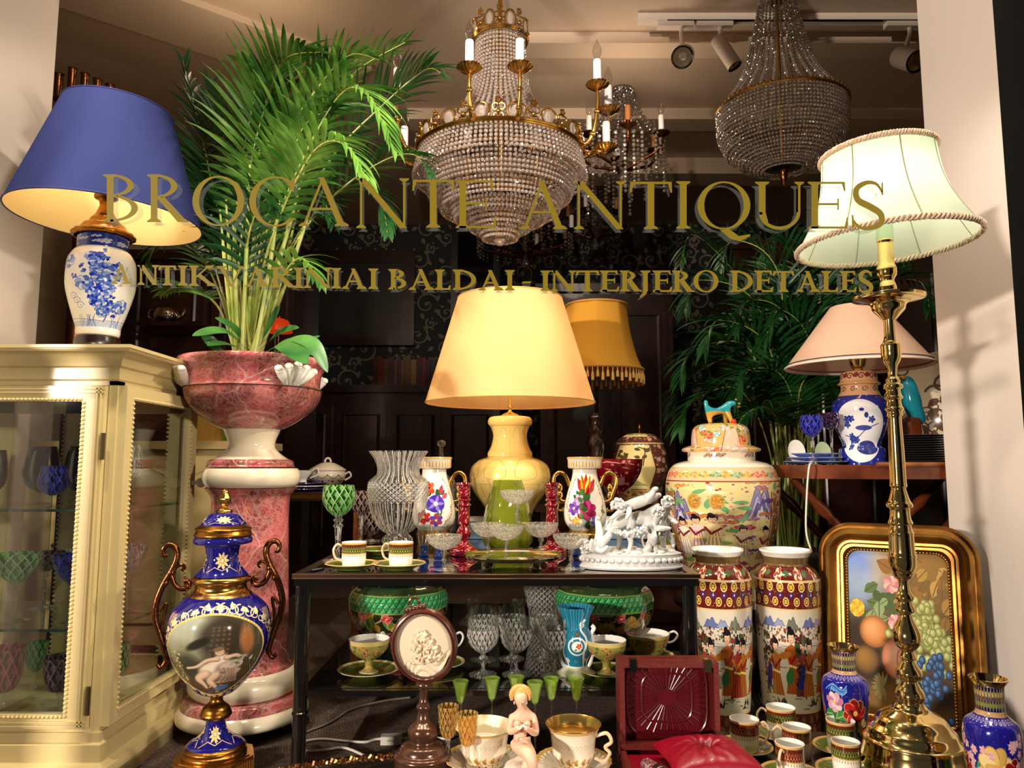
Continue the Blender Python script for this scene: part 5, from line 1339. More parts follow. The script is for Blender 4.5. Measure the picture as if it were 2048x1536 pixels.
# ---- blue based shot glasses
for cx, d, lab in ((848, 1.93, 'blue based shot glass left of its twin in front of flower vase'), (878, 1.90, 'blue based shot glass beside the foremost champagne coupe'), (1152, 1.95, 'blue based shot glass behind the coupe next to the putti group')):
    a = Ax(cx, 1080, d, TT)
    t = th('shot_glass', lab, 'glass', a.loc, 'blue based shot glasses')
    s = mpp(cx, 1080, d)
    G().lathe(wall([(9.5 * s, 22 * s), (12 * s, 40 * s), (14 * s, 66 * s)], .0015), 28).obj('bowl', CLEAR, t)
    G().lathe([(0, 0), (9 * s, 0), (11.5 * s, 6 * s), (9 * s, 14 * s), (9.6 * s, 24 * s), (8 * s, 26 * s), (0, 22 * s)], 28).obj('base', AQUAG, t)
# ---- ruby candlesticks
for cx, d, lab in ((928, 2.0, 'ruby and white cut glass candlestick between vase and coupes'), (1104, 2.04, 'ruby and white cut glass candlestick before the tulip vase')):
    a = Ax(cx, 1040, d, TT)
    t = th('candlestick', lab, 'candlestick', a.loc, 'ruby glass candlesticks')
    zz = a.z0
    pz = lambda l, n=5: a.pr(l, n)
    rc = Cv(256, 256, (110, 6, 20))
    for k in range(80): rc.leaf(rnd.uniform(0, 256), rnd.uniform(0, 256), 22, rnd.choice((1.57, .8, 2.3)), (206, 130, 130), .15)
    RUBY = image_mat('etched_ruby', rc, .08, .1, .8)
    G().lathe(pz([(965, 15), (970, 15), (973, 12), (992, 12), (996, 9)]), 24, a.az).obj('candle_cup', RUBY, t)
    G().lathe(pz([(996, 9), (1000, 13), (1005, 9), (1010, 14), (1016, 11), (1045, 12), (1052, 9), (1062, 14), (1070, 14), (1080, 9)]), 24, a.az).obj('stem', RUBY, t)
    pr = pz([(1080, 9), (1088, 13), (1096, 26), (1102, 29), (1108, 29)]); pr[0] = (pr[0][0], 0)
    G().lathe(pr, 32, a.az).obj('foot', RUBY, t)
# ---- yellow lamp
yl = Cv(1024, 800, (246, 214, 128))
LNC = (176, 132, 54)
for x in range(0, 1025, 128):
    yl.line([(x, 0), (x, 330)], 2, LNC); yl.line([(x, 520), (x, 700)], 2, LNC)
    yl.line(cr([(x + 20, 380), (x + 22, 450), (x + 64, 500), (x + 106, 450), (x + 108, 380), (x + 64, 360), (x + 20, 380)], 4), 2, LNC)
    yl.line(cr([(x + 30, 640), (x + 34, 690), (x + 64, 712), (x + 94, 690), (x + 98, 640)], 4), 2, LNC)
for y in (332, 516, 728): yl.line([(0, y), (1024, y)], 2, LNC)
a = Ax(1020, 950, 2.42, TT)
ly = th('table_lamp', 'yellow baluster table lamp with lit cream cone shade', 'lamp', a.loc)
G().lathe(a.pr([(832, 20), (834, 38), (840, 44), (848, 44), (856, 38), (872, 34), (892, 38), (906, 45), (914, 46), (920, 62), (932, 76), (948, 81), (965, 80), (985, 72), (1010, 54), (1035, 42), (1050, 42), (1054, 46), (1064, 46)], 6), 64, a.az).obj('body', image_mat('yellow_crackle_panels', yl, .12, 0, .7), ly)
G().lathe(a.pr([(795, 2.5), (812, 2.5), (814, 5), (818, 3), (824, 5), (828, 14), (833, 22)], 3), 20, a.az).obj('lamp_stem', BRASS, ly)
CSH = shade_mat('cream_lamp_shade', S(240, 194, 136), .42, bump=(300, .05))
zt1, zb1 = Z(598, 2.42) - a.z0, Z(806, 2.42) - a.z0
rt1, rb1 = 104 * mpp(1020, 588, 2.42), 169 * mpp(1020, 802, 2.42)
G().lathe([(rb1 + (rt1 - rb1) * t, zb1 + (zt1 - zb1) * t) for t in np.linspace(0, 1, 6)], 72).obj('lamp_shade', CSH, ly)
for r_, z_ in ((rb1, zb1), (rt1, zt1)): G().tube([(r_ * cos(k), r_ * sin(k), z_) for k in np.linspace(0, 2 * pi, 80, False)], .0024, 6, closed=True).obj('shade_piping', pbr('ochre_piping', S(206, 160, 84), .7), ly)
g = G()
for k in range(3): g.tube([(0, 0, zt1 - .02), (rt1 * cos(k * 2.1), rt1 * sin(k * 2.1), zt1 - .01)], .0016, 6)
g.tube([(0, 0, Z(795, 2.42) - a.z0), (0, 0, zt1 - .02)], .003, 6); g.obj('shade_carrier', BRASS, ly)
light('POINT', 'yellow_lamp_bulb', (a.x, 2.42, a.z0 + (zt1 + zb1) / 2), 2.4, (1., .76, .46), .035)
# ---- yellow green glass vase
a = Ax(1015, 1030, 2.12, TT)
t = th('glass_vase', 'yellow green ribbed glass vase behind the champagne coupes', 'vase', a.loc)
pr = a.pr([(960, 28), (975, 32), (1005, 40), (1040, 47), (1075, 50), (1092, 44), (1097, 38)], 5)
G().lathe(wall(pr, .009), 64, a.az, flute=(9, .05)).obj('body', VASEG, t)
G().lathe([(0, .0), (38 * mpp(1015, 1090, 2.12), 0), (34 * mpp(1015, 1090, 2.12), .02), (0, .024)], 40).obj('thick_base', VASEG, t)
# ---- silver tray and champagne coupes
SILV = pbr('silver_plate', S(196, 190, 178), .08, 1.)
d = 1.80; a = Ax(1026, 1108, d, TT)
st = th('footed_tray', 'round footed silver tray under the stacked champagne coupes', 'tray', (a.x, d, TT))
rt2 = 97 * mpp(1026, 1108, d)
G().lathe([(0, .020), (rt2 * .92, .020), (rt2 * .97, .024), (rt2, .027), (rt2 * 1.005, .025), (rt2 * .96, .018), (rt2 * .5, .016), (0, .016)], 72).obj('plate', SILV, st)
for k in range(4):
    q = k * pi / 2 + .75
    G().lathe([(0, 0), (.009, 0), (.007, .006), (.004, .010), (.008, .018)], 14, c=(rt2 * .72 * cos(q), rt2 * .72 * sin(q), 0)).obj('tray_foot', SILV, st)
ZTR = TT + .0205
rc_ = 36 * mpp(1010, 1045, 1.76)
h_ = .078
COUPE = crystal('etched_coupe_glass', (.93, .92, .88, 1), 420, 1., .05, .38, .07, (1., .94, .84, 1), .80)
def coupe(label, loc):
    t = th('champagne_coupe', label, 'glass', loc, 'etched champagne coupes')
    G().lathe(wall([(rc_ * .12, h_ * .55), (rc_ * .5, h_ * .62), (rc_ * .85, h_ * .76), (rc_ * .97, h_ * .9), (rc_, h_)], .0012), 40).obj('bowl', COUPE, t)
    G().lathe(cr([(rc_ * .2, .003), (rc_ * .09, h_ * .1), (rc_ * .08, h_ * .2), (rc_ * .16, h_ * .25), (rc_ * .1, h_ * .3), (rc_ * .1, h_ * .42), (rc_ * .17, h_ * .48), (rc_ * .13, h_ * .56)], 3), 14).obj('stem', CRYST, t)
    G().lathe([(0, 0), (rc_ * .78, 0), (rc_ * .78, .0014), (rc_ * .3, .003), (0, .004)], 36).obj('foot', CLEAR, t)
    return t
base_c = coupe('champagne coupe on the front of the silver tray', (P(1012, 1100, 1.74).x, 1.74, ZTR))
for px, d, lab, z in ((976, 1.80, 'champagne coupe at the left of the silver tray next to candlestick', ZTR), (1082, 1.80, 'champagne coupe at the right of the silver tray next to candlestick', ZTR),
                      (1034, 1.80, 'topmost champagne coupe stacked on the three below', ZTR + h_ + .0003), (888, 1.725, 'champagne coupe standing beside the demitasse cup on the table', TT), (1142, 1.735, 'champagne coupe standing beside the white putti group', TT)):
    dup(base_c, (P(px, 1090, d).x, d, z), lab)
# ---- white and blue box
for x, d, lab, w_ in ((958, 2.45, 'white and blue box between candlestick and lamp', .10), (1240, 2.45, 'blue and white box behind the putti group', .16)):
    X = P(x, 1080, d).x
    t = th('box', lab, 'box', (X, d, TT), 'blue and white boxes')
    G().box2((-w_ / 2, -.04, 0), (w_ / 2, .04, .055)).obj('body', pbr('pale_blue_card', S(120, 150, 190), .6), t)
    G().box2((-w_ / 2 - .002, -.042, .055), (w_ / 2 + .002, .042, .066)).obj('lid', pbr('white_card', S(226, 222, 214), .6), t)
# ---- red bowl on foot behind the tulip vase
a = Ax(1236, 960, 2.55, TT)
t = th('footed_bowl', 'dark ruby cut glass bowl behind the tulip vase', 'bowl', a.loc)
G().lathe(wall(a.pr([(918, 50), (935, 48), (950, 43), (970, 30), (982, 14)], 5), .004), 48, a.az).obj('bowl', image_mat('etched_dark_ruby', rc, .08, .2, .8), t)
pr = a.pr([(980, 12), (1000, 8), (1040, 8), (1058, 22), (1064, 26)], 4); pr[0] = (pr[0][0], 0)
G().lathe(pr, 32, a.az).obj('foot', REDG, t)

# ---- white putti group
a = Ax(1262, 1110, 1.76, TT)
pt = th('putti_group', 'white bisque figure group of putti with goat on oval base', 'figurine', (a.x, 1.76, TT))
sc1 = mpp(1262, 1090, 1.76)
def q3(px, py, dy=0.): return Vector(((px - 1262) * sc1, dy, max(0.001, (1143 - py) * sc1 * 1.0)))
g = G()
n_ = 48; el = [(102 * sc1 * cos(2 * pi * k / n_), .058 * sin(2 * pi * k / n_)) for k in range(n_)]
def oval(s, z): return [(x * s, y * s, z) for x, y in el]
rings = [(1.0, 0), (1.03, .004), (.97, .012), (.985, .030), (1.0, .034), (.9, .038), (0.01, .040)]
vs = [p for s_, z in rings for p in oval(s_, z)]
g.add(vs, [(i * n_ + k, i * n_ + (k + 1) % n_, (i + 1) * n_ + (k + 1) % n_, (i + 1) * n_ + k) for i in range(len(rings) - 1) for k in range(n_)])
for k in range(40):
    q = 2 * pi * k / 40; p = (102 * sc1 * .99 * cos(q), .058 * .99 * sin(q), .021)
    g.ball(p, (.008, .005, .006), 8, 5, M=Matrix.Rotation(q + 1.2, 3, 'Z'))
g.obj('base', BISQUE, pt)
def body_skin(name, joints, edges, mt, parent, sub=2, root=0):
    """one continuous surface grown over a skeleton: joints {name:(pos, radius)}"""
    me = bpy.data.meshes.new(name)
    ks = list(joints); idx = {k: i for i, k in enumerate(ks)}
    me.from_pydata([joints[k][0] for k in ks], [(idx[p], idx[q]) for p, q in edges], [])
    o = bpy.data.objects.new(name, me); COL.objects.link(o); o.parent = parent
    m = o.modifiers.new('skin', 'SKIN'); m.use_smooth_shade = True; m.branch_smoothing = .6
    for i, k in enumerate(ks):
        r = joints[k][1]; v = me.skin_vertices[0].data[i]
        v.radius = r if isinstance(r, tuple) else (r, r); v.use_root = (i == root)
    s_ = o.modifiers.new('sub', 'SUBSURF'); s_.levels = sub; s_.render_levels = sub
    me.materials.append(mt)
    bpy.context.view_layer.update()
    ev = o.evaluated_get(bpy.context.evaluated_depsgraph_get())
    nm = bpy.data.meshes.new_from_object(ev); o.modifiers.clear(); o.data = nm
    nm.materials.clear(); nm.materials.append(mt); nm.shade_smooth()
    return o
def putto(hips, chest, head, hl, hr, kl, kr, fl, fr, el_=None, er_=None, s=1.0):
    """chubby child: joint positions as vectors"""
    hips, chest, head, hl, hr, kl, kr, fl, fr = map(Vector, (hips, chest, head, hl, hr, kl, kr, fl, fr))
    el_ = Vector(el_) if el_ is not None else (chest + hl) / 2; er_ = Vector(er_) if er_ is not None else (chest + hr) / 2
    ax = (chest - hips).normalized(); side = ax.cross(Vector((0, 1, 0)));
    side = side.normalized() if side.length > .1 else Vector((1, 0, 0))
    R = .0115 * s
    nk = chest + (head - chest) * .45
    J = {'hip': (hips, R * 1.15), 'belly': ((hips + chest) / 2, R * 1.2), 'chest': (chest, R * 1.1), 'neck': (nk, R * .5), 'head': (head, R * .95), 'top': (head + (head - nk).normalized() * R * .5, R * .7),
         'sl': (chest + (el_ - chest) * .3, R * .6), 'el': (el_, R * .5), 'hl': (hl, R * .36), 'fl_': (hl + (hl - el_).normalized() * R * .6, R * .25), 'sr': (chest + (er_ - chest) * .3, R * .6), 'er': (er_, R * .5), 'hr': (hr, R * .36), 'fr_': (hr + (hr - er_).normalized() * R * .6, R * .25),
         'tl': (hips + (kl - hips) * .35, R * .9), 'kl': (kl, R * .68), 'fl': (fl, R * .42), 'ol': (fl + Vector((.3, -.9, -.2)) * R * .8, R * .3), 'tr': (hips + (kr - hips) * .35, R * .9), 'kr': (kr, R * .68), 'fr': (fr, R * .42), 'or': (fr + Vector((-.3, -.9, -.2)) * R * .8, R * .3)}
    E = [('hip', 'belly'), ('belly', 'chest'), ('chest', 'neck'), ('neck', 'head'), ('head', 'top'), ('chest', 'sl'), ('sl', 'el'), ('el', 'hl'), ('hl', 'fl_'), ('chest', 'sr'), ('sr', 'er'), ('er', 'hr'), ('hr', 'fr_'), ('hip', 'tl'), ('tl', 'kl'), ('kl', 'fl'), ('fl', 'ol'), ('hip', 'tr'), ('tr', 'kr'), ('kr', 'fr'), ('fr', 'or')]
    o = body_skin('putto', J, E, BISQUE, pt)
    g = G()
    hd = head + (head - nk).normalized() * R * .25
    for k in range(46):
        v = Vector((rnd.gauss(0, 1), rnd.gauss(0, 1), rnd.gauss(0, 1) + .5)).normalized()
        if v.y < -.35 and v.z < .55: continue
        g.ball(hd + v * R * 1.0, R * .3, 7, 5)
    h = g.obj('hair', BISQUE, o)
    g = G(); f0 = hd + Vector((0, -R * .95, -R * .05))
    g.ball(f0 + Vector((0, -R * .08, -R * .05)), (R * .14, R * .2, R * .2), 8, 6)
    for sx in (-1, 1): g.ball(f0 + Vector((sx * R * .42, R * .12, -R * .22)), (R * .3, R * .25, R * .28), 8, 6); g.ball(f0 + Vector((sx * R * .36, R * .14, R * .22)), (R * .16, R * .1, R * .1), 8, 5)
    g.ball(f0 + Vector((0, R * .1, -R * .5)), (R * .25, R * .14, R * .09), 8, 5)
    g.obj('face_features', BISQUE, o)
    return o
# lying on top of the goat, legs up
putto(q3(1290, 1010, .0), q3(1258, 1018, -.005), q3(1236, 1018, -.022), q3(1222, 1042, -.03), q3(1252, 1040, -.03), q3(1304, 1000, -.01), q3(1306, 1006, .01), q3(1312, 984, -.012), q3(1326, 998, .016), q3(1234, 1034, -.026), q3(1256, 1034, -.026), 1.25)
# kneeling, pulling the garland
putto(q3(1300, 1092, -.028), q3(1304, 1062, -.03), q3(1312, 1036, -.038), q3(1278, 1062, -.05), q3(1330, 1062, -.045), q3(1288, 1104, -.042), q3(1312, 1108, -.03), q3(1278, 1112, -.03), q3(1300, 1114, -.015), q3(1288, 1056, -.044), q3(1322, 1062, -.045), 1.2)
# fallen on his back
putto(q3(1196, 1092, -.03), q3(1186, 1104, -.034), q3(1166, 1098, -.038), q3(1178, 1088, -.05), q3(1206, 1100, -.05), q3(1196, 1068, -.028), q3(1212, 1080, -.035), q3(1192, 1042, -.022), q3(1222, 1062, -.035), q3(1176, 1100, -.046), q3(1198, 1108, -.046), 1.25)
# standing at the far right
putto(q3(1330, 1066, .012), q3(1334, 1040, .008), q3(1338, 1016, 0), q3(1318, 1034, -.02), q3(1352, 1052, -.01), q3(1326, 1086, 0), q3(1346, 1086, .012), q3(1330, 1108, 0), q3(1352, 1100, .018), None, None, 1.15)
# goat
GJ = {'rump': (q3(1296, 1044, .012), .021), 'mid': (q3(1268, 1046, .012), .022), 'chest': (q3(1238, 1052, .008), .020), 'neck': (q3(1220, 1060, 0), .013), 'head': (q3(1208, 1070, -.012), .0095), 'muz': (q3(1200, 1086, -.02), .0055),
      'h1': (q3(1312, 1070, .02), .012), 'h2': (q3(1316, 1090, .026), .006), 'h3': (q3(1310, 1112, .024), .005), 'k1': (q3(1298, 1074, -.002), .011), 'k2': (q3(1304, 1092, 0), .006), 'k3': (q3(1296, 1112, -.002), .005),
      'f1': (q3(1240, 1076, .018), .009), 'f2': (q3(1242, 1094, .02), .006), 'f3': (q3(1238, 1112, .02), .005), 'g1': (q3(1258, 1076, -.004), .009), 'g2': (q3(1262, 1094, -.006), .006), 'g3': (q3(1256, 1112, -.006), .005), 'tail': (q3(1326, 1016, .018), .006)}
body_skin('goat', GJ, [('rump', 'mid'), ('mid', 'chest'), ('chest', 'neck'), ('neck', 'head'), ('head', 'muz'), ('rump', 'h1'), ('h1', 'h2'), ('h2', 'h3'), ('rump', 'k1'), ('k1', 'k2'), ('k2', 'k3'), ('chest', 'f1'), ('f1', 'f2'), ('f2', 'f3'), ('mid', 'g1'), ('g1', 'g2'), ('g2', 'g3'), ('rump', 'tail')], BISQUE, pt, root=1)
g = G()
for k, (dx, sg) in enumerate(((0, 1), (8, -1))): g.tube([q3(1210 + dx, 1062, -.012), q3(1214 + dx, 1050, -.008), q3(1222 + dx, 1050, -.002)], [.003, .0025, .001], 7)
for sg in (-1, 1): g.ball(q3(1216, 1066, -.012 + .011 * sg), (.009, .004, .004), 8, 5)
g.obj('horns', BISQUE, pt)
g = G()
for t in np.linspace(0, 1, 30):
    c = q3(1222 + 66 * t, 1064 - 4 * t + 20 * sin(pi * t) * .6, -.05)
    for _ in range(3): g.ball(c + Vector((rnd.gauss(0, .003), rnd.gauss(0, .002), rnd.gauss(0, .004))), .0036, 6, 4)
g.obj('garland', BISQUE, pt)
g = G()
for _ in range(60):
    q = rnd.random() * 2 * pi; rr = rnd.random() ** .5 * .85
    g.ball((102 * sc1 * rr * cos(q), .058 * rr * sin(q), .039), (rnd.uniform(.004, .012), rnd.uniform(.004, .01), rnd.uniform(.002, .006)), 8, 5)
g.obj('rocky_ground', BISQUE, pt)
# ================================================================ lower shelf
jd = Cv(1400, 420, (26, 34, 20))
jd.rect(0, 300, 1400, 385, (38, 116, 62)); jd.rect(0, 385, 1400, 420, (44, 60, 34))
for x in range(-20, 1400, 28):
    for r_ in range(3):
        y = 304 + r_ * 27 ; o = 14 * (r_ % 2)
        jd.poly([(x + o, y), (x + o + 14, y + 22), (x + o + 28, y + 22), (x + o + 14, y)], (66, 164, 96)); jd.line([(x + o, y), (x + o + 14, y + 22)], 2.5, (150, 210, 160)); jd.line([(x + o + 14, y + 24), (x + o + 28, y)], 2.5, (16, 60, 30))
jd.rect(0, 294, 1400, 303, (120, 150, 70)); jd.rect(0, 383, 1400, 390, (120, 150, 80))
for x in range(60, 1400, 125):
    jd.line(cr([(x - 40, 290), (x - 20, 255), (x + 14, 240), (x + 60, 262), (x + 70, 292)], 5), 7, (170, 146, 80))
    for k in range(7): jd.leaf(x + rnd.gauss(0, 26), 250 + rnd.gauss(0, 18), 62, rnd.uniform(3.4, 6.2), rnd.choice([(150, 110, 40), (86, 110, 50), (56, 92, 44), (176, 130, 50)]), .36, (190, 170, 90))
    jd.flower(x - 36, 272, 26, [(170, 40, 50), (200, 80, 80)], 4, (230, 160, 150), (220, 180, 160))
    for rr in range(6):
        for c in range(6 - rr):
            gx, gy = x + (c - (5 - rr) / 2) * 19, 182 - rr * 18
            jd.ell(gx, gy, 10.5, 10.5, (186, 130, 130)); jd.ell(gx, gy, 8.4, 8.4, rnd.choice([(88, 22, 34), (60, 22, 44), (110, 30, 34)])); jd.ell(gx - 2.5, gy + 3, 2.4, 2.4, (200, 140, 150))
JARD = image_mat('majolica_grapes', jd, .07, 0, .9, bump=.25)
GRGL = pbr('green_glaze', S(30, 70, 40), .08, coat=.8)
for cx, d, hw, lab in ((797, 2.06, 100, 'dark green majolica jardiniere with grapes behind the round plaque'), (1209, 2.02, 99, 'dark green majolica jardiniere with grapes behind the turquoise vase')):
    a = Ax(cx, 1230, d, LS)
    t = th('jardiniere', lab, 'planter', a.loc, 'green majolica jardinieres')
    q = hw / 100.
    pr = a.pr([(1166, 80 * q), (1170, 86 * q), (1176, 92 * q), (1186, 97 * q), (1196, 99 * q), (1206, 98 * q), (1222, 96 * q), (1250, 84 * q), (1280, 62 * q), (1300, 46 * q), (1312, 40 * q), (1318, 44 * q)], 5)
    pr[0] = (pr[0][0], 0)
    G().lathe(pr, 96, a.az, flute=lambda an, z, r: r * (1 + .012 * cos(11 * an))).obj('body', JARD, t)
    G().lathe([(pr[-1][0], pr[-1][1]), (pr[-1][0] - .006, pr[-1][1] + .002), (pr[-1][0] - .008, pr[-1][1] - .05), (.02, .02), (0, .02)], 64).obj('lining', GRGL, t)
# crystal goblets
prot = None
RSP = (( 966, 1.80, 'front row crystal wine glass nearest the round plaque'), (1032, 1.80, 'front row crystal wine glass in the middle'), (1107, 1.80, 'front row crystal wine glass nearest the turquoise vase'),
       (966, 1.93, 'back row crystal wine glass nearest the round plaque'), (1023, 1.94, 'back row crystal wine glass in the middle'), (1088, 1.94, 'back row crystal wine glass nearest the turquoise vase'))
WG = 'crystal wine glasses on the lower shelf'
a = Ax(966, 1300, 1.80, LS)
prot = th('wine_glass', RSP[0][2], 'glass', a.loc, WG)
pr = a.pr([(1235, 28), (1262, 31), (1280, 29), (1296, 20), (1304, 9)], 5)
zc_ = Z(1258, 1.80) - a.z0
def cutf(an, z, r):
    k = min(1, max(0, (zc_ - z) / .012)) * .07
    return r * (1 + k * (abs(cos(7 * an + 90 * z)) + abs(cos(7 * an - 90 * z)) - 1.2))
G().lathe(wall(pr, .0016), 84, 0, flute=cutf).split(zc_ + .002).obj('bowl', (CRYWG, CLEAR), prot)
G().lathe(a.pr([(1304, 8), (1310, 5), (1313, 9), (1317, 9), (1322, 5), (1342, 3.6), (1356, 4.5)], 4), 12).obj('stem', CRYST, prot)
fr = 28 * mpp(966, 1360, 1.8)
G().lathe([(0, 0), (fr, 0), (fr, .0015), (fr * .4, .004), (.005, .014)], 40).obj('foot', CRYST, prot)
for cx, d, lab in RSP[1:]:
    dup(prot, (P(cx, 1300, d).x, d, LS), lab)
for cx, d, lab in ((945, 2.35, 'crystal decanter neck rising behind the left wine glasses'), (1037, 2.4, 'crystal decanter neck rising behind the middle wine glasses')):
    a = Ax(cx, 1250, d, LS)
    t = th('decanter', lab, 'decanter', a.loc, 'open crystal decanters')
    G().lathe(wall(a.pr([(1200, 17), (1206, 15), (1218, 11), (1228, 12), (1245, 26), (1270, 30), (1300, 26)], 5), .003), 36, a.az).obj('body', CRYST, t)
    G().lathe([(0, 0), (.035, 0), (.035, .01), (0, .012)], 28).obj('base', CRYST, t)
a = Ax(1090, 1240, 2.3, LS)
t = th('cut_glass_vase', 'tall diamond cut crystal vase between wine glasses and green jardiniere', 'vase', a.loc)
G().lathe(wall(a.pr([(1165, 44), (1200, 37), (1240, 30), (1275, 28), (1282, 34)], 4), .004), 110, a.az, flute=diam(22, 12, .10, 0, .22)).obj('body', CRYTV, t)
G().lathe([(0, 0), (.05, 0), (.05, .012), (0, .014)], 32).obj('base', CRYST, t)
# turquoise rococo vase
tq = Cv(800, 500, (30, 120, 150))
for x in range(0, 800, 22): tq.line([(x, 330), (x, 500)], 4, (20, 92, 122)); tq.line([(x + 8, 330), (x + 8, 500)], 3, (90, 170, 190))
for cx in (400, 0, 800, 278, 478, 678, 78):
    wv = cx % 400 == 0
    if wv:
        tq.ell(cx + 10, 190, 78, 76, (240, 236, 226)); tq.ell(cx + 10, 190, 64, 62, (44, 120, 150)); tq.ell(cx + 10, 190, 44, 44, (240, 236, 226))
        tq.flower(cx + 24, 194, 24, [(190, 50, 40), (220, 130, 60)], 5); tq.leaf(cx + 40, 170, 26, -.6, (50, 110, 60)); tq.leaf(cx + 8, 168, 24, 3.6, (50, 110, 60))
        tq.flower(cx + 10, 290, 22, [(150, 60, 50), (60, 90, 60)], 5)
    else:
        tq.line(cr([(cx + 20, 20), (cx - 10, 120), (cx + 20, 240), (cx - 30, 330), (cx + 10, 400)], 6), 20, (240, 236, 226)); tq.spiral(cx + 20, 60, 24, (240, 236, 226), 14); tq.spiral(cx - 10, 360, 30, (240, 236, 226), 12, 1.2, 2)
tq.rect(0, 0, 800, 16, (240, 236, 226))
a = Ax(1152, 1290, 1.80, LS)
t = th('rococo_vase', 'turquoise and white rococo vase with fluted mouth on the lower shelf', 'vase', a.loc)
G().lathe(wall(a.pr([(1212, 36), (1218, 34), (1235, 27), (1252, 25), (1266, 29), (1285, 32), (1305, 29), (1322, 22), (1332, 21)], 5), .003), 80, a.az, flute=lambda an, z, r: r * (1 + (.05 * cos(16 * an) if z > .11 else .03 * cos(4 * an))), ).obj('body', image_mat('turquoise_rococo', tq, .1, 0, .7), t)
g = G(); sq = mpp(1152, 1340, 1.8)
pr = [(0, 0), (36 * sq, 0), (37 * sq, .006), (30 * sq, .010), (24 * sq, .016), (18 * sq, .022), (20 * sq, .028)]
g.lathe(pr, 64, a.az, flute=lambda an, z, r: r * (1 + .09 * cos(4 * an)))
g.obj('scalloped_base', pbr('white_gilt_porcelain', S(238, 226, 206), .14, coat=.5), t)
g = G()
for sg in (-1, 1):
    m = [a.face(a.off(sg * x, y)) for x, y in ((24, 1332), (30, 1318), (33, 1290), (30, 1268), (36, 1256), (31, 1250))]
    g.tube(cr(m, 5), .005, 8)
g.obj('scroll_feet', WHITEP, t)
# pedestal cups with saucers
fl = Cv(512, 160, (150, 140, 70))
for k in range(30): fl.flower(rnd.uniform(0, 512), rnd.uniform(10, 150), 14, [(150, 70, 50), (190, 150, 90)], 5); fl.leaf(rnd.uniform(0, 512), rnd.uniform(10, 150), 26, rnd.random() * 6, (90, 110, 50))
fl.rect(0, 140, 512, 160, (206, 180, 110))
FCUP = image_mat('olive_flower_cup', fl, .14, 0, .5)
PC = 'footed cups on the lower shelf'
def footed_cup(label, loc, r, h, rz, ped=True):
    t = th('footed_cup', label, 'cup', loc, PC)
    if ped:
        G().lathe(cr([(r * .42, .004), (r * .2, h * .16), (r * .24, h * .36), (r * .62, h * .52), (r * .92, h * .72), (r, h)], 5), 44).obj('body', FCUP, t)
        G().lathe([(0, 0), (r * .46, 0), (r * .46, .003), (r * .3, .006)], 36).obj('foot', CREAMP, t)
    else:
        G().lathe(cr([(r * .5, 0), (r * .56, h * .1), (r * .82, h * .45), (r * .94, h * .75), (r, h)], 5), 44).obj('body', FCUP, t)
    G().lathe([(r, h), (r * .97, h + .0005), (r * .88, h * .74), (r * .55, h * .56), (0, h * .54)], 44).obj('lining', WHITEP, t)
    pts = cr([(r * .92, 0, h * .9), (r * 1.25, 0, h * 1.02), (r * 1.42, 0, h * .86), (r * 1.2, 0, h * .62), (r * .8, 0, h * .58)], 6)
    G().tube([(x * cos(rz), x * sin(rz), z) for x, y, z in pts], .0028, 8).obj('handle', WHITEP, t)
    return t
gs = Cv(512, 64, (84, 96, 36)); gs.rect(0, 56, 512, 64, (226, 206, 150)); gs.rect(0, 0, 512, 16, (220, 206, 160))
for x in range(0, 512, 20): gs.line([(x, 16), (x + 8, 56)], 4, (104, 118, 48))
GSAU = image_mat('olive_green_saucer', gs, .12, 0, .6)
for cx, py, d, r_, rc2, h2, rz, lab in ((737, 1356, 1.80, .072, .048, .078, 1.2, 'between the table leg and the plaque'), (872, 1350, 1.86, .070, .046, .076, .1, 'half hidden behind the plaque'), (1213, 1356, 1.79, .066, .048, .078, 2., 'behind the red jewellery case'), (1296, 1340, 1.93, .066, .056, .062, .15, 'with handle, next to the right table leg')):
    X = P(cx, py, d).x
    saucer('olive green saucer ' + lab, (X, d, LS), r_, mt=GSAU, group='olive green saucers')
    footed_cup('olive flowered cup ' + lab, (X, d, LS + .004), rc2, h2, rz, cx != 1296)

# ================================================================ low tray table in the foreground
ZD = .112
tcx, tcy, ta, tb = P(868, 1500, 1.45).x, 1.352, .392, .222
tt = th('tray_table', 'low oval dark glass tray table with braided gilt rim in the foreground', 'table', (tcx, tcy, 0))
nn = 96
el = lambda s, n=nn: [(ta * s * cos(2 * pi * k / n), tb * s * sin(2 * pi * k / n)) for k in range(n)]
G().slab(el(.965), ZD - .008, ZD - .0006).obj('glass_top', glass('tray_dark_glass', (.16, .15, .12, 1), .16, None, .02, .12, (.25, .2, .14, 1)), tt)
G().slab(el(.955), ZD - .018, ZD - .0085).obj('inlay', pbr('olive_inlay', S(86, 76, 52), .3, coat=.3), tt)
G().slab(el(.99), .062, ZD - .0185).obj('marble_apron', PMARB, tt)
g = G()
for ph in (0, 1):
    pts = []
    for k in range(720):
        t = 2 * pi * k / 720; w_ = 150 * t + ph * pi
        pts.append((ta * .985 * cos(t) + .0042 * cos(w_) * cos(t), tb * .985 * sin(t) + .0042 * cos(w_) * sin(t), ZD - .001 + .0042 * sin(w_)))
    g.tube(pts, .0042, 6, closed=True)
g.obj('braided_rim', pbr('gilt_bronze', S(150, 104, 60), .22, 1.), tt)
for k in range(4):
    q = pi / 4 + k * pi / 2
    G().lathe([(0, 0), (.016, 0), (.018, .01), (.010, .03), (.014, .05), (.02, .064)], 20, c=(ta * .82 * cos(q), tb * .82 * sin(q), 0)).obj('foot', BRONZE, tt)
TD = ZD
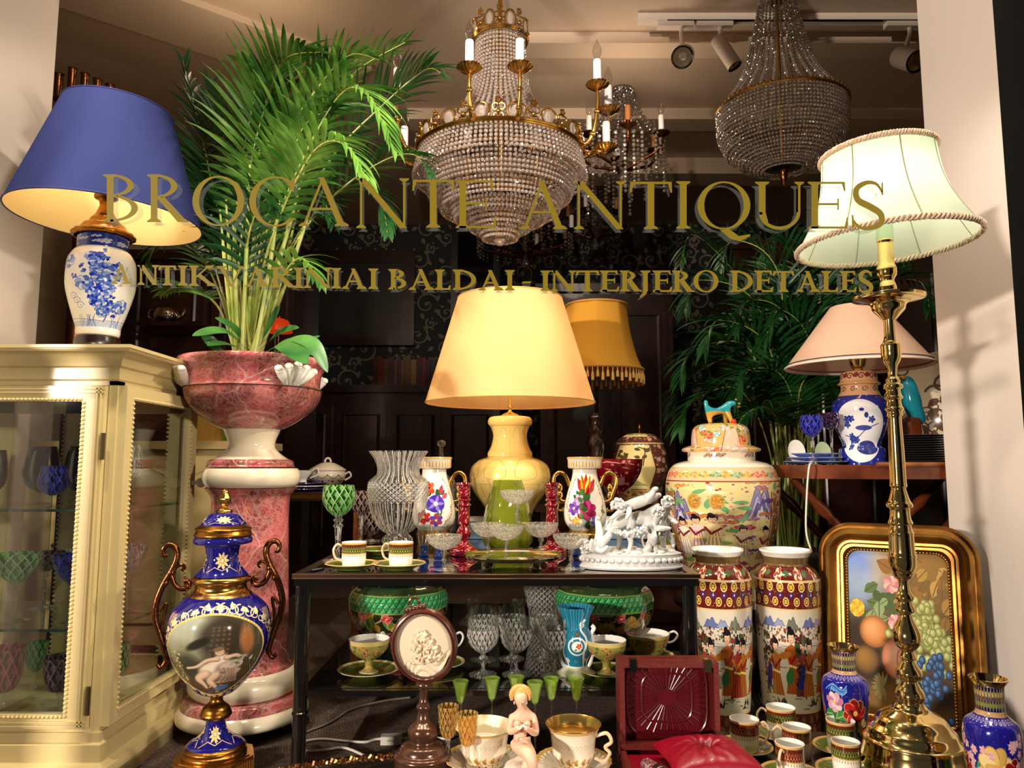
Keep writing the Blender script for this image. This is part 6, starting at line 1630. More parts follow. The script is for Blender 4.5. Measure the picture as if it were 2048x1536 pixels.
# ---- relief plaque on turned stand
d = 1.50; a = Ax(846, 1500, d, TD)
BRW = pbr('brown_metal', S(96, 64, 50), .22, .6, coat=.3)
pq = th('relief_plaque', 'round white relief plaque in dark frame on a turned bronze stand', 'plaque', a.loc)
pr = a.pr([(1358, 9), (1364, 15), (1372, 16), (1378, 9), (1400, 9), (1412, 15), (1418, 13), (1424, 11), (1440, 15), (1452, 28), (1464, 31), (1474, 28), (1482, 27), (1486, 40), (1494, 46), (1500, 48), (1504, 55), (1510, 58), (1513, 56)], 4); pr[0] = (pr[0][0], 0)
pr = [(r, max(z, 0)) for r, z in pr]
G().lathe(pr, 48, a.az).obj('stand', BRW, pq)
sx_, sz_ = mpp(849, 1290, d), (Z(1212, d) - Z(1366, d)) / 154
pc = Vector((P(849, 1289, d).x - a.x, -.0, Z(1289, d) - a.z0))
def ovl(rx, rz, y, n=72): return [(rx * cos(2 * pi * k / n), y, rz * sin(2 * pi * k / n)) for k in range(n)]
RX, RZ = 66 * sx_, 76 * sz_
MT = Matrix.Translation(pc) @ Matrix.Rotation(radians(-14), 4, 'Y') @ Matrix.Rotation(radians(4), 4, 'X')
def strip(rings, caps=(None, None)):
    g = G(); n = len(rings[0]); vs = [p for r in rings for p in r]
    g.add(vs, [(i * n + k, i * n + (k + 1) % n, (i + 1) * n + (k + 1) % n, (i + 1) * n + k) for i in range(len(rings) - 1) for k in range(n)])
    return g
f = .0
strip([ovl(RX * s, RZ * s, y) for s, y in ((.82, -.010), (.83, -.016), (.87, -.019), (.90, -.016), (.92, -.018), (.96, -.017), (1.0, -.010), (1.01, 0), (.98, .008), (.0001, .010))]).xf(MT).obj('frame', pbr('dark_red_wood', S(76, 34, 24), .25, coat=.4), pq)
g = G(); NR, NA = 44, 120
ships = []
for k in range(110): # relief of a merry crowd: heap of rounded strokes in a triangle
    t = rnd.random(); w_ = .62 * (1 - .75 * t)
    x, z = rnd.uniform(-w_, w_), -.55 + t * 1.0
    ships.append((x, z, rnd.uniform(.03, .07), rnd.uniform(.05, .13), rnd.random() * 3))
def relief(x, z):
    h = 0.
    for (cx, cz, rx, rz, ro) in ships:
        dx, dz = x - cx, z - cz; u_, v_ = dx * cos(ro) + dz * sin(ro), -dx * sin(ro) + dz * cos(ro)
        q = (u_ / rx) ** 2 + (v_ / rz) ** 2
        if q < 1: h = max(h, (1 - q) ** .5 * rx)
    h += .012 * sin(26 * z + 6 * sin(5 * x)) if z < -.35 else 0
    return h
vs = [(0, -.012, 0)]
for j in range(1, NR + 1):
    for k in range(NA):
        r = j / NR; x, z = r * cos(2 * pi * k / NA), r * sin(2 * pi * k / NA)
        vs.append((x * RX * .83, -.0115 + .004 * r * r - relief(x, z) * .16, z * RZ * .83))
fs = [(0, 1 + k, 1 + (k + 1) % NA) for k in range(NA)] + [(1 + j * NA + k, 1 + j * NA + (k + 1) % NA, 1 + (j + 1) * NA + (k + 1) % NA, 1 + (j + 1) * NA + k) for j in range(NR - 1) for k in range(NA)]
g.add(vs, fs).xf(MT).obj('relief', pbr('cream_bisque', S(226, 206, 176), .5), pq, smooth=70)
g = G(); g.tube([MT @ Vector((.010 * cos(t), -.004, RZ + .012 + .010 * sin(t))) for t in np.linspace(0, 2 * pi, 20, False)], .0026, 8, closed=True)
for x in (-.014, 0, .014): g.ball(MT @ Vector((x, -.006, RZ + .002)), (.009, .006, .006), 10, 6)
g.obj('bow_ornament', BRW, pq)
# ---- amber glasses
for cx, d, rim_, lab in ((896, 1.49, 1411, 'amber cut glass behind, next to the plaque stand'), (935, 1.44, 1426, 'amber cut glass in front of the gilt teacup')):
    stemware('liqueur_glass', lab, 'glass', cx, d, TD, [(rim_, 21), (rim_ + 15, 20), (rim_ + 40, 18), (rim_ + 58, 14), (rim_ + 66, 6)], [(rim_ + 66, 6), (rim_ + 74, 4), (rim_ + 86, 4.5), (rim_ + 100, 3.5)], 20, (AMBERG, CRYST), 'amber liqueur glasses')
# ---- green tasting glasses
gl0 = None
for cx, rim_, d, lab in ((921, 1361, 1.535, 'behind the amber glasses'), (984, 1357, 1.555, 'above the left gilt teacup'), (1033, 1357, 1.565, 'behind the head of the figurine'), (1070, 1367, 1.53, 'just right of the figurine head'), (1103, 1357, 1.555, 'above the left rim of the right gilt teacup'), (1153, 1360, 1.55, 'above the right gilt teacup')):
    zr2 = Z(rim_, d)
    if gl0 is None:
        s = mpp(cx, 1380, d); H_ = zr2 - TD
        gl0 = th('tasting_glass', 'small green tapered glass ' + lab, 'glass', (P(cx, 1400, d).x, d, TD), 'small green tapered glasses')
        G().lathe(wall([(3.5 * s, H_ - 44 * s), (7 * s, H_ - 40 * s), (12 * s, H_ - 16 * s), (16.5 * s, H_)], .0013), 8).obj('bowl', LIMEG, gl0, smooth=20)
        G().lathe([(5 * s, .002), (2.2 * s, .01), (2.0 * s, H_ - 50 * s), (4 * s, H_ - 43 * s)], 10).obj('stem', CLEAR, gl0)
        G().lathe([(0, 0), (14 * s, 0), (14 * s, .0012), (5 * s, .003)], 28).obj('foot', CLEAR, gl0)
    else: dup(gl0, (P(cx, 1400, d).x, d, TD + max(0, zr2 - TD - H_) * 0), 'small green tapered glass ' + lab)
# ---- gilt teacups
tc_ = Cv(800, 260, (240, 226, 202))
for x in range(0, 800, 50):
    tc_.spiral(x, 66, 26, (196, 150, 70), 6, 1.2, x, 1 if x % 100 else -1); tc_.leaf(x, 60, 44, 1.2, (196, 150, 70), .25); tc_.leaf(x + 20, 50, 40, 2.2, (170, 120, 60), .25); tc_.ell(x + 20, 34, 6, 6, (120, 70, 60))
tc_.rect(0, 0, 800, 12, (206, 164, 90)); tc_.rect(0, 240, 800, 260, (206, 164, 90))
for x in range(0, 800, 24): tc_.line([(x, 150), (x + 12, 168)], 2.5, (206, 170, 110)); tc_.ell(x, 172, 3, 3, (196, 150, 70))
TCUP = image_mat('gilt_white_teacup', tc_, .12, 0, .6)
rb2 = Cv(1024, 64, (244, 236, 222))
for x in range(0, 1024, 32): rb2.ell(x + 16, 40, 10, 20, (176, 130, 66)); rb2.ell(x + 16, 40, 7, 16, (244, 236, 222))
rb2.rect(0, 58, 1024, 64, (206, 164, 90))
RSAU = image_mat('gilt_ribbed_saucer', rb2, .12, 0, .6)
def teacup(label, lab2, cx, d, ru, rs, h, rz, dark, group):
    X = P(cx, 1500, d).x
    s = G().lathe([(0, .002), (rs * .45, .002), (rs * .5, 0), (rs * .56, .003), (rs * .85, .015), (rs, .023), (rs * .99, .0245), (rs * .83, .0175), (rs * .5, .006), (0, .005)], 72, flute=(24, .012))
    rad_uv(s, rs); tag(s.obj('saucer', RSAU, None, (X, d, TD)), lab2, 'saucer', 'saucers under the gilt teacups')
    t = th('teacup', label, 'cup', (X, d, TD + .0065), group)
    G().lathe(cr([(ru * .55, 0), (ru * .62, .004), (ru * .56, h * .1), (ru * .62, h * .2), (ru * .74, h * .36), (ru * .78, h * .6), (ru * .84, h * .82), (ru, h)], 5), 64).obj('body', TCUP, t)
    G().lathe(cr([(ru, h), (ru * .985, h + .001), (ru * .82, h * .83), (ru * .76, h * .62), (ru * .7, h * .4), (ru * .4, h * .32), (0, h * .3)], 4), 64).obj('lining', dark, t)
    G().lathe([(0, h * .62), (ru * .755, h * .62)], 48).obj('cream_inside', pbr('cream_filling', S(240, 224, 198), .5), t)
    pts = cr([(ru * .82, 0, h * .78), (ru * 1.2, 0, h * .86), (ru * 1.36, 0, h * .68), (ru * 1.14, 0, h * .55), (ru * 1.3, 0, h * .42), (ru * 1.1, 0, h * .24), (ru * .74, 0, h * .3)], 6)
    G().tube([(x * cos(rz), x * sin(rz), z) for x, y, z in pts], .0036, 8).obj('handle', pbr('gilt_white_handle', S(226, 200, 160), .18, .1, .5), t)
    return t
teacup('white and gilt teacup behind the figurine', 'white saucer under the teacup behind the figurine', 968, 1.50, .058, .077, .074, 1.6, CREAMP, 'gilt teacups')
teacup('white teacup with golden inner rim right of the figurine', 'gilt ribbed saucer right of the figurine', 1147, 1.485, .0535, .073, .082, -.25, pbr('gold_lining', S(216, 176, 96), .2, .9), 'gilt teacups')
# ---- seated figurine
d = 1.41; a = Ax(1046, 1500, d, TD)
fg = th('seated_figurine', 'pale bisque figurine of a seated nude woman holding a small garland', 'figurine', a.loc)
fs_ = mpp(1046, 1450, d)
zz = lambda py: Z(py, d) - a.z0
def q2(px, py, dy=0.): return Vector(((px - 1046) * fs_, dy, zz(py)))
rock = cr([(.040, 0.0), (.043, .008), (.038, .022), (.035, .036), (.022, .044), (0, .045)], 4)
G().lathe(rock, 40, flute=lambda an, z, r: r * (1 + .07 * sin(3 * an + 40 * z) + .05 * sin(7 * an))).obj('rock', pbr('pale_rock', S(228, 208, 190), .5, bump=(60, .4)), fg, (0, .012, 0))
J = {'pel': (q2(1040, 1484, .006), (.0190, .0150)), 'waist': (q2(1041, 1464, .004), (.0150, .0110)), 'rib': (q2(1043, 1446, .002), (.0180, .0120)), 'sh': (q2(1046, 1428, .000), (.0170, .0100)), 'nk': (q2(1045, 1413, -.003), .0072), 'hd0': (q2(1043, 1402, -.010), .0112), 'hd': (q2(1041, 1390, -.010), .0142), 'tp': (q2(1041, 1384, -.006), .0110),
     'sL': (q2(1024, 1433, .001), .0090), 'eL': (q2(1020, 1462, -.010), .0068), 'wL': (q2(1034, 1446, -.030), .0046), 'pL': (q2(1041, 1441, -.034), .0048),
     'sR': (q2(1067, 1433, .001), .0094), 'eR': (q2(1072, 1466, -.008), .0074), 'wR': (q2(1054, 1446, -.030), .0048), 'pR': (q2(1047, 1441, -.034), .0048),
     'hL': (q2(1032, 1490, -.004), .0155), 'kL': (q2(1058, 1488, -.048), .0120), 'cL': (q2(1066, 1512, -.050), .0105), 'aL': (q2(1058, 1536, -.044), .0048), 'tL': (q2(1054, 1546, -.056), .0042),
     'hR': (q2(1052, 1490, -.002), .0155), 'kR': (q2(1062, 1498, -.044), .0120), 'cR': (q2(1050, 1516, -.046), .0102), 'aR': (q2(1044, 1538, -.040), .0048), 'tR': (q2(1042, 1548, -.052), .0042)}
E = [('pel', 'waist'), ('waist', 'rib'), ('rib', 'sh'), ('sh', 'nk'), ('nk', 'hd0'), ('hd0', 'hd'), ('hd', 'tp'), ('sh', 'sL'), ('sL', 'eL'), ('eL', 'wL'), ('wL', 'pL'), ('sh', 'sR'), ('sR', 'eR'), ('eR', 'wR'), ('wR', 'pR'),
     ('pel', 'hL'), ('hL', 'kL'), ('kL', 'cL'), ('cL', 'aL'), ('aL', 'tL'), ('pel', 'hR'), ('hR', 'kR'), ('kR', 'cR'), ('cR', 'aR'), ('aR', 'tR')]
bd = body_skin('body', J, E, SKINB, fg, 2)
HAIRB = pbr('gilt_hair_bisque', S(212, 160, 88), .45, bump=(90, .5))
g = G()
hc = q2(1041, 1391, -.008); HS = 1.42
for k in range(13):
    q = radians(-60 + k * 25)
    if sin(q + .9) < -.45: continue
    pts = []
    for t in np.linspace(0, 1, 6):
        th_ = t * 1.9
        pts.append(hc + HS * Vector((.0118 * sin(th_) * cos(q + .9), .0118 * sin(th_) * sin(q + .9) + .002, .0122 * cos(th_))))
    g.tube(pts, [.0042, .005, .0054, .0054, .0048, .003], 7)
g.ball(hc + Vector((0, .0075, .0045)), (.0168, .0160, .0162), 16, 10); g.ball(hc + Vector((.006, .017, -.008)), .0085, 12, 8)
g.obj('hair', HAIRB, bd)
g = G(); fc = q2(1041, 1400, -.0235)
g.ball(fc, (.0014, .0024, .0024), 8, 6)
for sx in (-1, 1): g.ball(fc + Vector((sx * .004, .0018, .0022)), (.0019, .001, .0009), 8, 5); g.ball(fc + Vector((sx * .0112, .011, -.001)), (.0016, .0024, .0032), 8, 5)
g.ball(fc + Vector((0, .0012, -.0042)), (.0026, .0012, .0010), 8, 5)
g.obj('face_features', SKINB, bd)
g = G()
for sg, p in ((1, q2(1041, 1441, -.035)), (-1, q2(1047, 1441, -.035))):
    for k in range(4):
        b0 = p + Vector((sg * (.001 + .0006 * k), -.001 + .0015 * k, .001 - .0012 * k))
        L_ = (.0058, .0068, .0064, .0050)[k]
        g.tube([b0, b0 + Vector((sg * L_ * .6, -.0028, .0012)), b0 + Vector((sg * L_, -.0036, .0006 + .001))], [.0013, .0012, .0009], 6)
    g.tube([p + Vector((-sg * .001, -.001, .002)), p + Vector((sg * .001, -.003, .005)), p + Vector((sg * .003, -.004, .006))], [.0013, .0012, .001], 6)
g.obj('finger', SKINB, bd)
g = G()
for sx in (-1, 1): g.ball(q2(1044 + sx * 10, 1444, -.012), (.0068, .0058, .0072), 12, 8)
g.obj('chest', SKINB, bd)
g = G()
for k in range(8): g.ball(q2(1034 + k * 2.6, 1439 + 3 * sin(k), -.040), .0021, 7, 5)
g.obj('garland', WHITEP, bd)
# ---- cable with switch
sw = th('lamp_cable', 'white lamp cable with inline switch lying behind the tray', 'cable', (0, 0, 0))
pp = lambda l: cr([Vector((P(x, y, dep(y, z)).x, dep(y, z), z)) for x, y, z in l], 8)
G().tube(pp([(590, 1496, .005), (600, 1486, .005), (640, 1478, .005), (690, 1482, .005), (730, 1484, .005), (756, 1478, .006), (800, 1478, .006), (836, 1474, .005), (900, 1478, .005)]), .0032, 8).obj('cable', CABLEW, sw)
G().tube(pp([(590, 1496, .005), (610, 1502, .005), (650, 1500, .005), (690, 1496, .005), (730, 1512, .005), (750, 1524, .005)]), .0032, 8).obj('cable', CABLEW, sw)
c = P(783, 1478, dep(1478, .012)); 
s_ = G().box((c.x, c.y, .0115), (.052, .026, .020), .05).obj('switch', CABLEW, sw)
G().box((c.x, c.y - .0135, .0125), (.018, .002, .004), .05).obj('rocker', pbr('beige_rocker', S(196, 180, 150), .5), s_)
k2 = th('floor_cable', 'thin grey cable crossing the woven mat under the glass table', 'cable', (0, 0, 0))
G().tube(pp([(610, 1465, .004), (660, 1445, .004), (700, 1420, .004), (760, 1403, .004), (820, 1395, .004)]), .0028, 8).obj('cable', pbr('grey_cable', S(150, 142, 130), .5), k2)
# ================================================================ low plinth at the right
XP0, XP1, YP0, YP1 = .252, 1.17, 1.18, 1.70
G0 = G().slab([(XP0, YP0), (XP1, YP0), (XP1, 1.60), (1.0, YP1), (XP0, YP1)], 0, ZD - .0005)
tag(G0.obj('display_plinth', pbr('plinth_dark', S(40, 26, 20), .3, coat=.3)), 'low dark plinth under the red case, brass lamp and small cups', 'plinth')
# ---- red jewellery case
d = 1.50
xa, xb = P(1240, 1420, d).x, P(1440, 1420, d).x
jc = th('jewellery_case', 'open red leather jewellery case standing on the low plinth', 'box', ((xa + xb) / 2, d, ZD))
w2 = (xb - xa) / 2; hh = Z(1325, d) - ZD; dp = .055
VELV = pbr('dark_red_velvet', S(110, 4, 18), .6, sheen=.6, coat=.1)
g = G(); t_ = .010
g.box2((-w2, 0, .035), (-w2 + t_, dp, hh)); g.box2((w2 - t_, 0, .035), (w2, dp, hh)); g.box2((-w2 + t_, 0, hh - t_), (w2 - t_, dp, hh)); g.box2((-w2 + t_, 0, .035), (w2 - t_, dp, .035 + t_)); g.box2((-w2 + t_, dp - .008, .035 + t_), (w2 - t_, dp, hh - t_))
lid = g.obj('lid', RED_L, jc)
g = G()
g.box2((-w2 + t_, .030, .046), (w2 - t_, dp - .0085, hh - t_))
for k in range(36):      # pressed rays of the lining
    q = 2 * pi * k / 36; r0, r1 = .018, .070 if abs(cos(q)) > .3 else .062
    c = Vector((0, .029, (hh + .05) / 2))
    g.tube([c + Vector((r0 * 1.1 * cos(q), 0, r0 * .9 * sin(q))), c + Vector((r1 * 1.15 * cos(q), 0, r1 * sin(q)))], [.0012, .0022], 6)
rp = lambda a_, b_, n=.5: [Vector((a_ * (abs(cos(q)) ** n) * (1 if cos(q) > 0 else -1), .0285, (hh + .05) / 2 + b_ * (abs(sin(q)) ** n) * (1 if sin(q) > 0 else -1))) for q in np.linspace(0, 2 * pi, 48, False)]
for a_, b_ in ((.080, .074), (.050, .046)): g.tube(rp(a_, b_), .0026, 6, closed=True)
g.obj('velvet_lining', pbr('deep_red_lining', S(78, 4, 14), .3, coat=.15), lid)
for x, mt in ((-w2 + .027, BLACKM), (w2 - .022, BRASS)): G().box2((x - .007, -.003, hh - .018), (x + .007, .012, hh + .006)).obj('clasp', mt, lid)
g = G(); g.box2((-w2, -.16, 0), (w2, .055, .012)); g.box2((-w2, -.16, .012), (-w2 + t_, .055, .034)); g.box2((w2 - t_, -.16, .012), (w2, .055, .034)); g.box2((-w2, .045, .012), (w2, .055, .034)); g.box2((-w2, -.16, .012), (w2, -.15, .034))
tr2 = g.obj('tray', RED_L, jc)
G().box2((-w2 + t_, -.15, .012), (w2 - t_, .045, .026)).obj('tray_lining', SATIN, tr2)
# ---- satin cushion
pc_ = (P(1410, 1500, 1.43).x, 1.42, ZD + .052)
g = G(); n = 40; vs = []
rot = .10
for s in (1, -1):
    for j in range(n + 1):
        for i in range(n + 1):
            u, v = i / n * 2 - 1, j / n * 2 - 1
            e = (1 - abs(u) ** 2.6) * (1 - abs(v) ** 2.6)
            r = hypot(u, v); an = atan2(v, u)
            h = .030 * max(e, 0) ** .5
            if s > 0:
                h *= 1 - .75 * math.exp(-(r / .22) ** 2)
                h += .0024 * sin(11 * an + 3 * sin(4 * r)) * math.exp(-((r - .35) / .35) ** 2) + .0014 * sin(23 * an + 2) * min(1, r) * e
            x, y = u * .082 * (1 - .07 * (1 - abs(v)) ** 1.0), v * .072 * (1 - .07 * (1 - abs(u)))
            vs.append((x * cos(rot) - y * sin(rot), x * sin(rot) + y * cos(rot), s * h if s > 0 else -h * .5))
m_ = (n + 1) ** 2
fs = [(j * (n + 1) + i, j * (n + 1) + i + 1, (j + 1) * (n + 1) + i + 1, (j + 1) * (n + 1) + i) for j in range(n) for i in range(n)]
g.add(vs, fs + [tuple(m_ + q for q in f[::-1]) for f in fs])
ct = tag(g.obj('cushion', SATIN, None, pc_, smooth=70), 'crimson satin cushion lying before the open red case', 'cushion')
G().ball((0, 0, .010), (.010, .008, .005), 14, 8).obj('centre_tuft', SATIN, ct)
# ---- small scent bottle
c = Vector((P(1300, 1520, 1.415).x, 1.405, ZD + .0315))
sb = th('scent_bottle', 'small cut glass scent bottle lying in the red case', 'bottle', (c.x, c.y, c.z + .008))
MM = Matrix.Rotation(radians(14), 4, 'Z') @ Matrix.Rotation(radians(82), 4, 'X')
G().lathe(cr([(.0, -.022), (.012, -.021), (.013, 0), (.013, .024), (.010, .028)], 4), 12, flute=(6, .05)).xf(MM).obj('body', CRYST, sb, smooth=20)
G().lathe(cr([(.009, .028), (.0145, .031), (.0145, .046), (.010, .050), (0, .051)], 3), 20).xf(MM).obj('stopper', pbr('dark_silver', S(120, 90, 84), .2, .9), sb)
# ---- six demitasse cups on saucers at the right
DG = 'demitasse cups beside the brass lamp'
for cx, py, d, mt, rz, hc_, lab in ((1490, 1488, 1.585, CUPR, -.2, .063, 'red banded demitasse cup next to the crimson cushion'), (1563, 1466, 1.655, CUPG, 3.0, .064, 'green banded demitasse cup standing rearmost below the figured vase'), (1594, 1492, 1.56, CUPR, 2.8, .060, 'red banded demitasse cup hidden behind the foremost one'),
                                     (1581, 1530, 1.45, CUPR, 3.9, .064, 'red banded demitasse cup standing foremost with its handle forward'), (1683, 1490, 1.58, CUPG, .9, .062, 'green banded demitasse cup before the small blue enamel vase'), (1693, 1527, 1.465, CUPG, 1.2, .062, 'green banded demitasse cup next to the brass lamp base')):
    X = P(cx, py, d).x; r_ = 30 * mpp(cx, py - 30, d)
    if cx != 1594: saucer('green banded saucer under the ' + lab.split(' standing')[0].split(' hidden')[0], (X, d, ZD), .056, group='saucers beside the brass lamp')
    demitasse(lab, (X, d, ZD + (.0042 if cx != 1594 else 0)), r_, hc_ * .98, mt, rz, DG)
# ---- tall figured vases
sv = Cv(1400, 800, (206, 198, 180))
sv.rect(0, 0, 1400, 132, (92, 24, 20)); sv.rect(0, 580, 1400, 760, (96, 26, 20)); sv.rect(0, 760, 1400, 800, (110, 86, 50))
sv.speck(0, 0, 1400, 130, 420, [(190, 140, 80), (40, 30, 80), (140, 60, 40)], 1.5, 4); sv.speck(0, 580, 1400, 690, 420, [(200, 150, 90), (40, 34, 96), (150, 70, 50)], 1.5, 4)
for x in range(0, 1400, 70):
    sv.medal(x, 612, 20, (226, 196, 130), (90, 50, 20)); sv.medal(x + 35, 676, 22, (236, 206, 136), (110, 70, 20))
    for k in range(6): sv.ell(x + 35 + 14 * cos(k), 640 + 12 * sin(k), 5, 5, (44, 50, 120)); 
    sv.ell(x + 35, 640, 5, 5, (200, 200, 220))
    sv.medal(x, 60, 22, (150, 112, 70), (70, 34, 16), (150, 110, 40)); sv.medal(x + 35, 104, 17, (130, 96, 60), (60, 28, 16), (150, 110, 40)); sv.medal(x + 35, 20, 17, (130, 96, 60), (60, 28, 16), (150, 110, 40))
    if (x // 70) % 2 == 0: sv.flower(x + 20, 728, 28, [(170, 50, 40), (226, 200, 160)], 6, (60, 70, 140), (240, 220, 180))
    else: sv.leaf(x - 20, 728, 50, .2, (70, 100, 50), .3)
for y in (136, 576, 700): sv.rect(0, y - 5, 1400, y + 5, (222, 190, 140))
sv.rect(0, 142, 1400, 300, (206, 198, 168)); 
for k in range(90): x, y = rnd.uniform(0, 1400), rnd.uniform(150, 330); sv.line([(x, y), (x + rnd.uniform(14, 50), y)], 4, rnd.choice([(120, 84, 60), (90, 100, 60), (150, 120, 80)]))
for x in range(0, 1400, 280):
    sv.mount(x + 30, 500, 110, 46, (96, 110, 160), (50, 64, 130)); sv.mount(x + 120, 505, 80, 34, (140, 150, 180), (70, 84, 140)); sv.mount(x + 200, 490, 90, 60, (110, 112, 96), (70, 80, 60))
    sv.speck(x + 10, 440, x + 270, 500, 70, [(120, 50, 40), (90, 60, 40), (70, 90, 60), (150, 90, 60)], 3, 9)
    for k in range(8): sv.line([(x + rnd.uniform(0, 280), 420 + rnd.gauss(0, 14)), (x + rnd.uniform(0, 280), 424)], 2, (130, 130, 140))
for cx in (0, 1400, 466, 932, 700):
    sv.speck(cx - 160, 200, cx - 60, 470, 90, [(90, 34, 26), (60, 80, 50), (140, 60, 50), (44, 40, 30)], 5, 14)
    sv.person(cx - 60, 205, 235, (176, 108, 40), trim=(120, 40, 24)); sv.person(cx + 58, 215, 270, (170, 90, 34), trim=(150, 30, 24), lean=-10)
    sv.person(cx + 120, 205, 240, (150, 50, 30), trim=(200, 120, 60)); sv.poly([(cx - 150, 240), (cx - 110, 230), (cx - 90, 330), (cx - 120, 340)], (40, 50, 120))
    sv.ell(cx + 4, 380, 42, 16, (190, 110, 40), .2); sv.leaf(cx + 20, 250, 90, 1.2, (60, 110, 60), .3)
    for k in range(6): sv.leaf(cx - 20 + rnd.gauss(0, 30), 160, 44, 1.57 + rnd.gauss(0, .7), (40, 40, 30), .12)
SATS = image_mat('figured_vase_painting', sv, .12, 0, .7)
for cx, d, tp, hw, lab, off_ in ((1440, 1.985, 1098, 68, 'tall figured porcelain floor vase standing behind the red case', 0.), (1578, 2.0, 1100, 69, 'tall figured porcelain floor vase next to the gilt picture frame', .9)):
    a = Ax(cx, 1290, d, 0.0)
    t = th('floor_vase', lab, 'vase', a.loc, 'pair of tall figured floor vases')
    q = hw / 68.; dy = tp - 1098
    pr = a.pr([(1108 + dy, 46 * q), (1118 + dy, 44 * q), (1124 + dy, 44 * q), (1132 + dy, 54 * q), (1145 + dy, 64 * q), (1160 + dy, 67 * q), (1200, 66 * q), (1300, 64 * q), (1400, 58 * q), (1432, 56 * q), (1446, 56 * q)], 5)
    pr = [(r, max(z, 0)) for r, z in pr]; pr[0] = (pr[0][0], 0)
    G().lathe(pr, 72, a.az + off_).obj('body', SATS, t)
    G().lathe(wall(a.pr([(1096 + dy, 52 * q), (1099 + dy, 53 * q), (1103 + dy, 50 * q), (1109 + dy, 46 * q)], 3), .004), 56, a.az).obj('rim', WHITEP, t)
    z0_ = Z(1108 + dy, d)
    G().lathe([(46 * q * mpp(cx, 1108, d) - .003, z0_), (40 * q * mpp(cx, 1108, d), z0_ - .03), (0, z0_ - .05)], 40).obj('throat', WHITEP, t)
# ---- cloisonne vases
def cloi(kind):
    c = Cv(900, 500, (30, 26, 130))
    c.speck(0, 0, 900, 500, 600, [(60, 60, 170), (90, 90, 190), (20, 20, 90)], 2, 5)
    c.rect(0, 380, 900, 400, (200, 160, 100)); c.rect(0, 400, 900, 500, (22, 26, 70)); c.rect(0, 350, 900, 378, (40, 40, 150))
    for x in range(0, 900, 30):
        c.spiral(x, 364, 11, (220, 200, 200), 3); c.ell(x + 15, 388, 6, 6, (210, 150, 140)); c.line([(x, 404), (x + 15, 496)], 4, (200, 164, 90)); c.line([(x + 30, 404), (x + 15, 496)], 4, (200, 164, 90)); c.ell(x + 15, 425, 7, 10, (120, 150, 60)); c.ell(x, 470, 8, 12, (190, 170, 100))
    for cx in (450, 150, 750):
        if kind == 0:
            for k in range(4): c.line(cr([(cx - 130 + k * 20, 300), (cx - 80, 335 - k * 8), (cx - 20, 310 - k * 8), (cx + 10, 335 - k * 10)], 5), 6, rnd.choice([(110, 180, 226), (160, 210, 240), (60, 120, 200)]))
            for k in range(9): c.leaf(cx - 30 + rnd.gauss(0, 40), 160 + rnd.gauss(0, 40), 90, rnd.random() * 6, rnd.choice([(50, 140, 70), (90, 170, 80), (30, 100, 60)]), .34, (200, 190, 110))
            c.flower(cx + 60, 190, 74, [(150, 16, 26), (190, 30, 36), (110, 8, 20)], 8, (240, 200, 80), (214, 170, 100)); c.flower(cx - 70, 240, 52, [(226, 170, 200), (240, 210, 220), (200, 120, 170)], 7, (240, 200, 80), (214, 170, 100))
            c.flower(cx - 20, 90, 50, [(236, 180, 196), (220, 140, 170)], 7, (230, 190, 80), (214, 170, 100)); c.flower(cx + 120, 110, 44, [(226, 190, 90), (240, 214, 120)], 6, (200, 90, 40), (214, 170, 100))
        else:
            for k in range(8): c.leaf(cx + rnd.gauss(0, 60), 110 + rnd.gauss(0, 20), 96, rnd.uniform(-.6, 3.6), rnd.choice([(40, 150, 90), (90, 190, 110), (30, 110, 70)]), .36, (190, 190, 110))
            c.flower(cx + 10, 190, 84, [(236, 200, 110), (246, 220, 150), (220, 176, 90)], 8, (240, 170, 70), (190, 140, 80)); c.flower(cx + 110, 170, 60, [(150, 16, 26), (120, 8, 20)], 7, (230, 180, 60), (214, 170, 100))
            for k in range(14): c.flower(cx - 110 + rnd.gauss(0, 30), 190 + rnd.gauss(0, 60), 18, [(236, 190, 196), (226, 160, 176)], 5, (240, 210, 120))
            for k in range(8): c.flower(cx + 110 + rnd.gauss(0, 30), 290 + rnd.gauss(0, 24), 16, [(236, 190, 196), (226, 160, 176)], 5, (240, 210, 120))
    return c
for cx, d, dy, kind, q, lab in ((1690, 1.63, 0, 0, 1., 'small blue enamel vase with red peony before the painting'), (1982, 1.33, 64, 1, 1.26, 'small blue enamel vase with yellow peony next to the window frame')):
    zt_ = Z(1291 + dy, d); a = Ax(cx, 1380 + dy, d, ZD)
    t = th('enamel_vase', lab, 'vase', a.loc, 'pair of small blue enamel vases')
    s = mpp(cx, 1380 + dy, d); H_ = zt_ - ZD
    R = lambda px: px * q * s
    body = cr([(R(30), .004), (R(34), .01 * H_ / .19), (R(42), H_ * .25), (R(47), H_ * .45), (R(48), H_ * .58), (R(44), H_ * .66), (R(32), H_ * .705), (R(25), H_ * .74), (R(24), H_ * .80), (R(25), H_ * .95)], 5)
    G().lathe(body, 64, a.az).obj('body', image_mat('cloisonne_%d' % kind, cloi(kind), .12, .15, .7), t)
    G().lathe([(R(25), H_ * .945), (R(32), H_ * .985), (R(33), H_), (R(31), H_ * 1.003), (R(24), H_ * .95), (R(22), H_ * .7), (0, H_ * .6)], 48).obj('brass_rim', BRASS, t)
    G().lathe([(0, 0), (R(30), 0), (R(31), .005)], 40).obj('brass_foot', BRASS, t)
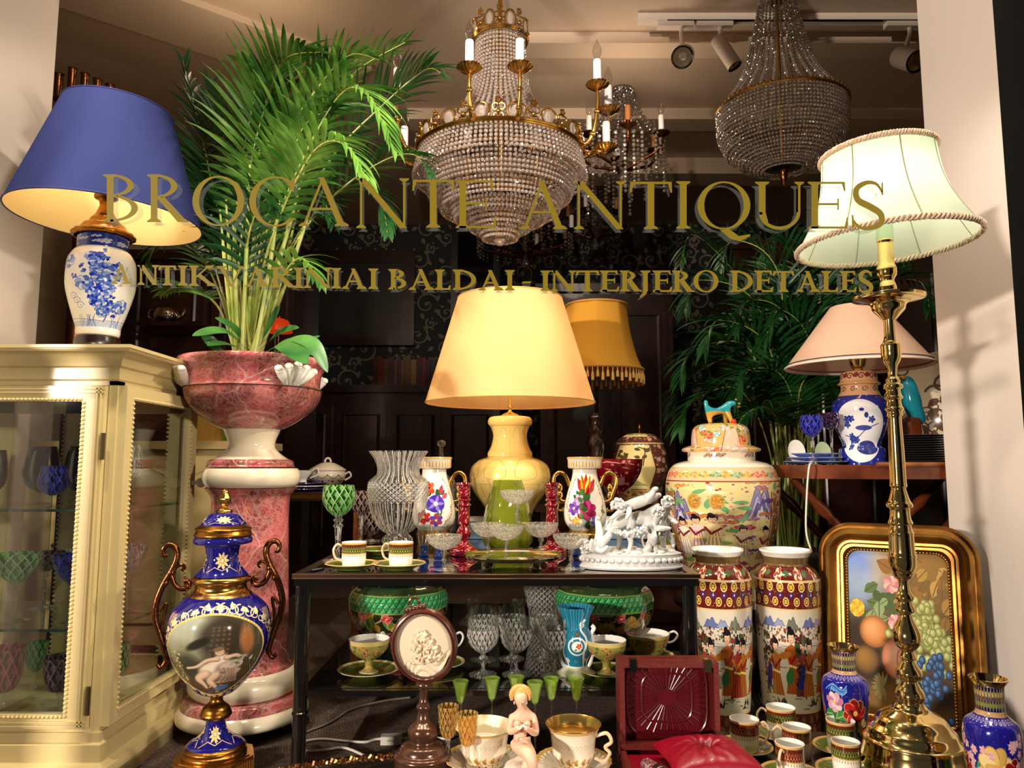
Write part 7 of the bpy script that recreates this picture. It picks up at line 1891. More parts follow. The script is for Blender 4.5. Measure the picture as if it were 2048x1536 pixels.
# ---- brass lamp
d = 1.48; a = Ax(1822, 1430, d, ZD)
bl2 = th('table_lamp', 'tall polished brass candlestick lamp with lit white shade', 'lamp', a.loc)
base_p = [(1412, 36), (1418, 40), (1424, 52), (1430, 64), (1438, 72), (1446, 78), (1452, 84), (1458, 90), (1468, 94), (1474, 99), (1478, 103), (1492, 104), (1506, 107), (1512, 109), (1516, 108)]
pr = a.pr(base_p, 4); pr = [(r, max(z, 0)) for r, z in pr]; pr[0] = (pr[0][0], 0)
G().lathe(pr, 80, a.az).obj('base', BRASS, bl2)
low = [(1146, 22), (1152, 20), (1160, 11), (1178, 12), (1188, 18), (1195, 20), (1200, 15), (1206, 16), (1216, 21), (1221, 20), (1225, 13), (1234, 15), (1252, 25), (1266, 30), (1280, 29), (1292, 20), (1298, 13), (1308, 16), (1312, 18), (1316, 13), (1324, 18), (1334, 25), (1342, 28), (1350, 25), (1356, 17), (1366, 21), (1376, 28), (1384, 31), (1390, 30), (1392, 28), (1400, 28), (1410, 33)]
low2 = [(y + (y - 1146) * .02 - 0, w_) for y, w_ in low]
low2[-1] = (1414, 36)
G().lathe(a.pr(low2, 5), 48, a.az).obj('lower_stem', BRASS, bl2)
mid = [(742, 10), (752, 10), (760, 15), (766, 15), (770, 20), (776, 20), (780, 15), (790, 17), (796, 20), (800, 15), (812, 17), (818, 20), (824, 16), (832, 17), (836, 14), (900, 16), (960, 17), (972, 18), (976, 15), (985, 17), (1000, 22), (1008, 27), (1014, 27), (1018, 21), (1036, 22), (1046, 26), (1050, 22), (1060, 24), (1066, 27), (1070, 26), (1098, 27), (1106, 28), (1112, 30), (1116, 29), (1130, 28), (1140, 25), (1148, 20)]
G().lathe(a.pr(mid, 5), 48, a.az).obj('column', BRASS, bl2)
up = [(612, 16), (630, 14), (640, 12), (660, 12), (676, 13), (686, 17), (690, 21), (700, 21), (712, 21), (722, 18), (732, 12), (744, 10)]
G().lathe(a.pr(up, 5), 48, a.az).obj('upper_stem', BRASS, bl2)
pan = [(588, 30), (592, 72), (596, 76), (600, 73), (606, 44), (612, 36), (620, 34), (630, 24), (640, 14)]
G().lathe(a.pr(pan, 3), 72, a.az).obj('drip_pan', BRASS, bl2)
cup = [(478, 16), (482, 18), (488, 16), (500, 17), (520, 17), (530, 18), (536, 21), (550, 21), (556, 17), (562, 15), (568, 17), (574, 19), (582, 20), (590, 22)]
G().lathe(a.pr(cup, 3), 40, a.az).obj('candle_socket', BRASS, bl2)
G().lathe(a.pr([(440, 18), (480, 18)], 1), 24, a.az).obj('lamp_holder', pbr('pale_green_plastic', S(196, 216, 180), .4), bl2)
WSH = shade_mat('white_silk_shade', S(232, 236, 216), .5, bump=(90, .25))
zb2, zt2 = Z(487, d) - a.z0, Z(310, d) - a.z0
rb3, rt3 = 196 * mpp(1790, 484, d) * .965, 119 * mpp(1770, 292, d)
tl2 = Matrix.Translation((0, 0, zb2)) @ Matrix.Rotation(radians(-2.5), 4, 'Y') @ Matrix.Translation((.002, 0, -zb2))
prs = [(rb3 + (rt3 - rb3) * t - .016 * sin(pi * t), zb2 + (zt2 - zb2) * t) for t in np.linspace(0, 1, 12)]
G().lathe(prs, 72, flute=lambda an, z, r: r * (1 - .012 * abs(sin(4 * an + .4)))).xf(tl2).obj('lamp_shade', WSH, bl2)
g = G()
for r_, z_, nm in ((rb3, zb2, 0), (rt3, zt2, 1)):
    for ph in (0, 1):
        g.tube([tl2 @ Vector(((r_ + .003 * cos(60 * k + ph * pi)) * cos(k), (r_ + .003 * cos(60 * k + ph * pi)) * sin(k), z_ + .004 * sin(60 * k + ph * pi))) for k in np.linspace(0, 2 * pi, 420, False)], .0032, 5, closed=True)
g.obj('braided_trim', pbr('braid', S(206, 178, 150), .8), bl2)
g = G()
for k in range(8):
    q = (k * pi / 4 - .1)
    g.tube([tl2 @ Vector((r * (1 - .012 * abs(sin(4 * (q + pi / 2 + pi) + .4))) * cos(q), r * sin(q), z)) for r, z in prs], .0013, 5)
g.obj('shade_rib', pbr('seam_thread', S(150, 150, 120), .7), bl2)
light('POINT', 'brass_lamp_bulb', tuple(Vector(a.loc) + tl2 @ Vector((0, 0, (zb2 + zt2) * .5))), 1.1, (.86, 1., .78), .03)
# ---- gilt framed still life
pl_, pr2 = P(1645, 1445, 2.0), P(1985, 1490, 1.80)
bl0 = Vector((pl_.x, 2.0, 0)); br0 = Vector((min(pr2.x, 1.165), 1.80, 0))
W_ = (br0 - bl0).length; H_ = .545
ang = atan2(br0.y - bl0.y, br0.x - bl0.x)
pf = th('picture_frame', 'arched gilt frame with painted fruit still life behind the brass lamp', 'picture', ((bl0 + br0) / 2))
FM = Matrix.Rotation(ang, 4, 'Z') @ Matrix.Rotation(radians(-7), 4, 'X')
def arch(w_, z0, z1, r, n=14):
    pts = [(-w_, z0), (w_, z0)]
    pts = []
    for cx, cz, a0, rr in ((w_ - .008, z0 + .008, -pi / 2, .008), (w_ - r, z1 - r, 0, r), (-w_ + r, z1 - r, pi / 2, r), (-w_ + .008, z0 + .008, pi, .008)):
        for k in range(n + 1): q = a0 + pi / 2 * k / n; pts.append((cx + rr * cos(q), cz + rr * sin(q)))
    return pts
wd = .072; steps = [(0, .012), (0, -.014), (.006, -.022), (.012, -.020), (.014, -.030), (.022, -.036), (.030, -.034), (.038, -.024), (.046, -.016), (.052, -.016), (.056, -.022), (.062, -.022), (.066, -.014), (.072, -.010)]
rings = [[(x, y, z) for x, z in arch(W_ / 2 - o, o, H_ - o, max(.085 - o, .03))] for o, y in steps]
FRG = pbr('old_gilt_frame', S(160, 116, 52), .32, .9, bump=(30, .15), var=(S(112, 74, 32), 12))
strip(rings).xf(FM).obj('frame', FRG, pf, smooth=30)
g = G(); pts = arch(W_ / 2 - .069, .069, H_ - .069, .03, 8)
L = []
for i in range(len(pts)):
    p, q = Vector(pts[i]), Vector(pts[(i + 1) % len(pts)]); n = max(1, int((q - p).length / .0075))
    for k in range(n): c = p + (q - p) * k / n; L.append((c.x, -.016, c.y))
g.beads(L, .0036); g.xf(FM).obj('bead_edge', GOLD, pf, smooth=60)
fc = Cv(560, 760, (96, 74, 40))
fc.ell(60, 740, 240, 260, (120, 146, 196), 0, .9, 160); fc.ell(160, 700, 180, 120, (206, 206, 206), 0, .8, 110); fc.ell(60, 690, 90, 70, (104, 132, 210), 0, .8, 70); fc.ell(20, 560, 120, 120, (150, 170, 190), 0, .7, 90)
fc.ell(420, 690, 240, 190, (150, 112, 50), 0, .8, 120); fc.ell(60, 260, 190, 200, (44, 28, 12), 0, .9, 140); fc.ell(280, 60, 380, 90, (112, 80, 34), 0, .95, 60); fc.ell(460, 140, 160, 90, (46, 34, 24), 0, .9, 80)
for k in range(40):
    x, y = rnd.uniform(260, 550), rnd.uniform(470, 720); fc.leaf(x, y, rnd.uniform(60, 110), rnd.random() * 6, rnd.choice([(168, 128, 60), (140, 100, 44), (184, 146, 78), (120, 92, 46)]), .34, (110, 80, 40))
for k in range(22):
    x, y = rnd.uniform(110, 300), rnd.uniform(400, 600); fc.leaf(x, y, rnd.uniform(50, 90), rnd.random() * 6, rnd.choice([(92, 112, 60), (120, 140, 84), (74, 92, 50), (140, 156, 104)]), .36, (66, 84, 44))
fc.flower(60, 480, 40, [(226, 178, 40), (206, 150, 30), (240, 200, 70)], 14, (210, 150, 30)); 
for (x, y, r) in ((250, 600, 40), (262, 430, 36), (330, 500, 34)): fc.flower(x, y, r, [(216, 150, 150), (232, 180, 170), (190, 120, 130)], 9, (200, 140, 120))
fc.ball(150, 380, 78, 72, (196, 126, 66), (226, 164, 110), (120, 70, 34)); fc.ball(280, 270, 92, 92, (216, 140, 104), (240, 186, 150), (140, 80, 50)); fc.ball(100, 250, 70, 62, (120, 86, 34), (150, 110, 50), (60, 40, 16))
fc.line(cr([(300, 330), (270, 290), (268, 230)], 5), 5, (170, 90, 70))
for (x0, y0, n, col, hi, sh) in ((410, 420, 90, (150, 152, 80), (206, 206, 146), (84, 90, 40)), (450, 340, 46, (146, 150, 80), (200, 204, 144), (80, 86, 40)), (330, 210, 36, (146, 150, 84), (204, 206, 150), (80, 86, 40))):
    for k in range(n): 
        x, y = x0 + rnd.gauss(0, 52 if n > 40 else 30), y0 + rnd.gauss(0, 56 if n > 40 else 50); fc.ball(x, y, 19, 21, col, hi, sh)
for k in range(34): x, y = 450 + rnd.gauss(0, 44), 200 + rnd.gauss(0, 64); fc.ball(x, y, 17, 19, (34, 62, 104), (92, 130, 176), (14, 24, 50))
for k in range(16): x, y = 350 + rnd.gauss(0, 34), 130 + rnd.gauss(0, 22); fc.ball(x, y, 16, 17, (40, 62, 104), (100, 130, 170), (14, 24, 50))
for k in range(30): fc.leaf(190, 140, 66, rnd.uniform(1.2, 5), (126, 112, 70), .1)
PNT = image_mat('fruit_painting', fc, .55, 0, 0, spec=.15)
pa = arch(W_ / 2 - .066, .066, H_ - .066, .035, 8)
g = G(); w_ = W_ / 2 - .066; hgt = H_ - .132
g.add([(x, -.009, z) for x, z in pa], [tuple(range(len(pa)))], [[((x + w_) / (2 * w_), (z - .066) / hgt) for x, z in pa]])
g.xf(FM).obj('canvas', PNT, pf, smooth=0)
G().prism(arch(W_ / 2 - .004, .004, H_ - .004, .08), .004, .012).xf(FM).obj('back_board', WALNUT, pf)
# ---- big lidded jar
rj = Cv(1400, 900, (236, 222, 176))
def rosejar(cv, W, H):
    cv.rect(0, 0, W, H, (212, 196, 140))
    for k in range(60): cv.ell(rnd.uniform(0, W), rnd.uniform(0, H * .85), rnd.uniform(20, 60), rnd.uniform(6, 14), rnd.choice([(226, 216, 120), (240, 236, 214), (214, 214, 130)]), 0, .7, 8)
    for cx in (W / 2, 0, W):
        for x, y, s in ((-190, 560, 1.), (150, 580, 1.15), (-330, 540, .8)):
            for k in range(4): cv.mount(cx + x - 60 * s + k * 14 * s, y - 40, (130 - 28 * k) * s, (190 - 40 * k) * s, ((126, 118, 160), (170, 164, 196), (100, 92, 140), (206, 200, 220))[k], (60, 54, 110))
        for k in range(16): cv.leaf(cx + rnd.uniform(-330, 330), rnd.uniform(560, 740), 70, rnd.random() * 6, (110, 160, 110), .2)
        for x in (-110, -20): cv.ell(cx + x, 640, 30, 50, (180, 160, 80)); cv.ell(cx + x, 640, 22, 40, (190, 120, 50)); cv.speck(cx + x - 16, 610, cx + x + 16, 670, 20, [(230, 190, 90)], 2, 4)
        for k in range(64): cv.cloud(cx + rnd.uniform(-330, 330), rnd.choice((60, 120, 190, 250, 320, 420, 480, 500, 560, 640, 715, 740)) + rnd.gauss(0, 16), rnd.uniform(16, 26), rnd.choice([(206, 70, 90), (226, 150, 60), (90, 80, 170), (220, 120, 140), (230, 190, 70)]), rnd.choice([(150, 30, 50), (60, 50, 130), (120, 40, 40)]))
        cv.speck(cx - 340, 40, cx + 340, 760, 260, [(190, 80, 80), (150, 60, 60), (120, 130, 80), (206, 140, 120), (110, 90, 140)], 3, 8)
        for k in range(14): cv.ell(cx + rnd.uniform(-330, 330), rnd.uniform(130, 520), 34, 12, rnd.choice([(90, 140, 80), (120, 160, 90)]), 0, .9)
        for x, y, h, c in ((-110, 310, 230, (236, 200, 190)), (-40, 320, 230, (240, 214, 160)), (-180, 300, 220, (240, 236, 220)), (-290, 280, 230, (220, 90, 60)), (80, 290, 190, (200, 190, 160)), (190, 270, 200, (196, 150, 120)), (-240, 290, 210, (216, 200, 210)), (270, 280, 180, (226, 180, 150)), (20, 150, 150, (230, 160, 120)), (-150, 140, 140, (236, 220, 200))): cv.person(cx + x, y, h, c, trim=(120, 40, 50))
    for cx in (W * .25, W * .75):
        cv.poly([(cx - 110, 0), (cx + 110, 0), (cx + 130, 700), (cx - 130, 700)], (150, 110, 60))
        cv.speck(cx - 120, 0, cx + 120, 700, 320, [(196, 160, 90), (120, 60, 40), (206, 130, 110), (110, 120, 70), (220, 190, 140)], 4, 13)
        for k in range(12): cv.flower(cx + rnd.uniform(-100, 100), rnd.uniform(20, 690), 26, [(216, 150, 140), (236, 216, 190)], 6)
        cv.line([(cx - 120, 0), (cx - 140, 700)], 6, (130, 40, 36)); cv.line([(cx + 120, 0), (cx + 140, 700)], 6, (130, 40, 36))
        cv.ell(cx, 330, 66, 230, (220, 200, 170)); cv.speck(cx - 50, 130, cx + 50, 520, 90, [(90, 100, 70), (150, 60, 60), (90, 84, 110)], 4, 14); cv.ring(cx, 330, 66, 230, 6, (130, 40, 36))
    cv.rect(0, 770, W, 860, (206, 180, 140)); cv.rect(0, 764, W, 772, (140, 60, 50))
    for x in range(0, W, 40): cv.flower(x, 812, 22, rnd.choice([[(206, 90, 80), (230, 160, 120)], [(190, 140, 70), (220, 180, 110)], [(120, 150, 110), (160, 180, 140)]]), 6); cv.leaf(x + 16, 800, 26, 1, (110, 130, 80), .3)
    cv.rect(0, 860, W, H, (240, 230, 208))
rosejar(rj, 1400, 900)
ROSEJ = image_mat('rose_enamel_jar', rj, .12, 0, .7)
lc = Cv(1000, 260, (206, 170, 100))
for k in range(60): lc.flower(rnd.uniform(0, 1000), rnd.uniform(20, 240), rnd.uniform(16, 34), rnd.choice([[(226, 150, 150), (240, 210, 200)], [(120, 190, 190), (200, 226, 220)], [(210, 70, 50), (240, 140, 90)], [(240, 226, 196), (210, 170, 120)]]), 6, (190, 140, 60), (130, 60, 40))
for k in range(50): lc.leaf(rnd.uniform(0, 1000), rnd.uniform(0, 260), 36, rnd.random() * 6, (120, 130, 70), .3)
for x in range(0, 1000, 250): lc.poly([(x, 0), (x + 120, 0), (x + 90, 200), (x + 30, 200)], (236, 196, 190), .6); lc.line([(x, 0), (x + 30, 200)], 4, (150, 90, 50)); lc.line([(x + 120, 0), (x + 90, 200)], 4, (150, 90, 50))
ROSEL = image_mat('rose_enamel_lid', lc, .12, 0, .7)
a = Ax(1445, 1010, 2.30, 1190)
gjz = a.z0
gj = th('ginger_jar', 'large famille rose lidded jar crowned by a turquoise guardian lion', 'jar', a.loc)
G().lathe(a.pr([(922, 74), (928, 94), (940, 106), (956, 112), (975, 115), (1000, 114), (1040, 109), (1080, 100), (1120, 88), (1160, 78), (1185, 74), (1190, 74)], 6), 96, a.az).obj('body', ROSEJ, gj)
nkc = Cv(800, 64, (238, 226, 204))
for x in range(0, 800, 160):
    for k in range(8): nkc.spiral(x + 20 + k * 10, 32 + 10 * (k % 2), 8, (110, 40, 40), 3)
G().lathe(a.pr([(902, 67), (905, 68), (922, 68), (924, 74)], 2), 64, a.az).obj('neck', image_mat('jar_neck_band', nkc, .14, 0, .5), gj)
l_ = G().lathe(a.pr([(846, 0), (847, 30), (850, 46), (858, 56), (872, 59), (888, 60), (891, 60), (892, 66), (897, 78), (901, 79), (904, 76), (905, 66)], 5), 72, a.az).obj('lid', ROSEL, gj)
# guardian lion
sL = mpp(1445, 820, 2.30)
def q4(px, py, dy=0.): return Vector(((px - 1445) * sL, dy, Z(py, 2.30) - a.z0))
LJ = {'rump': (q4(1422, 824), .013), 'mid': (q4(1438, 824), .0125), 'chest': (q4(1458, 818), .016), 'head': (q4(1468, 804), .015), 'muz': (q4(1480, 808, -.004), .010), 'tail0': (q4(1416, 812), .008), 'tail1': (q4(1417, 800), .0065),
      'b1': (q4(1421, 836, -.01), .009), 'b2': (q4(1423, 847, -.012), .0065), 'c1': (q4(1425, 836, .012), .009), 'c2': (q4(1429, 847, .014), .0065), 'f1': (q4(1463, 834, -.01), .008), 'f2': (q4(1468, 847, -.014), .0065), 'g1': (q4(1458, 834, .01), .008), 'g2': (q4(1460, 847, .014), .0065)}
lm, nt, out = newmat('lion_glaze')
b = N(nt, 'ShaderNodeBsdfPrincipled'); b.inputs['Roughness'].default_value = .2; b.inputs['Coat Weight'].default_value = .5
tc = N(nt, 'ShaderNodeTexCoord'); sx = N(nt, 'ShaderNodeSeparateXYZ'); nz = N(nt, 'ShaderNodeTexNoise'); nz.inputs['Scale'].default_value = 60
nt.links.new(tc.outputs['Generated'], sx.inputs[0]); nt.links.new(tc.outputs['Object'], nz.inputs['Vector'])
ad = N(nt, 'ShaderNodeMath', operation='MULTIPLY_ADD'); ad.inputs[1].default_value = .25; nt.links.new(nz.outputs[0], ad.inputs[0]); nt.links.new(sx.outputs['Z'], ad.inputs[2])
rp_ = N(nt, 'ShaderNodeValToRGB'); rp_.color_ramp.interpolation = 'CONSTANT'; rp_.color_ramp.elements[0].color = S(196, 146, 60); rp_.color_ramp.elements[1].position = .62; rp_.color_ramp.elements[1].color = S(40, 150, 160)
nt.links.new(ad.outputs[0], rp_.inputs[0]); nt.links.new(rp_.outputs[0], b.inputs['Base Color']); nt.links.new(b.outputs[0], out.inputs[0])
fl_ = body_skin('guardian_lion', LJ, [('rump', 'mid'), ('mid', 'chest'), ('chest', 'head'), ('head', 'muz'), ('rump', 'tail0'), ('tail0', 'tail1'), ('rump', 'b1'), ('b1', 'b2'), ('rump', 'c1'), ('c1', 'c2'), ('chest', 'f1'), ('f1', 'f2'), ('chest', 'g1'), ('g1', 'g2')], lm, l_)
fl_.name = 'guardian_lion'
g = G()
for k in range(14): q = k * .45; g.ball(q4(1468, 806) + Vector((.015 * cos(q), .012 * sin(q * 1.7), .015 * sin(q))), .0052, 8, 6)
g.obj('mane', pbr('lion_gold', S(200, 150, 70), .2, .8), fl_) if False else None
G().ball(q4(1470, 844, -.016), .009, 14, 10).obj('red_ball', pbr('red_glaze', S(200, 40, 30), .2, coat=.5), l_)
g = G(); g.ball(q4(1484, 808, -.010), (.005, .004, .004), 8, 6); g.ball(q4(1477, 800, -.013), .0035, 8, 6); g.ball(q4(1484, 814, -.006), (.007, .006, .003), 8, 6); g.obj('muzzle', pbr('lion_gold', S(200, 150, 70), .2, .8), l_)
# carved stand of the jar
G1 = th('jar_stand', 'dark carved wooden stand under the large famille rose jar', 'stand', (a.x, 2.30, 0))
G().lathe([(0, gjz - .028), (.15, gjz - .028), (.155, gjz - .014), (.145, gjz), (0, gjz)], 48).obj('stand_top', WALNUT, G1)
for k in range(4):
    q = k * pi / 2 + .4; g = G()
    g.tube(cr([(.13 * cos(q), .13 * sin(q), gjz - .025), (.155 * cos(q), .155 * sin(q), gjz * .6), (.12 * cos(q), .12 * sin(q), gjz * .2), (.15 * cos(q), .15 * sin(q), .01)], 6), .015, 10); g.obj('leg', WALNUT, G1)
# ================================================================ tray table behind, right
def on(px, d): return P(px, 926, d).x
d = 2.38; ZY = Z(926, d - .2)
x0, x1 = .83, 1.66
ty = th('tray_stand', 'red brown wooden tray table on turned crossed legs at the right', 'table', (0, 0, 0))
g = G(); g.slab([(x0 + .03, d - .24), (x0 + .19, d - .30), (x1, d - .30), (x1, d + .25), (x0, d + .25), (x0, d - .18)], ZY - .045, ZY - .006); g.obj('tray_top', MAHOG, ty)
g = G(); g.tube([(x0 + .19, d - .30, ZY - .004), (x0 + .42, d - .30, ZY - .004), (x0 + .46, d - .30, ZY + .012), (x1, d - .30, ZY + .014)], .007, 8); g.obj('gallery_rail', OAK, ty)
turn = lambda L: [(.012, 0), (.014, L * .1), (.020, L * .14), (.014, L * .18), (.013, L * .4), (.022, L * .46), (.014, L * .50), (.022, L * .54), (.022, L * .62), (.013, L * .66), (.016, L)]
for p, q in (((x0 + .03, d - .1, ZY - .05), (x0 + .62, d - .12, .02)), ((x0 + .66, d - .06, ZY - .05), (x0 + .05, d - .04, .02)), ((x0 + .05, d + .2, ZY - .05), (x0 + .62, d + .18, .02)), ((x0 + .66, d + .2, ZY - .05), (x0 + .05, d + .22, .02))):
    p, q = Vector(p), Vector(q); L = (q - p).length
    M = Matrix.Translation(p) @ (q - p).to_track_quat('Z', 'Y').to_matrix().to_4x4()
    G().lathe(turn(L), 14).xf(M).obj('leg', MAHOG, ty)
# blue and white lamp with pink shade
bj = Cv(1200, 500, (34, 44, 140))
bj.speck(0, 0, 1200, 500, 260, [(220, 224, 236), (150, 160, 210), (20, 26, 100), (150, 80, 60)], 3, 12)
for cx in (600, 0, 1200):
    bj.ell(cx - 6, 240, 190, 225, (236, 236, 236)); 
    for k in range(10): bj.flower(cx + rnd.uniform(-130, 120), rnd.uniform(110, 330), 26, [(40, 52, 140), (70, 84, 170)], 5, (30, 40, 120))
    bj.line(cr([(cx - 140, 210), (cx - 40, 190), (cx + 40, 250), (cx + 130, 290)], 5), 6, (40, 52, 140)); bj.ell(cx + 20, 260, 60, 18, (60, 74, 150)); bj.ell(cx + 50, 120, 90, 50, (50, 60, 130)); bj.ell(cx + 10, 390, 16, 12, (40, 52, 140)); bj.ell(cx + 40, 350, 14, 20, (40, 52, 140))
for cx in (300, 900): bj.flower(cx, 300, 80, [(196, 200, 224), (150, 120, 110)], 8, (120, 50, 40)); bj.flower(cx, 120, 60, [(196, 200, 224), (80, 90, 170)], 8)
a = Ax(1722, 860, 2.36, ZY - .005)
lp = th('table_lamp', 'blue and white jar lamp with wide pink cone shade on the tray table', 'lamp', a.loc)
pr = a.pr([(792, 42), (800, 52), (812, 58), (830, 58), (850, 54), (872, 46), (886, 40), (894, 40), (898, 46), (910, 48)], 5); pr = [(r, max(z, 0)) for r, z in pr]; pr[0] = (pr[0][0], 0)
G().lathe(pr, 72, a.az).obj('body', image_mat('blue_white_jar', bj, .1, 0, .7), lp)
ic = Cv(800, 200, (206, 160, 120))
for x in range(0, 800, 80): ic.spiral(x + 20, 150, 26, (100, 40, 30), 9); ic.leaf(x + 50, 140, 50, 1, (110, 46, 34), .35); ic.spiral(x + 40, 50, 22, (110, 50, 40), 7)
ic.rect(0, 84, 800, 100, (214, 160, 90))
G().lathe(a.pr([(742, 0), (743, 26), (748, 36), (756, 38), (764, 39), (767, 43), (770, 43), (772, 38), (782, 38), (785, 40), (793, 44)], 4), 56, a.az).obj('lid', image_mat('iron_red_lid', ic, .14, .1, .6), lp)
G().lathe(a.pr([(716, 20), (718, 18), (724, 17), (734, 14), (738, 10), (744, 12)], 4), 28, a.az).obj('lamp_socket', BRASS, lp)
PSH = shade_mat('pink_paper_shade', S(236, 196, 168), .22)
zb4, zt4 = Z(733, 2.36) - a.z0, Z(614, 2.36) - a.z0; rb4, rt4 = 152 * mpp(1724, 733, 2.36), 52 * mpp(1724, 614, 2.36)
G().lathe([(rb4, zb4), (rt4, zt4)], 72).obj('lamp_shade', PSH, lp)
g = G(); g.tube([(rb4 * cos(k), rb4 * sin(k), zb4) for k in np.linspace(0, 2 * pi, 72, False)], .003, 6, closed=True)
g.obj('shade_edge', pbr('white_edge', S(240, 232, 220), .7), lp)
rl4 = rb4 - (rb4 - rt4) * .05
G().tube([((rl4 + .001) * cos(k), (rl4 + .001) * sin(k), zb4 + (zt4 - zb4) * .05) for k in np.linspace(0, 2 * pi, 72, False)], .0018, 6, closed=True).obj('navy_line', pbr('navy_thread', S(40, 44, 84), .7), lp)
zp_ = ZY - .006
stemware('goblet', 'cobalt blue cut goblet on the tray table', 'glass', 1624, 2.24, zp_, [(830, 20), (842, 24), (856, 23), (868, 14), (874, 6)], [(874, 5), (880, 3), (886, 5), (910, 3), (918, 5)], 18, (BLUEG, CRYST))
stemware('goblet', 'purple cut goblet next to the blue and white jar lamp', 'glass', 1662, 2.30, zp_, [(826, 17), (838, 19), (852, 16), (860, 6)], [(860, 5), (866, 3.5), (910, 3), (918, 5)], 16, (PURPG, CRYST))
PLB = pbr('blue_edged_plate', S(120, 140, 200), .15, coat=.5)
for i in range(3): tag(G().lathe([(0, 0), (.05, 0), (.075 - .012 * i + .012, .006), (.098 - .014 * i, .010), (.098 - .014 * i, .012), (.05, .005), (0, .004)], 56).obj('plate', PLB, None, (on(1630, 2.36), 2.36, zp_ + .0125 * i)), ('lowest', 'middle', 'topmost')[i] + ' blue rimmed plate of the short stack behind the goblets', 'plate', 'blue rimmed plates')
DKP = pbr('dark_plate', S(56, 50, 50), .15, coat=.6)
for i in range(13):
    tag(G().lathe([(0, 0), (.045, 0), (.078, .004), (.085, .0062), (.084, .0072), (.045, .003), (0, .003)], 56).obj('plate', DKP, None, (on(1843, 2.36), 2.36, zp_ + .0072 * i)), 'dark plate, %s in the tall stack on the tray table' % ('lowest', 'second', 'third', 'fourth', 'fifth', 'sixth', 'seventh', 'eighth', 'ninth', 'tenth', 'eleventh', 'twelfth', 'topmost')[i], 'plate', 'stack of dark plates')
# turquoise parrot on a brown stump
a = Ax(1822, 830, 2.52, zp_)
pb_ = th('bird_figurine', 'turquoise parrot figurine on brown stump behind the brass lamp', 'figurine', a.loc)
s = mpp(1822, 820, 2.52); zq = lambda py: Z(py, 2.52) - a.z0
BJ = {'a': (Vector((8 * s, 0, zq(830))), 20 * s), 'b': (Vector((4 * s, 0, zq(806))), 23 * s), 'c': (Vector((0, 0, zq(782))), 20 * s), 'd': (Vector((-4 * s, 0, zq(762))), 16 * s), 'e': (Vector((-12 * s, -.01, zq(756))), 9 * s), 'f': (Vector((22 * s, .0, zq(850))), 9 * s)}
body_skin('body', BJ, [('a', 'b'), ('b', 'c'), ('c', 'd'), ('d', 'e'), ('a', 'f')], pbr('turquoise_glaze', S(24, 136, 156), .12, coat=.8), pb_)
G().ball((-19 * s, -.012, zq(757)), (7 * s, 5 * s, 6 * s), 10, 8).obj('beak', pbr('yellow_beak', S(200, 150, 70), .3), pb_)
G().lathe(cr([(24 * s, 0), (20 * s, zq(890)), (22 * s, zq(860)), (19 * s, zq(838)), (0, zq(832))], 5), 24, flute=(7, .06)).obj('stump', pbr('brown_glaze', S(110, 50, 30), .15, coat=.6), pb_)
tc2 = Cv(400, 400, (226, 212, 184))
for k in range(14): tc2.spiral(rnd.uniform(40, 360), rnd.uniform(40, 360), 40, (90, 70, 60), 9); tc2.leaf(rnd.uniform(40, 360), rnd.uniform(40, 360), 70, rnd.random() * 6, (100, 70, 60), .3)
BPL = image_mat('brown_scroll_plate', tc2, .15, 0, .5)
for cx, dd, hw, top, lab in ((1862, 2.62, 34, 778, 'small standing plate behind the dark plate stack'), (1905, 2.64, 40, 690, 'large brown scrolled plate standing at the edge of the white pillar')):
    X = on(cx, dd); s = mpp(cx, 850, dd); R = (Z(top, dd) - zp_) / 2
    g = G().lathe([(0, .012), (R * .6, .010), (R * .7, .004), (R, -.006), (R * .99, -.009), (R * .66, .0), (R * .55, .006), (0, .008)], 56)
    for i, f in enumerate(g.f): g.uv[i] = [(.5 + g.v[k][0] / R * .5, .5 + g.v[k][1] / R * .5) for k in f]
    M = Matrix.Rotation(radians(-35), 4, 'Z') @ Matrix.Rotation(radians(76), 4, 'X')
    tag(g.xf(M).obj('display_plate', BPL, None, (X, dd, zp_ + R * .985)), lab, 'plate')
for cx, dd, top, lab in ((1592, 2.52, 880, 'small white leaf shaped dish standing upright on the tray table'), (1645, 2.52, 884, 'small pale green dish standing upright behind the goblets')):
    X = on(cx, dd); R = (Z(top, dd) - zp_) / 2
    g = G().lathe([(0, 0), (R * .8, .003), (R, .010), (R * .98, .012), (0, .004)], 32).xf(Matrix.Rotation(radians(80), 4, 'X') @ Matrix.Diagonal((.7, 1, 1, 1)))
    tag(g.obj('dish', WHITEP if cx < 1600 else pbr('celadon', S(190, 206, 170), .2, coat=.4), None, (X, dd, zp_ + R)), lab, 'dish')
cbw = th('lamp_cable', 'white cable hanging from the wooden tray table', 'cable', (0, 0, 0))
q = [Vector(P(x, y, 2.09)) for x, y in ((1650, 923), (1630, 922), (1618, 935), (1614, 980), (1612, 1060), (1622, 1100))]
q[0].y = 2.2; q[0].z = zp_ + .004; q[1].y = 2.12; q[1].z = zp_ + .004
G().tube(cr(q, 6), .0026, 8).obj('cable', CABLEW, cbw)

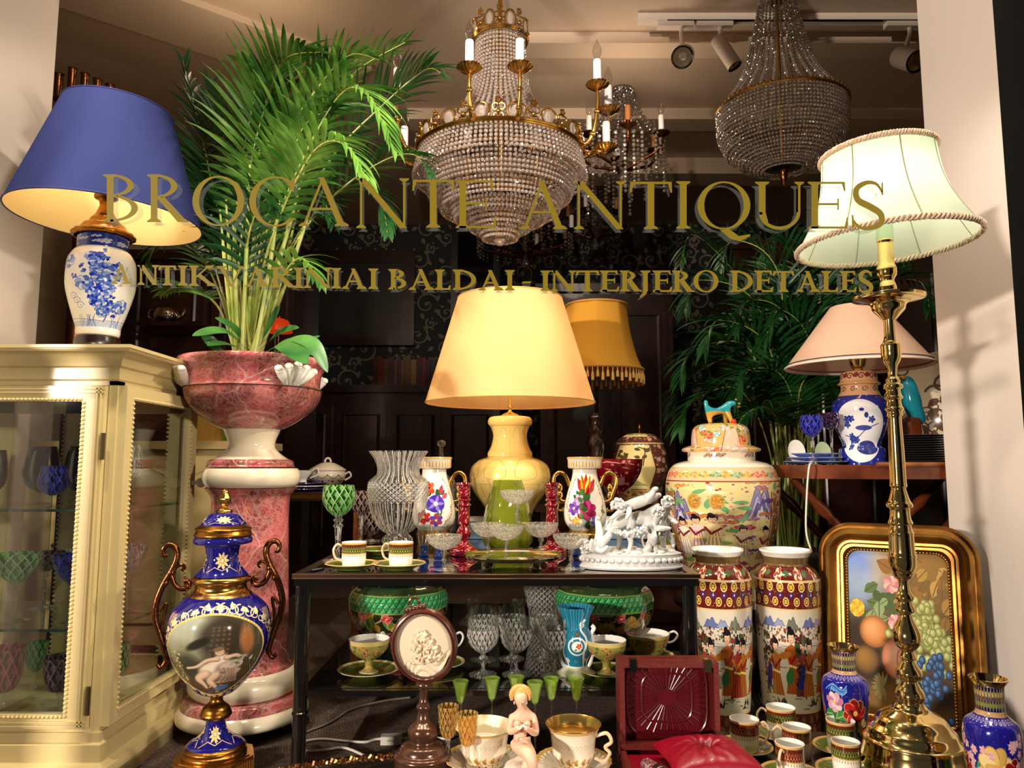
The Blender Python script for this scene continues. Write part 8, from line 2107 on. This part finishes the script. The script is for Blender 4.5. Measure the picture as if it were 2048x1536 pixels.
# ================================================================ dark palm behind
PD2 = 3.15
zpp = Z(1098, PD2)
pot = th('plant_pot', 'grey pot of the dark palm behind the large lidded jar', 'pot', (on(1590, PD2), PD2, 0))
G().lathe([(0, 0), (.11, 0), (.15, zpp - .02), (.155, zpp), (.14, zpp), (.135, zpp - .03), (0, zpp - .03)], 40).obj('body', pbr('grey_pot', S(120, 120, 116), .5), pot)
p2 = th('potted_palm', 'dark green palm with many thin stalks behind the tray table', 'plant', (on(1590, PD2), PD2, zpp - .028))
rr = random.Random(4)
for k, (mx_, my, tx, ty_, dd) in enumerate([(1500, 700, 1390, 700, 2.75), (1520, 620, 1400, 560, 2.8), (1560, 560, 1470, 480, 2.9), (1600, 560, 1560, 470, 3.1), (1640, 600, 1640, 500, 3.1), (1660, 640, 1720, 520, 3.2), (1480, 780, 1390, 800, 2.75), (1540, 700, 1440, 640, 2.6), (1580, 650, 1500, 600, 2.7), (1620, 690, 1560, 620, 2.7), (1660, 720, 1740, 660, 3.2), (1640, 560, 1780, 480, 3.3), (1570, 760, 1500, 740, 2.65), (1500, 600, 1390, 470, 3.2), (1680, 600, 1830, 560, 3.3), (1540, 820, 1490, 830, 2.6), (1490, 720, 1375, 760, 2.95), (1600, 780, 1640, 740, 2.7)]):
    bx = rr.uniform(1555, 1630)
    frond(p2, [P(bx, 1094, PD2 + rr.uniform(-.05, .05)), P((bx * 2 + mx_) / 3, 900, PD2), P(mx_, my, (PD2 + dd) / 2), P(tx, ty_, dd + .15), P(tx - 30 if tx < mx_ else tx + 30, ty_ + 60, dd + .1)], 26, .28, LEAFD, STEMM, .65, .010, .5)
for k in range(12):
    bx = rr.uniform(1540, 1640); dd = PD2 + rr.uniform(-.06, .1)
    G().tube([Vector(P(bx, 1094, dd)) - p2.location, Vector(P(bx + rr.gauss(0, 10), 950, dd)) - p2.location, Vector(P(bx + rr.gauss(0, 24), 800, dd)) - p2.location], [.007, .006, .004], 6).obj('cane', STEMM, p2)

# ================================================================ chandeliers
def chandelier(name, label, cx, d, ring_py, ring_hw, neck, tiers, mt_bead, gold, pitch=.0135, arms=(), ball=None, gallery=True, colstep=1.):
    a = Ax(cx, ring_py, d, ring_py)
    t = th(name, label, 'chandelier', a.loc)
    zz = lambda py: Z(py, d) - a.z0
    R = lambda hw, py: hw * mpp(cx, py, d)
    rr0 = R(ring_hw, ring_py)
    # upper column of strands: neck [(py, hw)...] from the top crown to the ring
    col = [(R(h, y), zz(y)) for y, h in neck]
    n = max(18, int(2 * pi * col[0][0] / pitch * 1.25)); cs = []
    path = cr(col, 10)
    seg = [hypot(path[i + 1][0] - path[i][0], path[i + 1][1] - path[i][1]) for i in range(len(path) - 1)]; tot = sum(seg)
    m = int(tot / (pitch * colstep))
    def at(s):
        for i, L in enumerate(seg):
            if s <= L: f = s / L; return (path[i][0] + (path[i + 1][0] - path[i][0]) * f, path[i][1] + (path[i + 1][1] - path[i][1]) * f)
            s -= L
        return path[-1]
    for j in range(m + 1):
        r, z = at(tot * j / m)
        for k in range(n): q = 2 * pi * (k + .5 * (j % 2) * 0) / n; cs.append((r * cos(q), r * sin(q), z, pitch * (.40 + .10 * (j / m))))
    tag(G().beads(cs, .005).obj('bead_column', mt_bead, t, smooth=0), None, None, None, 'stuff')
    G().tube([(0, 0, col[0][1] - .02), (0, 0, max(CEZ - a.z0 - .06, col[0][1] + .05))], .008, 8).obj('suspension_rod', gold, t)
    G().lathe([(0, CEZ - a.z0 - .08), (.03, CEZ - a.z0 - .07), (.055, CEZ - a.z0 - .01), (.055, CEZ - a.z0)], 28).obj('ceiling_rose', gold, t)
    G().tube([(0, 0, zz(tiers[-1][1])), (0, 0, col[0][1])], .006, 8).obj('inner_rod', gold, t)
    # tiers: (top_py, bottom_py, hw_top, hw_bottom)
    for i, (y0, y1, h0, h1) in enumerate(tiers):
        ra, rb_ = R(h0, y0), R(h1, y1); za, zb_ = zz(y0), zz(y1)
        L = hypot(ra - rb_, za - zb_); m = max(2, int(L / pitch)); n = max(10, int(2 * pi * ra / (pitch * 1.06))); cs = []
        for j in range(m + 1):
            f = j / m; r = ra + (rb_ - ra) * f; z = za + (zb_ - za) * f
            for k in range(n): q = 2 * pi * k / n; cs.append((r * cos(q), r * sin(q), z, pitch * .44))
        o = tag(G().beads(cs, .006).obj('bead_tier', mt_bead, t, smooth=0), None, None, None, 'stuff')
        G().tube([(ra * cos(q), ra * sin(q), za + .004) for q in np.linspace(0, 2 * pi, 64, False)], .0032, 6, closed=True).obj('tier_ring', gold, t)
    if gallery:
        for (rg, zg, hg, ng) in ((rr0 * 1.0, 0., .062, 16), (col[0][0] * 1.12, col[0][1], .07, 8)):
            g = G()
            for dz in (0, .006): g.tube([((rg + .003 * (dz > 0)) * cos(q), (rg + .003 * (dz > 0)) * sin(q), zg + dz) for q in np.linspace(0, 2 * pi, 72, False)], .0045, 6, closed=True)
            gem = G()
            for k in range(ng):
                q = 2 * pi * (k + .5) / ng; c = Vector((rg * cos(q), rg * sin(q), zg + hg * .48)); tv = Vector((-sin(q), cos(q), 0)); w_ = rg * pi / ng * .52
                g.tube([c + tv * w_ * cos(b_) + Vector((0, 0, hg * .48 * sin(b_))) for b_ in np.linspace(0, 2 * pi, 18, False)], .0034, 6, closed=True)
                M = Matrix.Translation(c) @ Matrix.Rotation(q, 4, 'Z')
                gem.ball(c, (.006, w_ * .62, hg * .33), 8, 6, M=Matrix.Rotation(q, 3, 'Z'))
                q2_ = 2 * pi * k / ng; c2 = Vector((rg * cos(q2_), rg * sin(q2_), zg + hg * .42)); tv = Vector((-sin(q2_), cos(q2_), 0))
                g.ball(c2, .0095, 10, 7)
                for sg in (-1, 1): g.tube([c2 + tv * sg * (.010 + .010 * cos(b_)) + Vector((0, 0, .016 + .011 * sin(b_))) for b_ in np.linspace(-2.2, 2.4, 9)], .0026, 5); g.tube([c2 + tv * sg * (.008 + .007 * cos(b_)) + Vector((0, 0, -.014 + .009 * sin(b_))) for b_ in np.linspace(-2.2, 2.4, 9)], .0024, 5)
                for b_ in range(5): g.ball(c2 + Vector((0, 0, hg * .62)) + tv * .008 * cos(b_ * 1.26) + Vector((0, 0, .008 * sin(b_ * 1.26))), .0048, 7, 5)
            go = g.obj('gilt_gallery', gold, t); gem.obj('oval_crystal', BEADM, go, smooth=0)
    for k in arms:
        q, up_, rad = k
        ar = th_arm(t, gold, rr0, q, up_, rad)
    if ball:
        y, r = ball
        G().ball((0, 0, zz(y)), r, 10, 8).obj('crystal_ball', BEADM, t, smooth=0)
    return t
def th_arm(t, gold, r0, q, up, rad, white=True):
    cq, sq_ = cos(q), sin(q); W = lambda r, z: (r * cq, r * sq_, z)
    g = G()
    pth = cr([W(r0 * .98, .02 if up > .1 else -.02), W(r0 + rad * .35, up * .02), W(r0 + rad * .8, up * .30), W(r0 + rad, up * .72), W(r0 + rad, up)], 6)
    n = len(pth); g.tube(pth, [.0085 - .003 * i / n for i in range(n)], 10)
    for i in (4, 10, 16): g.ball(pth[i], .0105, 8, 6)
    ao = g.obj('arm', gold, t)
    c = W(r0 + rad, up)
    G().lathe([(.006, -.006), (.014, -.002), (.034, .012), (.040, .018), (.038, .019), (.014, .004), (0, .004)], 40, c=c, flute=(20, .05)).obj('drip_pan', gold, ao)
    G().lathe([(.0125, .006), (.0135, .012), (.0135, .098), (.012, .104), (0, .105)], 20, c=c).obj('candle_sleeve', CANDLE if white else pbr('amber_sleeve', S(170, 110, 60), .5), ao)
    G().lathe(cr([(.007, .105), (.008, .112), (.0155, .130), (.013, .150), (.005, .168), (.001, .178)], 4), 18, c=c).obj('bulb', BULBG, ao)
    return ao
ARMS = [(-pi / 2 - .27, .135, .045), (-pi / 2 + .20, .135, .045), (-.34, .19, .06), (-.05, .15, .09), (-.14, .0, .08), (pi + .12, .20, .07), (pi - .25, .05, .07), (pi / 2 - .4, .15, .06), (pi / 2 + .4, .15, .06)]
chandelier('crystal_chandelier', 'large gilt crystal basket chandelier with white candle arms in the middle', 1000, 2.50, 315, 166,
           [(84, 48), (130, 50), (180, 58), (230, 80), (280, 120), (312, 152)],
           [(319, 360, 163, 172), (346, 394, 158, 142), (375, 422, 136, 118), (400, 440, 110, 90), (425, 458, 84, 60), (446, 478, 56, 34)],
           BEADM, GOLD, .0148, ARMS, (480, .022))
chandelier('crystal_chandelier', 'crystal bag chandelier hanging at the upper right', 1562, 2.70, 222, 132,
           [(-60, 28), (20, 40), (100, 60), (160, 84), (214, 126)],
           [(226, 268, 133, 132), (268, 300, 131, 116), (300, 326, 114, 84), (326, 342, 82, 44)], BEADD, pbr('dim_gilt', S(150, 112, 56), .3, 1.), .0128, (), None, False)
a = Ax(1562, 340, 2.70, 222)
tfin = [o for o in bpy.data.objects if o.get('label', '').startswith('crystal bag')][0]
G().lathe(a.pr([(328, 6), (332, 40), (336, 34), (340, 14), (346, 8), (356, 7), (364, 4), (372, 1)], 4), 28).obj('finial', BRONZE, tfin)
g = G(); r_ = 134 * mpp(1562, 218, 2.7)
for k in range(64): q = 2 * pi * k / 64; g.lathe([(.0, .0), (.006, .006), (.004, .016), (0, .018)], 6, c=(r_ * cos(q), r_ * sin(q), .0))
g.tube([(r_ * cos(q), r_ * sin(q), 0) for q in np.linspace(0, 2 * pi, 72, False)], .006, 6, closed=True)
g.obj('ring', pbr('dim_gilt', S(150, 112, 56), .3, 1.), tfin)
# dim chandeliers further back
def dim_chandelier(label, cx, d, py, stem_top, armr, n, hang):
    a = Ax(cx, py, d, py); t = th('crystal_chandelier', label, 'chandelier', a.loc)
    zz = lambda y: Z(y, d) - a.z0
    pr = [(.012, -.10), (.03, -.07), (.012, -.03), (.05, 0), (.02, .03), (.012, .08), (.035, .12), (.012, .17), (.012, .30), (.03, .34), (.05, .40), (.012, .43), (.008, zz(stem_top))]
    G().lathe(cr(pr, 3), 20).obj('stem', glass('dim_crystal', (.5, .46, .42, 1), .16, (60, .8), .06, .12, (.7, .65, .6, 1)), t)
    G().tube([(0, 0, zz(stem_top)), (0, 0, CEZ - a.z0)], .006, 6).obj('chain', BRONZE, t)
    for k in range(n):
        ar = th_arm(t, BRONZE, .03, 2 * pi * k / n + .5, .10, armr, k % 2 == 1)
    cs = []
    for k in range(n * 5):
        q = 2 * pi * k / (n * 5); r = armr * (1 if k % 5 else .5) + .03
        for j in range(rnd.randint(4, hang)): cs.append((r * cos(q), r * sin(q), .08 - j * .022, .0085 if j % 3 else .011))
    for k in range(24):
        q = 2 * pi * k / 24
        for j in range(14): r = .05 + (armr * .9) * (j / 13) ** 1.6; cs.append((r * cos(q), r * sin(q), .40 - .3 * (j / 13), .006))
    tag(G().beads(cs, .008).obj('crystal_drops', BEADD, t, smooth=0), None, None, None, 'stuff')
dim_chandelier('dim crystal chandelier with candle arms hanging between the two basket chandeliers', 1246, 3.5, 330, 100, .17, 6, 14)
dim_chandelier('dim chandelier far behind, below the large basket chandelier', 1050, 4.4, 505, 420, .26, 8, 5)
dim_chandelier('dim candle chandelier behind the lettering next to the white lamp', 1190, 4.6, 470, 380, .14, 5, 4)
# ================================================================ track lights
def trk(px, py): dd = dep(py, CEZ - .03); return P(px, py, dd)
A, B = trk(1275, 45), trk(1900, 60)
tk = th('light_track', 'pale ceiling track carrying the spotlights at upper right', 'track', (A.x, A.y, CEZ))
L_ = B.x - A.x
g = G(); g.box2((0, -.02, -.032), (L_, .02, 0)); tkr = g.obj('rail', TRACKW, tk)
G().box2((.12, -.022, -.0335), (L_ - .04, -.012, -.030)).obj('slot', BLACKM, tkr)
def spot_(label, px, py, px2, py2, dz, ln, r):
    dd = A.y; p = P(px, py, dd); top = Vector((P(px2, 40, dd).x, A.y, CEZ - .032))
    t = th('spotlight', label, 'spotlight', tuple(top))
    G().box2((-.10, -.018, -.022), (.05, .018, 0)).obj('adapter', TRACKW, t)
    q = p - top; ax = Vector(dz).normalized(); h = q - ax * ln * .5
    G().tube([(0, 0, -.02), (0, 0, -.05), h + ax * ln * .2], .009, 10).obj('stem', TRACKW, t)
    M = Matrix.Translation(h) @ ax.to_track_quat('Z', 'Y').to_matrix().to_4x4()
    hd = G().lathe([(0, 0), (r * .9, 0), (r, .008), (r, ln)], 32).xf(M).obj('head', TRACKW, t)
    G().lathe([(r, ln - .001), (r * 1.02, ln), (r * .86, ln + .001), (r * .80, ln - .012)], 32).xf(M).obj('front_ring', BLACKM, hd)
    G().lathe([(r * .84, ln - .006), (r * .35, ln * .62), (0, ln * .6)], 32).xf(M).obj('reflector', pbr('reflector', S(210, 196, 176), .25, .8), hd)
spot_('pale spotlight aimed towards the window at the end of the track', 1366, 112, 1362, 70, (-.25, -.8, -.55), .12, .044)
spot_('slim pale spotlight angled down beside the bag chandelier', 1452, 105, 1440, 80, (.30, -.10, -.62), .15, .030)
spot_('pale spotlight at the upper right beside the white pillar', 1815, 118, 1818, 80, (.12, -.75, -.6), .13, .044)

# ================================================================ things on the dark sideboard behind
d = 3.0; zsb = Z(1008, 2.78)
sb_ = th('sideboard', 'dark wooden sideboard behind the glass table', 'sideboard', (on(1235, d), 3.0, 0))
G().box2((-.34, -.22, zsb - .03), (.30, .28, zsb)).obj('top', WALNUT, sb_)
bo_ = G().box2((-.32, -.2, .08), (.28, .26, zsb - .03)).obj('body', WALNUT, sb_)
for x in (-.16, .13): dd_ = G().box2((x - .13, -.212, .12), (x + .13, -.2, zsb - .06)).obj('door', WALNUT, bo_); G().ball((x + .10, -.22, zsb * .55), .010, 10, 8).obj('knob', BRASS, dd_)
for x in (-.3, .26):
    for y in (-.18, .24): G().lathe([(.02, 0), (.025, .08)], 12, c=(x, y, 0)).obj('leg', WALNUT, sb_)
mj = Cv(1200, 600, (90, 52, 40))
mj.speck(0, 0, 1200, 600, 900, [(150, 90, 70), (60, 40, 40), (170, 140, 100), (80, 90, 60), (120, 50, 50)], 3, 12)
for k in range(60): mj.flower(rnd.uniform(0, 1200), rnd.uniform(0, 600), 22, [(190, 120, 110), (200, 180, 150)], 6)
for cx in (560, 0, 1160):
    mj.poly([(cx - 160, 120), (cx + 110, 120), (cx + 150, 300), (cx + 110, 520), (cx - 130, 520), (cx - 190, 300)], (214, 196, 130)); mj.mount(cx - 140, 150, 240, 60, (150, 150, 90)); mj.poly([(cx - 120, 330), (cx + 20, 330), (cx + 20, 390), (cx - 120, 400)], (190, 110, 50)); mj.line([(cx - 60, 330), (cx - 60, 400)], 9, (130, 40, 30)); mj.line([(cx + 60, 330), (cx + 80, 480), (cx + 30, 500)], 8, (70, 50, 40))
    for k in range(12): mj.leaf(cx + rnd.uniform(-120, 100), rnd.uniform(400, 500), 50, rnd.random() * 6, (80, 70, 40), .3)
mj.rect(0, 96, 1200, 112, (200, 170, 110)); mj.rect(0, 530, 1200, 542, (200, 170, 110)); mj.rect(0, 0, 1200, 90, (206, 180, 124))
for k in range(40): mj.leaf(rnd.uniform(0, 1200), rnd.uniform(10, 80), 44, rnd.random() * 6, (150, 80, 50), .3)
a = Ax(1280, 930, 2.98, zsb)
oj = th('ginger_jar', 'round brown and cream lidded jar on the dark sideboard', 'jar', a.loc)
pr = a.pr([(874, 34), (880, 44), (895, 51), (920, 55), (945, 55), (970, 50), (990, 42), (1005, 36), (1012, 34)], 5); pr = [(r, max(z, 0)) for r, z in pr]; pr[0] = (pr[0][0], 0)
G().lathe(pr, 72, a.az).obj('body', image_mat('brown_medallion_jar', mj, .14, 0, .6), oj)
G().lathe(a.pr([(866, 0), (867, 20), (871, 32), (876, 37)], 4), 48, a.az).obj('lid', image_mat('brown_medallion_jar', mj, .14), oj)
G().lathe(a.pr([(848, 1), (853, 3), (858, 4), (863, 2), (868, 5)], 3), 14, a.az).obj('finial', GOLDD, oj)
# fringed lamp
a = Ax(1190, 800, 2.86, zsb)
fl2 = th('table_lamp', 'lamp with ochre bell shade and tassel fringe on dark carved column', 'lamp', a.loc)
pr = a.pr([(826, 8), (834, 14), (844, 12), (858, 15), (870, 13), (884, 16), (900, 15), (920, 17), (960, 20), (990, 26), (1004, 34), (1010, 34)], 4); pr = [(r, max(z, 0)) for r, z in pr]; pr[0] = (pr[0][0], 0)
G().lathe(pr, 28, a.az, flute=lambda an, z, r: r * (1 + .10 * sin(3 * an + 60 * z) + .05 * sin(7 * an - 90 * z))).obj('carved_column', WALNUT, fl2)
OSH = shade_mat('ochre_silk_shade', S(196, 142, 52), .12, bump=(160, .3))
Y = lambda py: Z(py, 2.86) - a.z0
sp_ = cr([(92 * mpp(1195, 742, 2.86), Y(742)), (80 * mpp(1195, 715, 2.86), Y(715)), (68 * mpp(1195, 670, 2.86), Y(670)), (62 * mpp(1195, 630, 2.86), Y(630)), (61 * mpp(1195, 612, 2.86), Y(612))], 5)
cx_ = (1195 - 1190) * mpp(1195, 700, 2.86)
nf = 8
fz = lambda an, z, r: r * (1 - .035 * abs(sin(nf / 2 * an + .5)))
G().lathe(sp_, 96, 0, (cx_, 0, 0), flute=fz).obj('lamp_shade', OSH, fl2)
g = G(); rb5 = sp_[0][0]
g.tube([(cx_ + rb5 * cos(q), rb5 * sin(q), sp_[0][1]) for q in np.linspace(0, 2 * pi, 64, False)], .006, 6, closed=True)
g.tube([(cx_ + sp_[-1][0] * cos(q), sp_[-1][0] * sin(q), sp_[-1][1]) for q in np.linspace(0, 2 * pi, 64, False)], .004, 6, closed=True)
fr_ = g.obj('fringe', pbr('ochre_braid', S(180, 130, 50), .8), fl2)
g = G()
for k in range(60):
    q = 2 * pi * k / 60; c = Vector((cx_ + rb5 * cos(q), rb5 * sin(q), sp_[0][1])); L = .055 if k % 2 else .042
    g.tube([c, c - Vector((0, 0, L * .4)), c - Vector((0, 0, L * .5)), c - Vector((0, 0, L))], [.002, .002, .0048, .006], 6)
tag(g.obj('tassels', pbr('tassel', S(188, 146, 80), .85), fr_), None, None, None, 'stuff')
# ================================================================ things behind the crystal vase, left
zlt = Z(985, 2.75); xl = on(640, 2.9)
lt = th('side_table', 'dark side table with gilt edge carrying porcelain behind the marble column', 'table', (xl, 2.95, 0))
G().box2((-.14, -.20, zlt - .03), (.22, .22, zlt)).obj('top', WALNUT, lt)
G().box2((-.14, -.205, zlt - .022), (.22, -.2, zlt - .008)).obj('gilt_edge', GOLDD, lt)
for x in (-.11, .18):
    for y in (-.17, .18): G().box2((x - .016, y - .016, 0), (x + .016, y + .016, zlt - .03)).obj('leg', OAK if x > 0 else WALNUT, lt)
a = Ax(655, 950, 2.98, zlt)
tu = th('soup_tureen', 'white tureen with brown garlands on a plate behind the green glass', 'tureen', (a.x, 2.98, zlt))
tg = Cv(800, 200, (226, 214, 192))
for x in range(0, 800, 80): tg.line(cr([(x, 150), (x + 40, 120), (x + 80, 150)], 4), 5, (110, 80, 70)); tg.flower(x + 40, 90, 12, [(120, 60, 60), (90, 70, 60)], 5); tg.ell(x, 150, 7, 7, (110, 70, 60)); tg.leaf(x + 20, 96, 20, 3, (110, 90, 70), .3)
s = mpp(655, 950, 2.98)
G().lathe(cr([(24 * s, .0), (22 * s, .012), (30 * s, .03), (37 * s, .055), (36 * s, .075), (38 * s, .08)], 5), 48, a.az).obj('bowl', image_mat('garland_tureen', tg, .15, 0, .5), tu)
td_ = G().lathe(cr([(39 * s, .08), (30 * s, .092), (14 * s, .108), (0, .112)], 4), 40).obj('lid', CREAMP, tu)
G().tube([(.012 * cos(q), 0, .112 + .016 * sin(q)) for q in np.linspace(0, pi, 9)], .004, 8).obj('lid_handle', CREAMP, td_)
for sg in (-1, 1): G().tube(cr([(sg * 34 * s, 0, .06), (sg * 44 * s, 0, .072), (sg * 48 * s, 0, .055), (sg * 36 * s, 0, .04)], 5), .004, 8).obj('handle', CREAMP, tu)
BLP = pbr('cobalt_plate', S(40, 50, 130), .15, coat=.5)
for i, (px, dd, mt, lab) in enumerate(((610, 2.90, BLP, 'cobalt blue rimmed plate of the stack behind the column, lowest'), (612, 2.90, WHITEP, 'white plate of the stack behind the column, in the middle'), (614, 2.90, BLP, 'cobalt blue rimmed plate of the stack behind the column, topmost'))):
    tag(G().lathe([(0, 0), (.04, 0), (.078, .008), (.077, .0105), (.04, .004), (0, .004)], 44).obj('plate', mt, None, (on(px, dd), dd, zlt + i * .0112)), lab, 'plate', 'plates behind the marble column')
t = th('sauce_boat', 'white sauce boat on the plate stack behind the marble column', 'sauce boat', (on(606, 2.9), 2.90, zlt + .034))
G().lathe(cr([(.018, 0), (.016, .01), (.03, .03), (.038, .045)], 4), 32, flute=lambda an, z, r: r * (1 + .25 * max(0, cos(an)) ** 4)).obj('body', WHITEP, t)
G().tube(cr([(.03, 0, .04), (.055, 0, .055), (.06, 0, .03), (.03, 0, .016)], 5), .003, 8).obj('handle', WHITEP, t)
# cream panelled dresser seen behind the cabinet and column
cd = th('cream_dresser', 'cream panelled dresser standing behind the marble column', 'dresser', (on(330, 2.75), 2.98, 0))
CRM = pbr('cream_paint', S(196, 172, 116), .5)
zc1 = Z(882, 2.75)
G().box2((-.62, -.2, .04), (.28, .2, zc1 - .03)).obj('body', CRM, cd)
G().box2((-.64, -.23, zc1 - .03), (.30, .2, zc1)).obj('top', CRM, cd)
for k in range(4):
    x = -.58 + k * .212
    dd_ = G().box2((x, -.21, .12), (x + .195, -.2, zc1 - .07)).obj('door', CRM, cd)
    g = G(); g.tube([(x + .03, -.212, .16), (x + .165, -.212, .16), (x + .165, -.212, zc1 - .13), (x + .10, -.212, zc1 - .10), (x + .03, -.212, zc1 - .13)], .005, 6, closed=True); g.obj('panel_moulding', CRM, dd_)
    G().ball((x + .18, -.218, .4), .009, 10, 8).obj('knob', BRASS, dd_)
tag(G().box2((-.08, -.05, 0), (.08, .05, .11)).obj('gold_box', pbr('gold_card', S(196, 152, 70), .35, .4), None, (on(412, 2.8), 2.86, zc1)), 'golden box on the cream dresser below the marble planter', 'box')
tag(G().lathe(cr([(.02, 0), (.03, .03), (.028, .07), (.014, .09), (.016, .1)], 4), 24).obj('green_bottle', GREENG, None, (on(450, 2.75), 2.80, zc1)), 'green bottle next to the golden box on the dresser', 'bottle')
# ================================================================ far background
def dark_box(name, label, cat, x0, x1, y, z0, z1, dpt, mt=WALNUT, doors=2):
    t = th(name, label, cat, ((x0 + x1) / 2, y, z0)); w_ = x1 - x0
    G().box2((-w_ / 2, 0, 0), (w_ / 2, dpt, z1 - z0)).obj('body', mt, t)
    G().box2((-w_ / 2 - .03, -.03, z1 - z0), (w_ / 2 + .03, dpt, z1 - z0 + .05)).obj('cornice', mt, t)
    for k in range(doors):
        xa = -w_ / 2 + .04 + k * (w_ - .04) / doors; xb = xa + (w_ - .08) / doors - .02
        o = G().box2((xa, -.02, .1), (xb, 0, z1 - z0 - .08)).obj('door', mt, t)
        g = G(); g.tube([(xa + .05, -.022, .16), (xb - .05, -.022, .16), (xb - .05, -.022, z1 - z0 - .15), (xa + .05, -.022, z1 - z0 - .15)], .012, 6, closed=True); g.obj('panel_moulding', mt, o)
    return t
px = lambda x, y_: on(x, y_)
dark_box('sideboard', 'long dark sideboard against the damask wall', 'sideboard', px(560, 5.0), px(1000, 5.0), 4.9, 0, Z(785, 4.9), .45, WALNUT, 4)
dark_box('wardrobe', 'tall dark wardrobe behind the ochre fringed lamp', 'wardrobe', px(1080, 4.6), px(1345, 4.6), 4.5, 0, Z(585, 4.5), .5, WALNUT, 2)
dark_box('bookcase', 'dark bookcase behind the palm and white lamp', 'bookcase', px(1480, 4.4), 2.62, 4.4, 0, Z(500, 4.4), .4, WALNUT, 3)
dark_box('cabinet', 'dark cabinet behind the blue lamp and palm', 'cabinet', px(250, 4.0), px(590, 4.0), 3.9, 0, Z(520, 3.9), .5, WALNUT, 2)
def picture(label, x0, x1, y0, y1, d, w_, mt, cmt):
    A_, B_ = P(x0, y1, d), P(x1, y0, d); W2, H2 = B_.x - A_.x, B_.z - A_.z
    t = th('picture_frame', label, 'picture', (A_.x, d, A_.z))
    g = G(); g.box2((0, 0, 0), (w_, .04, H2)); g.box2((W2 - w_, 0, 0), (W2, .04, H2)); g.box2((w_, 0, 0), (W2 - w_, .04, w_)); g.box2((w_, 0, H2 - w_), (W2 - w_, .04, H2)); g.obj('frame', mt, t)
    G().box2((w_, .015, w_), (W2 - w_, .03, H2 - w_)).obj('canvas', cmt, t)
picture('large dark oil painting in brown frame on the damask wall', 590, 830, 500, 690, 5.55, .10, WALNUT, pbr('dark_canvas', S(22, 22, 20), .35, var=(S(40, 34, 24), 3)))
picture('tall dark mirror in brown frame beside the lit cream shade', 900, 1000, 400, 760, 5.5, .05, WALNUT, pbr('dark_mirror', S(60, 58, 60), .1, .9))
BKC = [S(110, 24, 24), S(90, 60, 30), S(60, 20, 24), S(130, 96, 50), S(50, 40, 30)]
x = px(742, 4.95); zbk = Z(785, 4.9) + .0505
nb = 0
while x < px(872, 4.95):
    w_ = rnd.uniform(.022, .04); h = rnd.uniform(.18, .215)
    ci = rnd.randrange(5)
    tag(G().box2((0, 0, 0), (w_ - .002, .14, h)).obj('book', pbr('book_%d' % ci, BKC[ci], .6), None, (x, 4.96, zbk)), 'old leather book in the row on the long dark sideboard', 'book', 'books on the long dark sideboard'); x += w_; nb += 1
rl_ = th('table_lamp', 'small red glass lamp glowing behind the palm stalks', 'lamp', (px(548, 3.95), 3.93 + .12, Z(520, 3.9) + .05))
zt_ = .28
rl_.location = (px(548, 3.7), 3.70, 0)
zr0 = Z(672, 3.7)
G().lathe([(.07, zr0 + .02), (.064, zr0 + .05), (.045, zr0 + .08), (.02, zr0 + .09)], 28, flute=(8, .03)).obj('lamp_shade', pbr('red_lamp_glass', S(190, 40, 16), .3, emis=(S(220, 60, 14), .5)), rl_)
G().lathe([(0, 0), (.06, 0), (.06, .01), (.012, .03), (.010, zr0 + .03), (.02, zr0 + .1)], 20).obj('lamp_base', BRONZE, rl_)
st_ = th('teapot', 'silver teapot gleaming in the dark behind the blue and white lamp', 'teapot', (px(318, 3.6), 3.6, Z(650, 3.6)))
shf = tag(G().box2((-.16, -.10, -.02), (.22, .2, 0)).obj('wall_shelf', WALNUT, None, (px(318, 3.6), 3.6, Z(650, 3.6))), 'dark shelf carrying the silver teapot', 'shelf')
G().box2((-.16, .18, -Z(650, 3.6)), (.22, .2, -.02)).obj('back_panel', WALNUT, shf)
G().lathe(cr([(.025, 0), (.05, .02), (.06, .05), (.045, .08), (.02, .09), (0, .1)], 5), 32).obj('body', SILV, st_)
G().tube(cr([(.05, 0, .03), (.08, 0, .05), (.095, 0, .085)], 5), .008, 8).obj('spout', SILV, st_); G().tube(cr([(-.05, 0, .02), (-.085, 0, .04), (-.08, 0, .075), (-.045, 0, .075)], 5), .005, 8).obj('handle', SILV, st_)
# dark candelabrum behind the blue shade
cdl = th('candelabrum', 'dark candelabrum rising behind the blue lamp shade', 'candelabrum', (px(150, 2.5), 2.45, 0))
zc_ = Z(205, 2.45)
G().lathe(cr([(.09, 0), (.09, .02), (.03, .08), (.02, .5), (.028, zc_ * .6), (.016, zc_ - .1), (.02, zc_)], 4), 20).obj('stem', BRONZE, cdl)
for k in range(5):
    x = -.02 + (k - 2) * .045; h = .12 - .02 * abs(k - 1)
    ar = G().tube(cr([(0, 0, zc_ - .14), (x, 0, zc_ - .08), (x, 0, zc_)], 5), .006, 8).obj('arm', BRONZE, cdl)
    G().lathe([(.005, 0), (.02, .01), (.012, .02), (.013, h), (.016, h + .004), (0, h + .004)], 14, c=(x, 0, zc_)).obj('candle_cup', BRONZE, ar)
